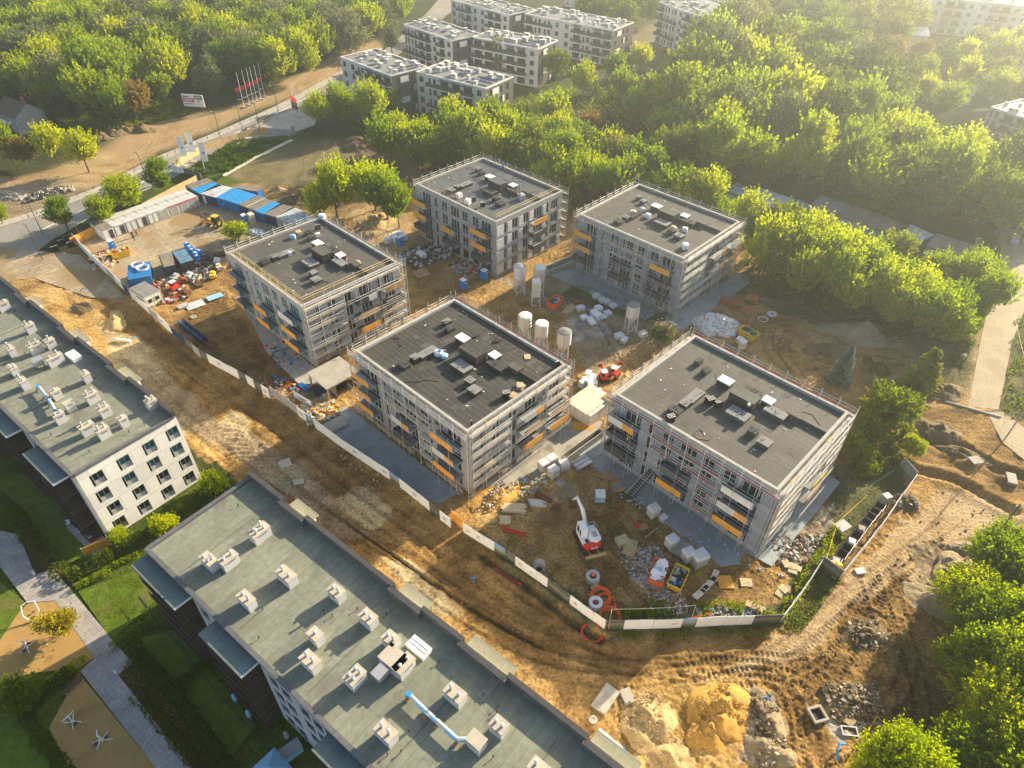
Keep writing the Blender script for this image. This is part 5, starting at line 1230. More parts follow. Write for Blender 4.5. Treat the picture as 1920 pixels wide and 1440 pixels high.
# weeds: ground cover nobody could count
def weeds(name, px, n, size, leaf, hgt=.5, seed=1):
    pts = P2(px); xs_ = [p[0] for p in pts]; ys_ = [p[1] for p in pts]; rs = np.random.RandomState(seed)
    a = rs.uniform(min(xs_), max(xs_), n*3); b = rs.uniform(min(ys_), max(ys_), n*3); m = inside(pts, a, b); a = a[m][:n]; b = b[m][:n]
    c = (fbm(a, b, 2.5, 31) > .46); a = a[c]; b = b[c]; z = rs.rand(len(a))**1.5*hgt*(fbm(a, b, 2, 33)*1.6)
    me = leafmesh(name, np.stack([a, b, z], 1), np.tile([0, 0, 1.], (len(a), 1)), np.full(len(a), size)*rs.uniform(.6, 1.4, len(a)), rs.rand(len(a)), LF[leaf], seed); o = link(name, me); return struct(o, 'stuff')
weeds('weeds', [(1440, 1155), (1500, 1080), (1560, 985), (1590, 1000), (1545, 1065), (1470, 1170)], 6000, .26, 'fresh', 1.0, 1)
weeds('weeds', [(1165, 1165), (1180, 1125), (1300, 1130), (1440, 1130), (1465, 1165)], 6000, .22, 'fresh', .8, 2)
weeds('weeds', [(860, 975), (900, 985), (1000, 1050), (1080, 1110), (1150, 1160), (1130, 1165), (1000, 1072)], 6000, .22, 'green', .6, 3)
weeds('weeds', [(1470, 1180), (1540, 1080), (1580, 1085), (1500, 1190), (1160, 1200), (1160, 1182)], 5000, .2, 'green', .3, 4)
weeds('weeds', [(335, 330), (440, 265), (500, 258), (530, 265), (430, 322), (400, 345)], 9000, .5, 'green', .9, 5)
weeds('weeds', [(1600, 640), (1700, 600), (1860, 560), (1830, 640), (1800, 700), (1760, 620)], 7000, .4, 'green', .8, 6)
weeds('weeds', [(1560, 830), (1690, 780), (1740, 850), (1690, 890), (1600, 900)], 8000, .36, 'green', 1.4, 7)
weeds('weeds', [(960, 190), (1250, 140), (1290, 260), (1240, 300), (1100, 260), (1000, 230)], 12000, .7, 'green', 1.8, 8)
weeds('weeds', [(100, 215), (330, 190), (360, 215), (200, 250), (120, 260)], 9000, .7, 'green', 1.5, 9)
weeds('weeds', [(430, 470), (470, 480), (440, 500)], 400, .3, 'fresh', .5, 10)
weeds('weeds', [(275, 535), (305, 545), (310, 570), (280, 575)], 900, .25, 'fresh', .7, 11)
weeds('grass', [(147, 1110), (256, 1068), (275, 1062), (300, 1118), (210, 1200)], 16000, .09, 'fresh', .1, 12)
weeds('weeds', [(1900, 600), (1990, 560), (1990, 800), (1878, 770)], 5000, .35, 'green', .8, 41)
weeds('flower_planting', [(225, 1268), (250, 1215), (300, 1290), (440, 1480), (400, 1500)], 9000, .16, 'green', .4, 13)
weeds('weeds', [(1065, 560), (1240, 615), (1290, 600), (1230, 580), (1080, 530)], 1800, .26, 'green', .4, 14)
weeds('undergrowth', [(1380, 520), (1660, 640), (1880, 560), (1870, 470), (1560, 500), (1400, 470)], 16000, .55, 'green', 2.2, 15)
weeds('undergrowth', [(700, 280), (790, 250), (1000, 280), (1200, 350), (1260, 330), (1050, 240), (800, 220), (640, 230)], 16000, .6, 'green', 2.6, 16)
weeds('undergrowth', [(1240, 290), (1400, 300), (1700, 395), (1860, 430), (1990, 460), (1990, 370), (1700, 340), (1400, 260), (1240, 240)], 16000, .8, 'green', 2.6, 17)
# ------------------------------------------------------------------ hoardings
def printed(name, cols, horizon):
    m = bpy.data.materials.new(name); m.use_nodes = True; t = m.node_tree; b = t.nodes['Principled BSDF']; L = t.links.new
    tc = node(t, 'ShaderNodeTexCoord'); sx = node(t, 'ShaderNodeSeparateXYZ'); L(tc.outputs['Object'], sx.inputs[0])
    nz = node(t, 'ShaderNodeTexNoise'); nz.inputs['Scale'].default_value = 1.1; nz.inputs['Detail'].default_value = 6; L(tc.outputs['Object'], nz.inputs['Vector'])
    ad = node(t, 'ShaderNodeMath', operation='MULTIPLY_ADD'); L(nz.outputs['Fac'], ad.inputs[0]); ad.inputs[1].default_value = 1.3; L(sx.outputs[2], ad.inputs[2])
    cr = node(t, 'ShaderNodeValToRGB'); cr.color_ramp.elements[0].position = 0; cr.color_ramp.elements[0].color = rgb(cols[0]); cr.color_ramp.elements[1].position = 1; cr.color_ramp.elements[1].color = rgb(cols[-1])
    for k, c in enumerate(cols[1:-1]): e = cr.color_ramp.elements.new((k+1)/(len(cols)-1)); e.color = rgb(c)
    mr = node(t, 'ShaderNodeMapRange'); mr.inputs['From Min'].default_value = .5; mr.inputs['From Max'].default_value = 3.1; L(ad.outputs[0], mr.inputs['Value']); L(mr.outputs[0], cr.inputs[0])
    L(cr.outputs[0], b.inputs['Base Color']); b.inputs['Roughness'].default_value = .6; C[name] = m
printed('print_sky', [(.03, .06, .02), (.09, .12, .05), (.35, .30, .22), (.18, .36, .60), (.12, .32, .62)], 0)
printed('print_dark', [(.03, .05, .03), (.06, .08, .05), (.20, .18, .14), (.05, .05, .05), (.30, .28, .25)], 0)
def fence(label, px, codes, h=2.1, group='printed hoarding panels round the site', name='hoarding', cat='hoarding', base=0):
    """one run of hoarding; codes give the panels one by one: w white, t white with small print, s sky print, d dark print, b blue, y plywood, g grey"""
    pts = [at(x, y) for x, y in px]; segs = [(a, b, (b-a).length) for a, b in zip(pts[:-1], pts[1:])]; tot = sum(s[2] for s in segs)
    T = thing(name, label, cat, pts[0], 0, group); n = len(codes); acc = 0; O = pts[0]
    def pos(s):
        for a, b, L_ in segs:
            if s <= L_+1e-6: return a+(b-a)*(s/L_), (b-a).normalized()
            s -= L_
        return segs[-1][1], (segs[-1][1]-segs[-1][0]).normalized()
    K = {'w': 'white', 't': 'white', 's': 'print_sky', 'd': 'print_dark', 'b': 'navypaint', 'y': 'ply', 'g': 'greypaint', 'p': 'greypaint', 'o': 'wood'}
    for i, c in enumerate(codes):
        s0, s1 = tot*i/n, tot*(i+1)/n; a, d = pos(s0+.02); b_, _ = pos(s1-.02)
        lean = rng.uniform(-.05, .05); nn = Vector((-d.y, d.x, 0)); m = MB().use(K[c]); e = .03
        a0 = a-O; b0 = b_-O; tp = nn*lean; zt = h+rng.uniform(-.03, .03)
        v = [a0-nn*e, b0-nn*e, b0+nn*e, a0+nn*e]; v2 = [q+tp+Vector((0, 0, zt)) for q in v]; v = [q+Vector((0, 0, base)) for q in v]
        m.add(v+v2, [(0, 3, 2, 1), (4, 5, 6, 7), (0, 1, 5, 4), (1, 2, 6, 5), (2, 3, 7, 6), (3, 0, 4, 7)]); pn = m.build('panel', T)
        if c == 't':
            q = MB().use('darkgrey')
            for r_ in range(3):
                f0 = .28+rng.uniform(0, .05); f1 = .62+rng.uniform(0, .1)
                for sg in (-1,):
                    p0 = a0+(b0-a0)*f0+nn*sg*(e+.01)+Vector((0, 0, zt*.62-r_*.22)); p1 = a0+(b0-a0)*f1+nn*sg*(e+.01)+Vector((0, 0, zt*.62-r_*.22)); w_ = Vector((0, 0, .07))
                    q.add([p0-nn*.008, p1-nn*.008, p1-nn*.008+w_, p0-nn*.008+w_, p0, p1, p1+w_, p0+w_], [(0, 1, 2, 3), (7, 6, 5, 4)])
            q.build('print', pn)
    k = int(tot/2.4)
    for i in range(k+1):
        m = MB().use('woodpale' if h > 2.2 else 'greypaint'); q, d = pos(tot*i/max(1, k)); nn = Vector((-d.y, d.x, 0)); q = q-O+nn*.09; m.b2(q.x-.05, q.y-.05, -.1, q.x+.05, q.y+.05, h+.05); m.tube(q+Vector((0, 0, h*.8)), q+nn*1.1, .035, 4); m.build('post', T)
    return T
F1 = 'hoarding run at the upper left, from the bins to the white cabin'
fence('hoarding with a plywood start and a blue panel, beside the blue container', [(140, 452), (175, 490), (218, 530), (262, 572), (300, 605)], 'wwwwwgwbtwg')
fence('hoarding with a blue banner between the white cabin and the pipes', [(300, 605), (322, 625), (352, 650), (378, 672)], 'twbbdg')
fence('long mostly white hoarding beside the shaded haul road, upper half', [(378, 672), (430, 700), (470, 722), (507, 747)], 'dwttwdwdt')
fence('dull grey hoarding stretch with a timber post at its start', [(510, 742), (535, 758), (560, 778)], 'ggg')
fence('long white hoarding with printed views in front of the nearest central block', [(560, 780), (600, 808), (640, 838), (740, 905), (790, 945), (845, 990)], 'tswwwwtwwtswtwdt')
fence('single orange plywood stretch of the hoarding', [(847, 975), (868, 992)], 'y', h=2.2)
fence('white hoarding in front of the excavator yard, with printed panels', [(869, 998), (945, 1045), (1030, 1105), (1133, 1180)], 'ttwsdttwddttw')
fence('hoarding along the bottom of the site facing the haul road', [(1141, 1180), (1160, 1180), (1250, 1178), (1360, 1172), (1462, 1168)], 'dwwwtswwwwdd')
fence('thin white hoarding rising to the right, seen edge on', [(1462, 1168), (1500, 1120), (1537, 1062)], 'wwwww')
fence('short dark printed panel turning round the bins', [(1537, 1062), (1572, 1088)], 'd', h=2.3)
fence('white edge-on hoarding beside the row of bins', [(1574, 1086), (1640, 1005), (1710, 905)], 'wwwwwwwww')
fence('grey panel with a blue edge at the upper end of the right hoarding', [(1710, 905), (1686, 878)], 'g', h=2.4)
fence('plywood hoarding at the left corner of the container yard', [(137, 462), (192, 435)], 'yyyyy', h=2.2)
fence('plywood hoarding behind the grey containers', [(200, 440), (290, 388), (372, 345)], 'ooooooooo', h=2.4)
fence('orange plywood hoarding along the street below the banners', [(330, 315), (380, 285), (447, 262)], 'oooooooooo', h=2.0)
fence('orange plywood hoarding at the entrance with a paler end', [(447, 262), (490, 250), (545, 255)], 'oooyppp', h=2.0)
fence('black and white printed hoarding at the foot of the banners', [(325, 322), (378, 338)], 'wwddd')
fence('fallen-looking white board leaning beside the canopy', [(552, 745), (585, 765)], 't', h=1.6)
fence('plywood garden screen at the foot of the white gable', [(160, 1043), (208, 1022)], 'y', h=1.7, group=None, name='garden_screen', cat='screen')

# ------------------------------------------------------------------ containers and cabins
def container(label, p0, p1, w, h, wallk, roofk, group, name='container', door=True, win=0, tarp=None, doork='greypaint', z=0):
    """long side runs from roof corner pixel p0 to p1, width w to the right of it"""
    A_, B_ = at(*p0, h), at(*p1, h); d = B_-A_; L_ = d.length; a = math.atan2(d.y, d.x)
    T = thing(name, label, 'container', (A_.x, A_.y, z), a, group); m = MB().use(wallk)
    m.b2(0, -w, .1, L_, 0, h-.1); n = int(L_/.6)
    for i in range(n): m.b2(L_*(i+.3)/n, -w-.035, .2, L_*(i+.7)/n, -w, h-.25)
    n = int(w/.6)
    for i in range(n): m.b2(-.03, -w*(i+.7)/n, .2, 0, -w*(i+.3)/n, h-.25); m.b2(L_, -w*(i+.7)/n, .2, L_+.03, -w*(i+.3)/n, h-.25)
    m.build('body', T)
    f = MB().use('darkgrey' if wallk != 'offwhite' else 'greypaint')
    for x in (0, L_):
        for y in (0, -w): f.b2(x-.07, y-.07, 0, x+.07, y+.07, h-.02)
    for zz in (.08, h-.12): f.b2(.07, -w-.06, zz-.08, L_-.07, -w+.0, zz+.08); f.b2(-.06, -w+.07, zz-.08, 0, -.07, zz+.08); f.b2(L_, -w+.07, zz-.08, L_+.06, -.07, zz+.08)
    f.build('corner_frame', T)
    r = MB().use(roofk); r.b2(.02, -w+.02, h-.1, L_-.02, -.02, h); 
    for i in range(int(L_/1.2)): r.b2(.1+i*1.2, -w+.1, h, .16+i*1.2, -.1, h+.03)
    r.build('roof', T)
    if tarp: t_ = MB().use(tarp); t_.b2(L_*.05, -w-.05, h+.04, L_*.97, .05, h+.08); t_.build('tarpaulin', T)
    if door:
        q = MB().use(doork); q.b2(-.07, -w*.78, .15, -.03, -w*.4, h*.84); q.use('black'); q.b2(-.09, -w*.72, h*.4, -.07, -w*.66, h*.46); q.build('door', T)
    for i in range(win):
        q = MB().use('frame'); x = L_*(.25+.5*i/(max(1, win-1))) if win > 1 else L_*.5; q.b2(x-.6, -w-.08, 1.0, x+.6, -w-.035, 2.1); o = q.build('window', T); g = MB().use('glass'); g.b2(x-.5, -w-.095, 1.1, x+.5, -w-.08, 2.0); g.build('pane', o)
    return T
# grey row: ends face the yard
P0, P1 = at(190, 433, 2.6), at(371, 368, 2.6); dv = (P1-P0); n = 9
GC = ['dark-roofed white cabin at the near end', 'grey cabin with two dark doors, second from the near end', 'grey cabin third from the near end', 'grey cabin fourth from the near end', 'grey cabin in the middle', 'pale cabin just before the red edging', 'pale cabin with the red-edged roof, nearer one', 'pale cabin with the red-edged roof, farther one', 'pale end cabin closest to the blue containers']
for i in range(n):
    a = P0+dv*(i/n); b_ = P0+dv*((i+1)/n); u = dv.normalized(); wv = Vector((-u.y, u.x, 0)); T = thing('office_cabin', GC[i]+' of the grey row', 'cabin', (a.x, a.y, 0), math.atan2(u.y, u.x), 'grey cabins along the plywood hoarding'); L_ = dv.length/n-.06
    m = MB().use('offwhite' if i in (0, 5, 6, 7, 8) else 'greypaint'); m.b2(0, 0, .1, L_, 6.2, 2.5); m.build('body', T)
    m = MB().use('bitumen' if i == 0 else 'tinroof'); m.b2(-.02, -.05, 2.5, L_+.02, 6.25, 2.62); m.build('roof', T)
    if 5 < i: m = MB().use('redpaint'); m.b2(-.02, -.13, 2.45, L_+.02, -.05, 2.68); m.build('roof_edge', T)
    for k, x in enumerate((.25, 1.45)):
        if x+.9 > L_: continue
        m = MB().use('darkgrey' if i in (0, 1, 3) and k else 'greypaint' if i > 4 else 'frame'); m.b2(x, -.05, .15, x+.9, -.005, 2.2); m.build('door', T)
# blue row behind
BC = [((347, 347), 'navypaint', 'bitumen', 'dark navy container at the far upper end'), ((360, 355), 'navypaint', 'bluetarp', 'first container with a blue sheeted roof'), ((375, 363), 'navypaint', 'tinroof', 'grey-roofed container between two blue sheeted ones'),
 ((405, 370), 'bluepaint', 'bluetarp', 'wide bright blue container, its upper half'), ((426, 376), 'bluepaint', 'bluetarp', 'wide bright blue container, its lower half'), ((447, 383), 'navypaint', 'bitumen', 'brown-roofed container with a pale roof stripe'),
 ((462, 389), 'navypaint', 'bitumen', 'dark container with a white framed window'), ((478, 395), 'bluepaint', 'bluetarp', 'narrow container with a bright blue sheeted roof'), ((494, 401), 'navypaint', 'bitumen', 'dark container with a dirty brown roof'),
 ((517, 407), 'greypaint', 'tinroof', 'first pale grey container beside the roofed block'), ((536, 415), 'greypaint', 'tinroof', 'last pale grey container, closest to the block'), ((556, 424),)]
for e_, nx_ in zip(BC[:-1], BC[1:]):
    a, wk, rk, lb = e_; A_, N_ = at(*a, 2.6), at(*nx_[0], 2.6); wd = max((N_-A_).length-.06, 2.0); d = N_-A_; L_ = 6.1
    T = thing('container', lb+' of the blue row', 'container', (A_.x, A_.y, 0), math.atan2(d.y, d.x)+math.pi/2, 'containers in the blue row'); m = MB().use(wk)
    m.b2(0, -wd, .1, L_, 0, 2.5); ng = int(wd/.35)
    for i in range(ng): m.b2(-.04, -wd*(i+.7)/ng, .2, 0, -wd*(i+.3)/ng, 2.3)
    for i in range(12): m.b2(L_*(i+.3)/12, -wd-.03, .2, L_*(i+.7)/12, -wd, 2.3)
    m.build('body', T); m = MB().use(rk); m.b2(-.02, -wd-.02, 2.5, L_, .02, 2.6)
    for i in range(6): m.b2(.3+i, -wd+.1, 2.6, .37+i, -.1, 2.63)
    if 'stripe' in lb: m.use('woodpale'); m.b2(0, -wd+.05, 2.63, L_, -wd+.35, 2.68)
    m.build('roof', T)
    m = MB().use('frame' if 'window' in lb or 'grey-roofed' in lb else 'greypaint' if 'grey' in lb else wk); m.b2(-.09, -1.5, .2, -.045, -.6, 2.2); m.use('black'); m.b2(-.11, -1.4, 1.1, -.09, -1.3, 1.3); m.build('door', T)
container('blue container standing apart behind the row, on the field side', (448, 345), (492, 352), 2.4, 2.6, 'bluepaint', 'bitumen', None)
container('bright blue container with white hose coils on its roof', (240, 497), (280, 490), 6.4, 2.6, 'bluepaint', 'bluepaint', None, doork='bluepaint')
container('brown framed cabin with two windows facing the yard junk', (297, 478), (318, 473), 6.0, 2.6, 'darkgrey', 'bitumen', None, name='office_cabin', door=False)
container('dark cabin with a sky-blue roof next to the brown framed one', (322, 473), (346, 466), 6.0, 2.6, 'darkgrey', 'steelblue', None, name='office_cabin', door=False)
T = container('white guard cabin with two windows, standing against the hoarding', (240, 541), (270, 527), 5.6, 2.7, 'offwhite', 'roofgrey', None, name='guard_cabin', door=False)
# its two windows look down the yard
A_ = at(240, 541, 2.7); B_ = at(270, 527, 2.7); L_ = (B_-A_).length
for y in (L_*.25, L_*.7):
    q = MB().use('frame'); q.b2(y-.5, -5.72, 1.0, y+.5, -5.64, 2.0); o = q.build('window', T); g = MB().use('glass'); g.b2(y-.42, -5.74, 1.08, y+.42, -5.72, 1.92); g.build('pane', o)

# ------------------------------------------------------------------ silos, toilets, skips
def silo(label, px, ztop, r, key='offwhite', top='greypaint', text='green', open_=False, h0=2.3):
    p = at(px[0], px[1], ztop); T = thing('silo', label, 'silo', (p.x, p.y, 0), R(rng.uniform(-20, 20)), 'mortar silos between the blocks'); m = MB().use(key)
    m.lathe([(.25, h0-.2), (.35, h0), (r, h0+1.7), (r, ztop-.25), (r*.98, ztop-.15)], n=24); m.build('barrel', T, smooth=False)
    c = MB().use(top); c.lathe([(r*1.01, ztop-.16), (r*.9, ztop-.02), (r*.3, ztop+.16), (.05, ztop+.2)], n=24); c.build('lid', T)
    l = MB().use('galv')
    for k in range(4):
        a = math.pi/4+k*math.pi/2; x, y = math.cos(a)*r*.95, math.sin(a)*r*.95; x2, y2 = x*1.08, y*1.08
        l.use('offwhite').tube((x, y, h0+2.2), (x2, y2, 0), .09, 5)
    l2 = l.build('leg', T); b_ = MB().use('offwhite')
    for k in range(4):
        a = math.pi/4+k*math.pi/2; a2 = a+math.pi/2; q = lambda aa, z: (math.cos(aa)*r*(1.03-.03*z/3), math.sin(aa)*r*(1.03-.03*z/3), z)
        b_.tube(q(a, .9), q(a2, .9), .05, 4); b_.tube(q(a, .2), q(a2, 2.2), .04, 4)
    b_.build('bracing', T)
    s = MB().use('galv'); s.tube((-r-.12, .1, h0+1), (-r-.12, .1, ztop), .03, 4); s.tube((-r-.12, -.3, h0+1), (-r-.12, -.3, ztop), .03, 4)
    for z in np.arange(h0+1, ztop, .45): s.tube((-r-.12, .1, z), (-r-.12, -.3, z), .02, 4)
    s.build('ladder', T); pi = MB().use('galv'); pi.tube((.1, -r-.08, ztop-.1), (.1, -r-.08, h0+.2), .06, 6); pi.use('orangepaint' if 'cone' in label else 'greypaint'); pi.box((0, 0, h0-.6), (.7, .7, .9)); pi.build('outlet', T)
    if text:
        tx = MB().use(text)
        for row, (z0, hh, wdt) in enumerate(((ztop-1.2, .3, .9), (ztop-2.0, .3, .9), (ztop-2.9, .7, .5), (ztop-3.5, .14, .9))):
            a0 = -.75; nseg = 4
            for i in range(nseg):
                b0 = a0+wdt*i/nseg/1.0; b1 = a0+wdt*(i+.8)/nseg; rr = r+.012
                tx.quad((rr*math.cos(b0), rr*math.sin(b0), z0), (rr*math.cos(b1), rr*math.sin(b1), z0), (rr*math.cos(b1), rr*math.sin(b1), z0+hh), (rr*math.cos(b0), rr*math.sin(b0), z0+hh))
        tx.build('lettering', T)
    return T
silo('back left white silo standing beside the pale block', (975, 497), 6.9, 1.22, 'white', 'greypaint', None)
silo('cream silo with small blue marks behind the square hopper', (1013, 500), 6.9, 1.22, 'cream', 'offwhite', 'brightblue')
silo('left silo of the front three, with green lettering', (985, 590), 6.6, 1.25, 'offwhite', 'white')
silo('middle silo of the front three, with green lettering', (1016, 605), 6.6, 1.25, 'offwhite', 'white')
silo('right silo of the front three, with a dirty grey conical top', (1059, 620), 6.8, 1.3, 'offwhite', 'roofgrey', None)
silo('lone silo with a grey top standing by the lilac bush', (1189, 570), 6.6, 1.25, 'offwhite', 'roofgrey', 'darkgrey')
p = at(1006, 530, 5.2); T = thing('hopper', 'square cream hopper on a braced frame among the silos', 'hopper', (p.x, p.y, 0), R(5), None)
m = MB().use('offwhite'); m.box((0, 0, 4.0), (1.7, 1.7, 2.6)); m.box((0, 0, 5.55), (1.9, 1.9, .5), taper=.8); m.box((0, 0, 2.45), (1.6, 1.6, .5)); m.build('tank', T)
m = MB().use('cream')
for a in (-.8, .8):
    for b_ in (-.8, .8): m.tube((a, b_, 0), (a, b_, 2.6), .09, 4)
for z in (.1, 1.2, 2.2):
    m.tube((-.8, -.8, z), (.8, -.8, z), .07, 4); m.tube((-.8, -.8, z), (-.8, .8, z), .07, 4); m.tube((.8, -.8, z), (.8, .8, z), .07, 4)
m.tube((-.8, -.8, .1), (.8, -.8, 1.2), .05, 4); m.tube((.8, -.8, 1.2), (-.8, -.8, 2.2), .05, 4); m.build('frame', T)
def toilet(label, px, key='brightblue', rz=46):
    p = gat(*px); T = thing('portable_toilet', label, 'portable toilet', (p.x, p.y, p.z), R(rz), 'portable toilets on the site'); m = MB().use(key); m.box((0, 0, 1.08), (1.15, 1.15, 2.1)); 
    for s in (-.4, 0, .4): m.box((-.585, s, 1.0), (.03, .06, 1.8)); m.box((s, .585, 1.0), (.06, .03, 1.8))
    m.build('cubicle', T); r = MB().use('white' if key != 'offwhite' else 'offwhite'); r.box((0, 0, 2.2), (1.2, 1.2, .22), taper=.8); r.build('roof', T)
    d = MB().use(key); d.box((0, -.6, 1.02), (.72, .05, 1.85)); d.use('white'); d.box((.15, -.635, 1.5), (.3, .02, .22)); d.build('door', T)
toilet('blue portable toilet beside the scaffold, the left of the pair', (869, 540)); toilet('blue portable toilet against the corner of the pale block', (908, 522)); toilet('blue portable toilet near the bins by the plywood hoarding', (212, 466))
toilet('blue and white portable toilet in the container yard', (460, 418)); toilet('blue portable toilet between the wrapped pallets far from the silos', (751, 459))
p = gat(474, 418); T = thing('wrapped_pallet_stack', 'tall pinkish wrapped stack beside the toilet in the container yard', 'pallet stack', p, R(46)); m = MB().use('cream'); m.box((0, 0, 1.3), (1.3, 1.6, 2.4)); m.build('goods', T); m = MB().use('wood'); m.box((0, 0, .06), (1.3, 1.6, .12)); m.build('pallet', T)
def heap(mb, w, l, z0, hh, n, keys, rs, s0=.15, s1=.5, solid=False):
    for i in range(n):
        k = keys[int(rs.random()*len(keys))]; mb.use({'white': 'dullwhite', 'offwhite': 'dullwhite', 'cream': 'dullcream', 'rubble': 'dullcream'}.get(k, k)); x = rs.uniform(-w/2, w/2)*.85; y = rs.uniform(-l/2, l/2)*.85; f = 1-max(abs(x)/(w/2), abs(y)/(l/2)); a = rs.uniform(s0, s1)
        mb.box((x, y, z0+hh*f*(rs.random() if not solid else .75+.25*rs.random())+a*.2), (a, a*rs.uniform(.4, 1), a*rs.uniform(.2, .7)), rz=rs.uniform(0, 3), rx=rs.uniform(-.5, .5), ry=rs.uniform(-.5, .5))
def skip(label, px, rz, key, w=1.9, l=3.6, h=1.5, fill=('darkgrey', 'rubble', 'lightblue', 'offwhite'), n=60, sheet_=None, seed=1):
    p = gat(*px); T = thing('skip', label, 'skip', (p.x, p.y, p.z), R(rz), 'rubbish skips on the site'); m = MB().use(key); t = .07; e = .4
    v = [(-w/2, -l/2+e, 0), (w/2, -l/2+e, 0), (w/2, l/2-e, 0), (-w/2, l/2-e, 0), (-w/2, -l/2, h), (w/2, -l/2, h), (w/2, l/2, h), (-w/2, l/2, h)]
    i = [(-w/2+t, -l/2+e+t, .15), (w/2-t, -l/2+e+t, .15), (w/2-t, l/2-e-t, .15), (-w/2+t, l/2-e-t, .15), (-w/2+t, -l/2+t, h), (w/2-t, -l/2+t, h), (w/2-t, l/2-t, h), (-w/2+t, l/2-t, h)]
    m.add(v+i, [(0, 3, 2, 1), (0, 1, 5, 4), (1, 2, 6, 5), (2, 3, 7, 6), (3, 0, 4, 7), (8, 9, 10, 11), (8, 12, 13, 9), (9, 13, 14, 10), (10, 14, 15, 11), (11, 15, 12, 8), (4, 5, 13, 12), (5, 6, 14, 13), (6, 7, 15, 14), (7, 4, 12, 15)])
    for y in (-.9, 0, .9): m.b2(-w/2-.05, y-.06, .2, -w/2, y+.06, h-.05); m.b2(w/2, y-.06, .2, w/2+.05, y+.06, h-.05)
    m.build('body', T); r = MB().use(key); r.b2(-w/2-.06, -l/2-.06, h-.05, -w/2+.06, l/2+.06, h+.05); r.b2(w/2-.06, -l/2-.06, h-.05, w/2+.06, l/2+.06, h+.05); r.b2(-w/2+.06, -l/2-.06, h-.048, w/2-.06, -l/2+.06, h+.048); r.b2(-w/2+.06, l/2-.06, h-.048, w/2-.06, l/2+.06, h+.048); r.build('rim', T)
    q = MB(); q.use('soil' if not sheet_ else sheet_); q.b2(-w/2+.1, -l/2+.4, .2, w/2-.1, l/2-.4, h*.6); heap(q, w*.95, l*.9, h*.6, .9 if not sheet_ else 1.0, n, fill, random.Random(seed), .2, .75)
    if sheet_:
        q.use(sheet_); rs_ = random.Random(seed)
        for k in range(14): q.box((rs_.uniform(-.5, .5), rs_.uniform(-1.3, 1.3), h+rs_.uniform(-.1, .35)), (rs_.uniform(.5, 1.1), rs_.uniform(.7, 1.4), .1), rz=rs_.uniform(0, 3), rx=rs_.uniform(-.35, .35), ry=rs_.uniform(-.35, .35))
    q.build('rubbish', T); return T
skip('red-orange skip heaped with white and pale blue sheeting', (1232, 1082), -22, 'orangepaint', fill=('white', 'offwhite', 'lightblue', 'black'), n=46, sheet_='white', seed=3)
skip('orange skip of dark rubbish and blue bags, right of the sheeted skip', (1269, 1092), -30, 'yellowpaint', fill=('darkgrey', 'black', 'brightblue', 'offwhite', 'greypaint'), seed=4, n=70)
skip('orange skip of blue and white rubbish right of the silos', (1040, 573), -35, 'orangepaint', fill=('black', 'lightblue', 'white', 'navypaint'), seed=5)
skip('yellow-orange skip of mixed scrap in the container yard', (228, 480), -55, 'yellowpaint', fill=('redpaint', 'offwhite', 'yellowpaint', 'greypaint', 'brightblue'), seed=6, l=4)
skip('orange skip with green and grey scrap by the tarpaulin pile', (1402, 632), 40, 'yellowpaint', fill=('black', 'green', 'greypaint', 'navypaint'), seed=7, l=3.8)
def pallet(mb, x=0, y=0, z=0, rz=0, rx=0, ry=0, w=1.2, l=1.0, key='woodpale'):
    M0 = mb.M.copy(); mb.M = M0 @ Matrix.Translation((x, y, z)) @ Matrix.Rotation(rz, 4, 'Z') @ Matrix.Rotation(rx, 4, 'X') @ Matrix.Rotation(ry, 4, 'Y'); mb.use(key)
    for i in range(6): mb.b2(-w/2, -l/2+l*(i+.1)/6, .11, w/2, -l/2+l*(i+.8)/6, .135)
    for i in (-1, 0, 1): mb.b2(i*(w/2-.05)-.05, -l/2, .02, i*(w/2-.05)+.05, l/2, .11)
    for i in (0, 2.5, 5): mb.b2(-w/2, -l/2+l*(i+.1)/6, 0, w/2, -l/2+l*(i+.8)/6, .02)
    mb.M = M0
def goods(label, px, key='blocks', w=1.2, l=1.0, h=1.2, rz=40, group='wrapped block pallets on the site', z=0, wrap=None, name='block_pallet', cat='pallet of blocks', k2='plastic_wrap'):
    p = gat(*px, z); T = thing(name, label, cat, p, R(rz), group); m = MB(); pallet(m, w=w+.05, l=l+.05); m.build('pallet', T)
    g = MB().use(key); g.box((0, 0, .14+h/2), (w, l, h)); g.build('blocks', T)
    c = MB().use('white' if wrap else k2); c.box((0, 0, .14+h+.02), (w+.06, l+.06, .05), taper=.94); c.box((0, 0, .14+h*.86), (w+.04, l+.04, h*.27)); 
    if wrap: c.use(wrap); c.box((0, -l/2-.035, .14+h*.5), (w*.5, .02, h*.3)); c.box((-w/2-.035, 0, .14+h*.5), (.02, l*.5, h*.3))
    c.build('wrapping', T); return T
for px, h, rz, lb in (((1019, 880), 1.6, 36, 'left white block pallet of the group on the dirt beside the concrete lane'), ((1034, 870), 1.5, 36, 'back white block pallet of the group beside the concrete lane'), ((1037, 893), 1.6, 40, 'front white block pallet of the group beside the concrete lane'), ((1057, 878), 1.3, 25, 'dull white block pallet lying apart to the right of the group'),
 ((1224, 965), 1.7, 30, 'pale block pallet with dark straps on the slab edge'), ((1258, 1022), 1.6, 32, 'pale block pallet above the skips with scrap beside it'), ((1289, 1047), 1.7, 25, 'bluish block pallet next to the larger grey one by the skips')): goods(lb, px, 'blocks', 1.5, 1.3, h, rz)
goods('large grey wrapped block pallet right of the skips', (1309, 1055), 'greypaint', 1.9, 1.6, 2.0, 25)
goods('light blue wrapped pallet standing alone beside the excavator arm', (1124, 938), 'lightblue', 1.4, 1.2, 1.5, 0, wrap='lightblue')
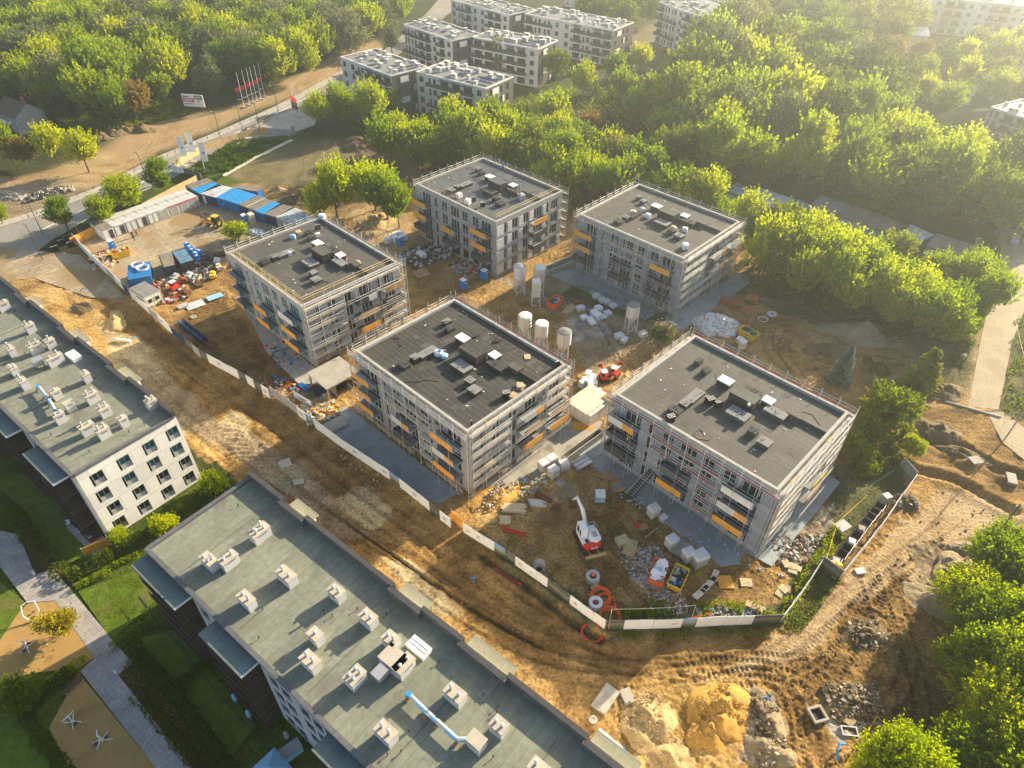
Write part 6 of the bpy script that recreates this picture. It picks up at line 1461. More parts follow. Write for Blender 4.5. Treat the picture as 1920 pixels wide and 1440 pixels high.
for k, (a, b_) in enumerate(((1098, 718), (1104, 724), (1092, 724), (1110, 716), (1102, 708), (1106, 730), (1113, 722))): goods('blue and white insulation pack in the stack by the covered stockpile', (a, b_), 'white', 1.3, .9, 1.1+.2*(k % 2), 20+k*14, 'blue and white packs by the covered stockpile', wrap='lightblue', name='insulation_pack', cat='insulation pack')
goods('single blue and white pack standing below the stack', (1121, 742), 'white', 1.0, .8, 1.3, 10, None, wrap='lightblue', name='insulation_pack', cat='insulation pack')
for k, (a, b_) in enumerate(((1106, 601), (1114, 593), (1121, 586), (1111, 607), (1121, 598), (1130, 596), (1095, 598), (1139, 590))): goods('pale blue wrapped pallet in the cluster right of the silos', (a, b_), 'white', 1.3, 1.2, (.5, 1.2, 1.2, .4, 1.1, .4, .5, .5)[k], 30, 'pale blue pallets right of the silos', wrap='lightblue')
for k, (a, b_) in enumerate(((1118, 558), (1129, 565), (1138, 569), (1149, 576))): goods('low wrapped pallet on the slab edge in the row by the far right block', (a, b_), 'plastic_wrap', 1.4, 1.3, .6, 35, 'low pallets on the slab edge')
for k, (a, b_) in enumerate(((737, 450), (743, 446), (750, 445), (757, 450), (742, 454), (727, 455), (793, 486), (788, 483))): goods('light blue wrapped pallet at the foot of the far left block', (a, b_), 'white', 1.3, 1.2, 1.2, 40, 'wrapped pallets at the foot of the far left block', wrap='lightblue')
goods('grey pallet of slabs beside the lone silo', (1161, 633), 'plastic_wrap', 1.6, 1.4, .7, 25); goods('white pallet under the lone silo', (1205, 630), 'white', 1.4, 1.2, .8, 35); goods('grey cement pallet left of the lone silo', (1170, 640), 'greypaint', 1.6, 1.2, .6, 60)
goods('white crate on the slab under the wooden stair', (1243, 975), 'greypaint', 1.0, .9, .7, 40)
goods('pinkish brick pallet by the timber heap right of the silos', (1088, 583), 'cream', 1.6, 1.2, .8, 35)
for k, (a, b_) in enumerate(((1386, 641), (1391, 652))): goods(('square cream pallet below the scrap skip', 'tall cream pallet beside the scaffold, below the scrap skip')[k], (a, b_), 'cream', 1.2, 1.2, (.8, 1.5)[k], 50)
def rig(name, label, cat, px, rz=0, group=None, dz=0): p = gat(*px, dz); return thing(name, label, cat, p, R(rz), group)
# pallets and timber
def palletheap(label, px, n, rz, group=None, neat=False, key='woodpale', sc=1.0):
    T = rig('pallet_stack', label, 'pallets', px, rz, group); r_ = random.Random(n*3+int(px[0]))
    for i in range(n):
        m = MB(); pallet(m, 0 if neat else r_.uniform(-.7, .7), 0 if neat else r_.uniform(-.8, .8), .14*i if neat else .12*i*.4, 0 if neat else r_.uniform(0, 3), 0 if neat else r_.uniform(-.2, .2), 0, 1.2*sc, sc, key=key if not neat or i % 2 else 'wood'); m.build('pallet', T)
palletheap('neat stack of yellowish pallets left of the rubble patch', (1166, 1017), 6, 25, neat=True, sc=1.4, key='woodpale')
palletheap('untidy heap of broken pallets beside the neat stack', (1180, 1030), 11, 20, sc=1.2, key='wood')
palletheap('pallets thrown down near the right corner of the slab', (1484, 1067), 4, 70); palletheap('broken pallet beside the weeds at the lower right', (1462, 1102), 3, 120)
palletheap('old pallets on the rubble at the bottom right', (1590, 1346), 3, 20, key='wood')
palletheap('small brown pallet lying near the orange bin', (1206, 988), 2, 25, key='plydull', neat=True); palletheap('wooden frame lying on the dirt near the plywood square', (1404, 1088), 1, 35, sc=1.3)
palletheap('pallet between the concrete rings and the hoses', (1117, 1103), 2, 30, neat=True, key='wood'); palletheap('dark steel frame left of the excavator arm', (1050, 955), 2, 40, key='rust')
def planks(label, px, rz, n, l, w, h, key='woodpale', name='timber_stack', cat='timber stack', spread=.25):
    T = rig(name, label, cat, px, rz); m = MB().use(key); r_ = random.Random(int(px[0])); rows = max(1, int(h/.12)); per = max(1, n//rows)
    for i in range(rows):
        for j in range(per): m.box((r_.uniform(-spread, spread), -w/2+w*(j+.5)/per, .06+i*.12), (l*r_.uniform(.82, 1), w/per*.85, .09), rz=r_.uniform(-.02, .02))
    m.build('planks', T); b_ = MB().use('wood'); 
    for x in (-l*.3, l*.3): b_.box((x, 0, .02), (.1, w*1.1, .08))
    b_.build('bearer', T); return T
planks('long stack of sawn boards on the dirt below the central block', (963, 955), -2, 40, 3.6, 1.5, .6); planks('short stack of sawn boards below the long one', (947, 978), 0, 24, 1.5, 1.3, .6)
planks('bundle of grey scaffold boards and tubes next to the long timber stack', (1006, 947), -5, 24, 2.2, 1.2, .5, 'galv', 'scaffold_bundle', 'scaffold bundle', .4); planks('dark bundle of poles above the grey bundle', (1020, 935), -32, 18, 2.6, .9, .4, 'rust', 'scaffold_bundle', 'scaffold bundle', .4)
planks('grey glazed frames stacked on the concrete lane', (1090, 869), 35, 14, 3.2, 2.2, .5, 'metal', 'frame_stack', 'frame stack', .2); planks('timber offcuts heaped right of the silo skip', (1068, 583), 60, 26, 2.8, 1.6, .6, 'wood', spread=.7)
planks('boards lying between the toilets and the silos', (850, 505), 30, 24, 3.4, 2.4, .3, 'plydull', spread=.5); planks('scattered boards under the covered stockpile', (1100, 800), 40, 10, 2.2, 1.6, .2, 'ply', spread=.4)
planks('stack of dark slabs at the foot of the far left block', (785, 470), 140, 30, 4.5, 2.6, .5, 'wooddark', spread=.5); planks('brown slab stack beside the boards and the block corner', (790, 515), 30, 24, 3.2, 3.2, .5, 'plydull', spread=.2)
# sheets lying about
def board(label, px, w, l, rz, key, z=.03, name='board', cat='board'):
    T = rig(name, label, cat, px, rz); m = MB().use(key); m.box((0, 0, z+.02), (w, l, .04)); m.build('sheet', T); m = MB().use('wood'); m.box((0, 0, z-.02), (w*.8, .1, .04)); m.build('batten', T); return T
board('orange plywood square lying alone on the dirt', (1360, 1091), 2.0, 2.0, 2, 'ply'); board('orange board lying on the slab by the wooden stair', (1139, 893), 2.0, 1.6, 40, 'plydull', .09); board('second brown board on the slab by the wooden stair', (1155, 902), 1.6, 1.3, 15, 'plydull', .09)
board('large orange board in front of the covered stockpile', (1092, 799), 3.2, 1.8, 12, 'ply', .09); board('white corrugated sheet leaning in the junk of the yard', (366, 572), 3.6, 2.6, 40, 'tinroof', .12); board('pale blue sheet lying beside the junk, near the balconies', (403, 557), 3.2, 1.8, 42, 'lightblue', .15)
board('grey plate between the slab and the skips', (1276, 1027), 2.2, 3.0, -35, 'concrete'); board('long pale plank lying below the orange skip', (1331, 1093), 2.6, .8, 40, 'cream'); board('pale plank nearest the hoarding corner', (1311, 1113), 2.0, .9, 40, 'cream'); board('short pale plank between the two long ones', (1322, 1104), 1.3, .7, 40, 'offwhite'); board('plank touching the slab corner above the plywood square', (1340, 1079), 2.0, .8, 60, 'cream')
board('bright yellow board fallen in the weeds by the hoarding', (1413, 1140), 2.2, .9, -28, 'wood', .5); board('grey board hanging over the fence by the bins', (1577, 992), 2.0, 1.6, 30, 'greypaint', .9); board('pale plate beside the dark bins outside the site corner', (109, 481), 3.4, 2.2, 40, 'offwhite')
# blocks of bins
def bin_(label, px, w, l, h, fill, rz=45, group='brown bins in a row behind the right hoarding', key='panelgrey'):
    T = rig('bin', label, 'bin', px, rz, group); m = MB().use(key); t = .06; m.b2(-w/2, -l/2, 0, w/2, -l/2+t, h); m.b2(-w/2, l/2-t, 0, w/2, l/2, h); m.b2(-w/2, -l/2+t, 0, -w/2+t, l/2-t, h); m.b2(w/2-t, -l/2+t, 0, w/2, l/2-t, h); m.b2(-w/2+t, -l/2+t, 0, w/2-t, l/2-t, .1); m.build('body', T)
    r = MB().use('offwhite'); r.b2(-w/2, -l/2-.03, h, w/2, -l/2+.07, h+.05); r.build('rim', T)
    if fill: q = MB().use(fill); q.box((.05, 0, h*.55), (w*.8, l*.8, h*.9), rz=.2, taper=.9); q.box((-.1, .1, h*1.05), (w*.6, l*.6, h*.18), rz=.5, taper=.7); q.build('sack', T)
for k, (a, b_, f) in enumerate(((1562, 1061, 'dullwhite'), (1574, 1048, None), (1583, 1036, None), (1592, 1025, 'plastic_wrap'), (1601, 1013, None), (1610, 1001, 'dullcream'), (1620, 988, None), (1628, 978, None), (1636, 968, None), (1644, 959, None))):
    bin_({'0': 'lowest brown bin with a white sack and orange plastic'}.get(str(k), ('brown bin holding a sack, ' if f else 'empty dark bin, ')+['', 'first', 'second', 'fourth', 'fifth', 'sixth', 'seventh', 'eighth', 'ninth', 'topmost'][k]+' above the lowest one'), (a, b_), 1.6, 1.3, 1.3, f, 48)
T = rig('plastic_bag', 'bright orange plastic at the lowest brown bin', 'bag', (1560, 1068), 0); m = MB().use('yellowpaint'); m.lathe([(.3, 1.0), (.55, 1.3), (.3, 1.7)], (-.4, .1, 0), 9); m.lathe([(.3, 1.0), (.55, 1.35), (.3, 1.6)], (.5, -.1, 0), 9); m.build('bag', T)
T = rig('barrel_tank', 'round pale tank standing alone above the row of bins', 'tank', (1658, 940), 20); m = MB().use('cream'); m.box((0, 0, .7), (1.3, 1.2, 1.3), taper=.92); m.build('tank', T); m = MB().use('offwhite'); m.box((0, 0, 1.4), (1.1, 1.0, .12)); m.build('lid', T)
for a, b_, l in ((116, 458, 'left'), (128, 450, 'middle'), (134, 462, 'front'), (104, 470, 'lone')): bin_(l+' dark waste bin outside the plywood corner', (a, b_), 1.5, 1.3, 1.4, None, 40, 'dark waste bins outside the site corner', 'black')
# ------------------------------------------------------------------ machines
def trackbody(T, l=3.6, gauge=1.9, w=.5, key='black'):
    for s in (-1, 1):
        m = MB().use(key); y = s*gauge/2; pr = [(-l/2, .35), (-l/2+.3, .7), (l/2-.3, .7), (l/2, .35), (l/2-.3, 0), (-l/2+.3, 0)]
        m.M = Matrix.Rotation(R(90), 4, 'X'); m.prism([(x, z) for x, z in pr], -y-w/2, -y+w/2); m.M = Matrix.Identity(4)
        m.use('rust')
        for i in range(12): m.box((-l/2+.3+(l-.6)*i/11, y, .72), (.12, w, .05))
        m.build('track', T)
T = rig('excavator', 'white and red tracked excavator with its arm stretched to the upper left', 'excavator', (1102, 1016), 0)
T.scale = (1.15,)*3; T.rotation_euler[2] = R(108)          # the arm points along +x
trackbody(T, 3.9, 2.1, .55)
m = MB().use('rust'); m.box((0, 0, .45), (2.2, 1.3, .35)); m.tube((0, 0, .6), (0, 0, .95), .6, 16); m.build('undercarriage', T)
m = MB().use('wood'); m.box((-2.45, 0, .4), (.14, 2.6, .55)); m.tube((-1.2, -.6, .45), (-2.4, -.6, .4), .08, 5); m.tube((-1.2, .6, .45), (-2.4, .6, .4), .08, 5); m.build('dozer_blade', T)
m = MB().use('white'); m.prism([(1.2, -1.15), (1.2, 1.15), (-1.2, 1.15), (-1.65, .8), (-1.8, 0), (-1.65, -.8), (-1.2, -1.15)], .98, 1.55); m.prism([(.2, -1.1), (.2, .1), (-1.2, .1), (-1.5, -.5), (-1.2, -1.1)], 1.55, 2.0); m.use('greypaint'); m.box((-.5, -.5, 2.03), (.8, .6, .05)); m.use('black'); m.box((-.9, .6, 1.6), (.5, .4, .1)); hs = m.build('body', T)
m = MB().use('redpaint'); m.prism([(-1.2, -1.2), (-1.2, 1.2), (-1.72, .85), (-1.9, 0), (-1.72, -.85)][::1], .9, 1.62); cw_ = m.build('counterweight', T); m = MB().use('white'); m.box((-1.86, 0, 1.25), (.06, .8, .16)); m.build('lettering', cw_)
m = MB().use('white'); m.box((.5, .72, 2.9), (1.5, .85, .12), taper=.93); m.b2(-.25, .3, 1.5, -.18, 1.14, 2.85); m.use('white')
for x, y in ((1.2, .33), (1.2, 1.1), (-.2, 1.1), (.35, 1.12)): m.tube((x, y, 1.5), (x-.03, y, 2.88), .05, 5)
cb = m.build('cab', T); m = MB().use('glass'); m.b2(-.15, .36, 1.56, 1.16, 1.07, 2.8); m.build('window', cb)
m = MB().use('white'); pr = [(.9, 1.5), (1.2, 1.2), (3.4, 3.5), (3.7, 3.35), (4.0, 3.6), (3.3, 3.85)]
m.tube((1.0, -.1, 1.5), (2.6, -.1, 3.2), .22, 4, r2=.26); m.tube((2.6, -.1, 3.2), (4.4, -.1, 3.3), .26, 4, r2=.18); m.use('chrome'); m.tube((1.5, -.32, 1.5), (2.7, -.32, 2.9), .07, 6); m.build('boom', T)
m = MB().use('white'); m.tube((4.3, -.1, 3.5), (5.6, -.1, 1.6), .2, 4, r2=.13); m.use('chrome'); m.tube((3.2, -.1, 3.6), (4.5, -.1, 3.7), .07, 6); m.build('arm', T)
m = MB().use('rust'); m.M = Matrix.Rotation(R(90), 4, 'X'); m.prism([(5.5, 1.7), (6.0, 1.2), (5.7, .45), (5.1, .4), (5.25, .9)], -.35, .55); m.build('bucket', T)
m = MB().use('galv')
for a, b_ in (((.2, -1.1), (1.1, -1.1)), ((1.1, -1.1), (1.1, -.4))): m.tube((*a, 2.3), (*b_, 2.3), .035, 5); m.tube((*a, 1.5), (*a, 2.3), .035, 5); m.tube((*b_, 1.5), (*b_, 2.3), .035, 5)
m.build('handrail', T)
T = rig('backhoe_loader', 'yellow backhoe loader with a tall front frame in the container yard', 'backhoe loader', (404, 424), 20); T.rotation_euler[2] = R(160)
m = MB().use('yellowpaint'); m.box((.9, 0, 1.3), (1.9, 1.0, .7)); m.box((.9, 0, 1.7), (1.5, .9, .2), taper=.9); m.box((-.6, 0, 1.0), (1.8, 1.3, .5)); m.build('body', T)
m = MB().use('yellowpaint'); m.box((-.6, 0, 2.85), (1.6, 1.4, .12)); m.use('black')
for x in (-1.3, .1):
    for y in (-.62, .62): m.tube((x, y, 1.2), (x, y, 2.8), .06, 5)
cb = m.build('cab', T); m = MB().use('glass'); m.b2(-1.25, -.6, 1.3, .05, .6, 2.75); m.build('window', cb)
for x, y, r in ((-1.1, -.85, .75), (-1.1, .85, .75), (1.4, -.8, .5), (1.4, .8, .5)):
    m = MB().use('rubber'); m.tube((x, y-.2, r), (x, y+.2, r), r, 18); w_ = m.build('wheel', T); m = MB().use('yellowpaint'); m.tube((x, y-.22, r), (x, y+.22, r), r*.5, 12); m.build('rim', w_)
m = MB().use('rust')
for y in (-.8, .8): m.tube((1.0, y, 1.5), (3.0, y, 2.4), .13, 4); m.tube((3.0, y, .4), (3.0, y, 3.1), .1, 4)
for z in (.4, 1.7, 3.1): m.tube((3.0, -.8, z), (3.0, .8, z), .08, 4)
m.build('loader_frame', T); m = MB().use('rust'); m.b2(3.0, -1.1, .1, 3.7, 1.1, .7); m.build('bucket', T)
m = MB().use('yellowpaint'); m.tube((-1.5, 0, 1.2), (-2.6, .2, 2.8), .15, 4); m.tube((-2.6, .2, 2.8), (-3.3, .2, 1.2), .12, 4); m.use('rust'); m.box((-3.35, .2, .9), (.5, .7, .6)); m.build('digging_arm', T)
def minidigger(label, px, rz, key='redpaint'):
    T = rig('mini_digger', label, 'mini digger', px, rz, None); trackbody(T, 2.2, 1.2, .35); m = MB().use(key); m.box((0, 0, 1.0), (1.7, 1.3, .55), taper=.9); m.use('black'); m.box((-.1, .3, 1.45), (.6, .5, .4)); m.build('body', T)
    m = MB().use(key); m.tube((.8, 0, 1.1), (2.0, 0, 2.2), .13, 4); m.tube((2.0, 0, 2.2), (2.9, 0, 1.3), .1, 4); m.build('arm', T); m = MB().use('rust'); m.box((2.95, 0, 1.0), (.5, .6, .5), ry=.4); m.build('bucket', T); m = MB().use('white'); m.box((-.1, .1, 2.2), (1.1, 1.1, .08)); m.use('black')
    for x in (-.6, .4): m.tube((x, -.4, 1.2), (x, -.4, 2.2), .04, 5); m.tube((x, .55, 1.2), (x, .55, 2.2), .04, 5)
    m.build('canopy', T)
minidigger('red mini machine between the block stack and the scaffold corner', (1132, 712), 100); minidigger('second red machine with a rounded hood, just right of the first', (1152, 706), 60); minidigger('orange digger far off on the earthworks by the white building', (1245, 98), 20, 'orangepaint'); minidigger('red machine amid the junk of the container yard', (330, 545), 60, 'redpaint')
T = rig('tipper', 'small yellow dumper at the edge of the trees above the far left block', 'dumper', (797, 318), 30)
m = MB().use('yellowpaint'); m.box((.8, 0, 1.3), (1.6, 1.5, .8), ry=-.2); m.build('tub', T); m = MB().use('yellowpaint'); m.box((-.8, 0, .9), (1.5, 1.2, .7)); m.use('black'); m.box((-.7, 0, 1.6), (.5, .5, .5)); m.build('body', T)
for x in (-.9, .9):
    for y in (-.75, .75): m = MB().use('rubber'); m.tube((x, y-.15, .45), (x, y+.15, .45), .45, 12); m.build('wheel', T)
# cement mixer drums
for k, (a, b_, t_) in enumerate(((1050, 672, 'tan rubbish drum beside the scaffold of the central block'),)):
    T = rig('round_container', t_, 'container', (a, b_), 0); m = MB().use('plydull'); m.lathe([(1.0, 0), (1.15, .8), (1.1, .8), (.95, .3)], n=16); m.build('tub', T); m = MB(); heap(m, 1.8, 1.8, .3, .8, 40, ('white', 'brightblue', 'greypaint', 'wood'), random.Random(3)); m.build('rubbish', T)
T = rig('orange_hopper', 'orange tub with a dark round lid right of the silos', 'tub', (1084, 566), 0); m = MB().use('orangepaint'); m.lathe([(.5, 0), (.9, .9)], n=14); m.build('tub', T); m = MB().use('darkgrey'); m.lathe([(.8, .9), (.85, 1.1), (.5, 1.15)], n=14); m.build('lid', T)
T = rig('orange_bin', 'red-orange barrel standing on the dirt by the slab', 'barrel', (1196, 985), 0); m = MB().use('redpaint'); m.lathe([(.35, 0), (.38, .45), (.35, .95)], n=14); m.build('barrel', T); m = MB().use('rust'); m.lathe([(.36, .95), (.3, 1.0)], n=14); m.build('lid', T)
# ------------------------------------------------------------------ concrete pieces, hoses, pipes
def rings(label, px, r=1.0, h=.9, key='greypaint', hole='black', hat=None, lean=0):
    T = rig('concrete_ring', label, 'concrete ring', px, 0); T.rotation_euler[0] = lean; m = MB().use(key); m.lathe([(r, 0), (r, h), (r*.5, h), (r*.5, h*.3)], n=24); m.build('ring', T)
    m = MB().use(hole); m.lathe([(r*.49, .02), (r*.49, h*.35)], n=16); m.build('core', T)
    if hat: m = MB().use(hat); m.lathe([(.18, h), (.2, h+.25), (.02, h+.3)], n=8); m.build('marker', T)
    return T
rings('upper grey cable drum with an orange cap, above the pallet', (1111, 1086), .95, .9, 'greypaint', hat='orangepaint'); rings('lower grey cable drum next to the red hoses', (1116, 1136), .9, 1.0, 'plastic_wrap')
T = rings('concrete channel piece lying by the weeds and the hoarding', (1010, 1058), .9, 1.3, 'concrete', lean=R(70)); rings('pale manhole cover ring in the lower road', (1112, 1350), .5, .08, 'concrete', 'concrete')
rings('white ring lying flat by the orange pipes', (1447, 590), .95, .3, 'plastic_wrap', 'plydull'); rings('round pale cover lying on the sand behind the container yard junk', (363, 594), .6, .1, 'concrete', 'concrete')
T = rig('cable_coil', 'thin white coil lying flat beside the white ring', 'coil', (1430, 600), 0); m = MB().use('white')
for k in range(3): m.ring((0, 0, .06+k*.05), .95+k*.03, .05, squash=.9)
m.build('coil', T)
def hose(label, px, rad, n, key, r=.07, h=.1, seed=1, tilt=0):
    T = rig('hose_coil', label, 'hose coil', px, 0, None); m = MB().use(key); rs_ = random.Random(seed)
    for k in range(n): m.ring((rs_.uniform(-.12, .12), rs_.uniform(-.12, .12), .08+k*h), rad*rs_.uniform(.9, 1.05), r, n=36, m=6, squash=rs_.uniform(.85, 1), rot=rs_.uniform(0, 3), tilt=tilt+rs_.uniform(-.05, .05))
    m.build('coil', T); m = MB().use('black'); m.box((rad*.95, 0, .1+n*h*.5), (.2, .12, n*h+.12)); m.build('tie', T); return T
hose('upper orange-red hose coil by the cable drums', (1126, 1121), 1.35, 5, 'orangepaint', seed=2); hose('middle orange-red hose coil overlapping the upper one', (1137, 1131), 1.3, 4, 'orangepaint', seed=3); hose('lowest orange-red hose coil standing behind the hoarding corner', (1143, 1158), 1.35, 6, 'orangepaint', seed=4)
hose('thin red hose coil lying outside the hoarding on the haul road', (1111, 1187), 1.25, 2, 'redpaint', r=.06, seed=5); hose('blue cable coil lying on the slab below the pale block', (523, 665), 1.2, 3, 'navypaint', r=.04, seed=6)
for k, (a, b_) in enumerate(((258, 497), (268, 503))):
    p = at(a, b_, 2.7); T = thing('hose_coil', ('white hose coil at the back of the blue container roof', 'white hose coil at the front of the blue container roof')[k], 'hose coil', (p.x, p.y, 2.66), 0); m = MB().use('white')
    for q in range(5): m.ring((rng.uniform(-.1, .1), rng.uniform(-.1, .1), .07+q*.07), 1.15+rng.uniform(-.15, .1), .06, n=32, m=5)
    m.build('coil', T); m = MB().use('black'); m.box((1.1, 0, .2), (.15, .1, .4)); m.build('tie', T)
def tubes(label, px, rz, n, l, r, key, rows=1, name='pipe_stack', sp=1.0, cat='pipes'):
    T = rig(name, label, cat, px, rz); k = 0
    for j in range(rows):
        for i in range(n-j):
            m = MB().use(key if not isinstance(key, (list, tuple)) else key[k % len(key)]); y = (i-(n-j-1)/2)*r*2.05*sp; z = r+j*r*1.75; dx = rng.uniform(-.1, .1)*l
            m.tube((-l/2+dx, y, z), (l/2+dx, y, z), r, 12); o = m.build('pipe', T); [MB().use('black').tube((e_+dx-.012, y, z), (e_+dx+.012, y, z), r*.82, 12).build('bore', o) for e_ in (-l/2, l/2)]; k += 1
    m = MB().use('wood'); m.box((-l*.3, 0, .0), (.1, n*r*2, .06)); m.box((l*.3, 0, .0), (.1, n*r*2, .06)); m.build('bearer', T); return T
tubes('stack of thick orange clay-coloured pipes nearest the tree belt', (1408, 565), 62, 5, 3.0, .25, 'clay', 2); tubes('orange pipe pile in the middle, lying loosely', (1398, 584), 38, 4, 2.6, .18, 'clay', 1, sp=1.2); tubes('two thin orange pipes pointing right of the pile', (1425, 580), -8, 2, 4.5, .12, 'clay', 1, sp=2); tubes('thin orange pipe lying below the pile', (1408, 590), 30, 1, 3, .12, 'clay', 1)
tubes('small red-brown pipe pieces above the scrap skip', (1392, 603), -50, 3, 1.3, .16, 'clay', 1, sp=1.5); tubes('short orange pipe stub near the slab puddle', (1428, 563), 20, 1, .8, .22, 'clay')
T = goods('long block of stacked red bricks left of the clay-coloured pipes', (1368, 573), 'brickred', 1.4, 4.2, 1.2, 52, None, name='brick_stack', cat='bricks', k2='brickred')
tubes('bundle of black and blue pipes lying along the hoarding', (362, 622), -42, 8, 9.0, .09, ('black', 'black', 'navypaint', 'black', 'brightblue', 'black'), 2, sp=1.2); tubes('long red pipe continuing from the black pipe bundle', (384, 640), -40, 2, 5.5, .07, 'redpaint', 1, sp=3); tubes('orange pipe lying behind the bottom hoarding', (1312, 1156), 18, 1, 3.2, .17, 'orangepaint'); tubes('red steel beams beside the short timber stack', (963, 998), -17, 2, 3.6, .12, 'redpaint', 1, sp=1.6); tubes('grey steel tube lying against the slab edge', (1220, 1000), 40, 1, 3, .05, 'galv')
tubes('bundle of blue cable tubes near the canopy', (570, 725), -40, 3, 2.6, .12, 'brightblue', 1, sp=1.6)
def bent(label, px, pts, key, r=.07, name='pipe', cat='pipe'):
    T = rig(name, label, cat, px, 0); m = MB().use(key); m.path([Vector(p) for p in pts], r, 7); m.build('pipe', T); m = MB().use('black'); m.tube(pts[0], Vector(pts[0])+(Vector(pts[0])-Vector(pts[1])).normalized()*.02, r*.8, 6); m.build('bore', T)
tubes('long pale pipe lying across the end of the lane', (1802, 762), -26, 1, 11.0, .14, 'offwhite', 1)
bent('blue bent water pipe in the shaded mud near the left cabin', (160, 547), ((-1.1, 0, .1), (-.5, .3, .7), (.3, .2, .6), (.9, 0, .1)), 'brightblue'); bent('blue pipe end beside the pale log on the haul road', (253, 636), ((-.5, 0, .1), (0, 0, .5), (.5, .2, .1)), 'brightblue'); bent('blue valve rod standing on the haul road below the hoarding', (888, 1092), ((0, 0, 0), (0, 0, 1.0), (.35, .1, 1.05), (-.35, .1, 1.05)), 'bluetarp')
bent('two blue pipe ends sticking out of the rubble at the bottom', (1436, 1314), ((-.6, 0, 0), (-.3, .1, .6), (.2, .1, .7), (.7, -.1, .1)), 'brightblue', .09); bent('curved blue pipe bundle at the bottom right', (1567, 1408), ((-.2, -1.1, .1), (-.2, -.3, .7), (.3, .4, .8), (1.2, .6, .3)), 'bluetarp', .12); bent('short blue pipe beside the pale slab at the bottom edge', (1166, 1410), ((-.5, -.2, .1), (.4, .3, .3)), 'brightblue', .1); bent('small blue fitting on the lower haul road', (877, 1183), ((-.3, 0, .1), (.2, .2, .2), (.5, -.1, .1)), 'navypaint', .07)
bent('red flexible pipe lying in the trench by the hoarding', (955, 1082), ((-2.2, 1.3, .2), (-.6, .5, -.2), (.6, -.4, -.2), (1.6, -1.2, .2)), 'redpaint', .08)
def slabthing(label, px, w, l, h, rz, key='concrete', rx=0, name='concrete_slab_piece', cat='concrete piece'):
    T = rig(name, label, cat, px, rz); T.rotation_euler[0] = rx; m = MB().use(key); m.box((0, 0, h/2+.03), (w, l, h), taper=.97); m.build('slab', T); m = MB().use('rust'); m.tube((-w*.3, -l/2-.02, h/2), (-w*.3, -l/2-.16, h/2+.1), .03, 5); m.build('lifting_loop', T)
slabthing('large pale concrete slab lying on the lower road', (1135, 1312), 1.9, 3.4, .35, -38); slabthing('chunk of concrete right of the large pale slab', (1176, 1307), 1.3, 1.8, .4, 20); slabthing('long pale slab stump at the bottom edge beside the parapet', (1140, 1393), 1.2, 3.2, .4, 50, 'offwhite')
slabthing('pale log-like concrete piece on the shaded haul road', (232, 640), 3.2, .5, .4, -10, 'offwhite'); slabthing('flat broken slab half buried in the haul road by the gable', (535, 870), 1.8, 1.8, .15, 30); slabthing('second broken slab below the first on the haul road', (560, 905), 1.6, 1.0, .15, 20); slabthing('concrete block in the wet ground right of the lane', (1895, 900), 1.4, 2.4, .4, -20); slabthing('square plate in the earthworks near the yellow pole', (1825, 870), 1.9, 1.6, .2, 10)
slabthing('pale slab fragment beside the sunlit track', (1612, 1072), 1.4, .9, .25, 10, 'offwhite'); slabthing('white paper-like block beside the lane', (1808, 668), 1.1, .8, .3, 40, 'offwhite')
T = rig('concrete_trough', 'long raw concrete trough at the gap between two scaffolded blocks', 'trough', (1092, 842), 44); m = MB().use('concrete'); L_, w_, h_ = 9.0, 1.1, 1.5
m.b2(-L_/2, -w_/2, 0, L_/2, -w_/2+.15, h_); m.b2(-L_/2, w_/2-.15, 0, L_/2, w_/2, h_); m.b2(-L_/2, -w_/2+.15, 0, -L_/2+.15, w_/2-.15, h_); m.b2(L_/2-.15, -w_/2+.15, 0, L_/2, w_/2-.15, h_); m.build('wall', T); m = MB().use('black'); m.b2(-L_/2+.15, -w_/2+.15, 0, L_/2-.15, w_/2-.15, .4); m.build('floor', T)
T = rig('ramp_wall', 'raw concrete ramp wall at the foot of the far left block', 'concrete wall', (1058, 496), 38); m = MB().use('concrete'); m.b2(-6, -.2, 0, 6, .2, 1.6); m.b2(-6, -1.6, 0, 6, -1.2, 1.2); m.b2(-6, -1.2, 0, -5.7, -.2, 1.3); m.build('wall', T); m = MB().use('darkgrey'); m.b2(-5.7, -1.2, 0, 6, -.2, .5); m.build('channel', T)
p = at(625, 700, 2.9); T = thing('entrance_canopy', 'flat cream concrete canopy on slim posts between the pale and the central block', 'canopy', (p.x, p.y, 0), R(46)); m = MB().use('cream'); m.box((0, 0, 2.95), (6.6, 6.0, .3)); m.use('concrete'); m.box((0, 0, 3.13), (6.75, 6.15, .06)); m.build('roof', T)
for x in (-3.1, 3.1):
    for y in (-2.8, 2.8): MB().use('concrete').box((x, y, 1.4), (.25, .25, 2.8)).build('post', T); m = MB().use('concrete'); m.b2(3.05, -2.6, .1, 3.2, 2.6, 2.75); m.b2(-1.8, -3.0, 0, -1.6, 1.0, 2.75); m.build('wall', T); m = MB().use('plydull'); m.box((.4, 0, .15), (2.2, 3.0, .1)); m.build('floor_board', T)
slabthing('concrete plinth box beside the long hoarding, near the canopy', (632, 800), 3.4, 2.4, .7, 40, 'concrete'); board('blue-black folded tarpaulin under the canopy edge', (605, 735), 3.0, 2.2, 30, 'navypaint', .3)
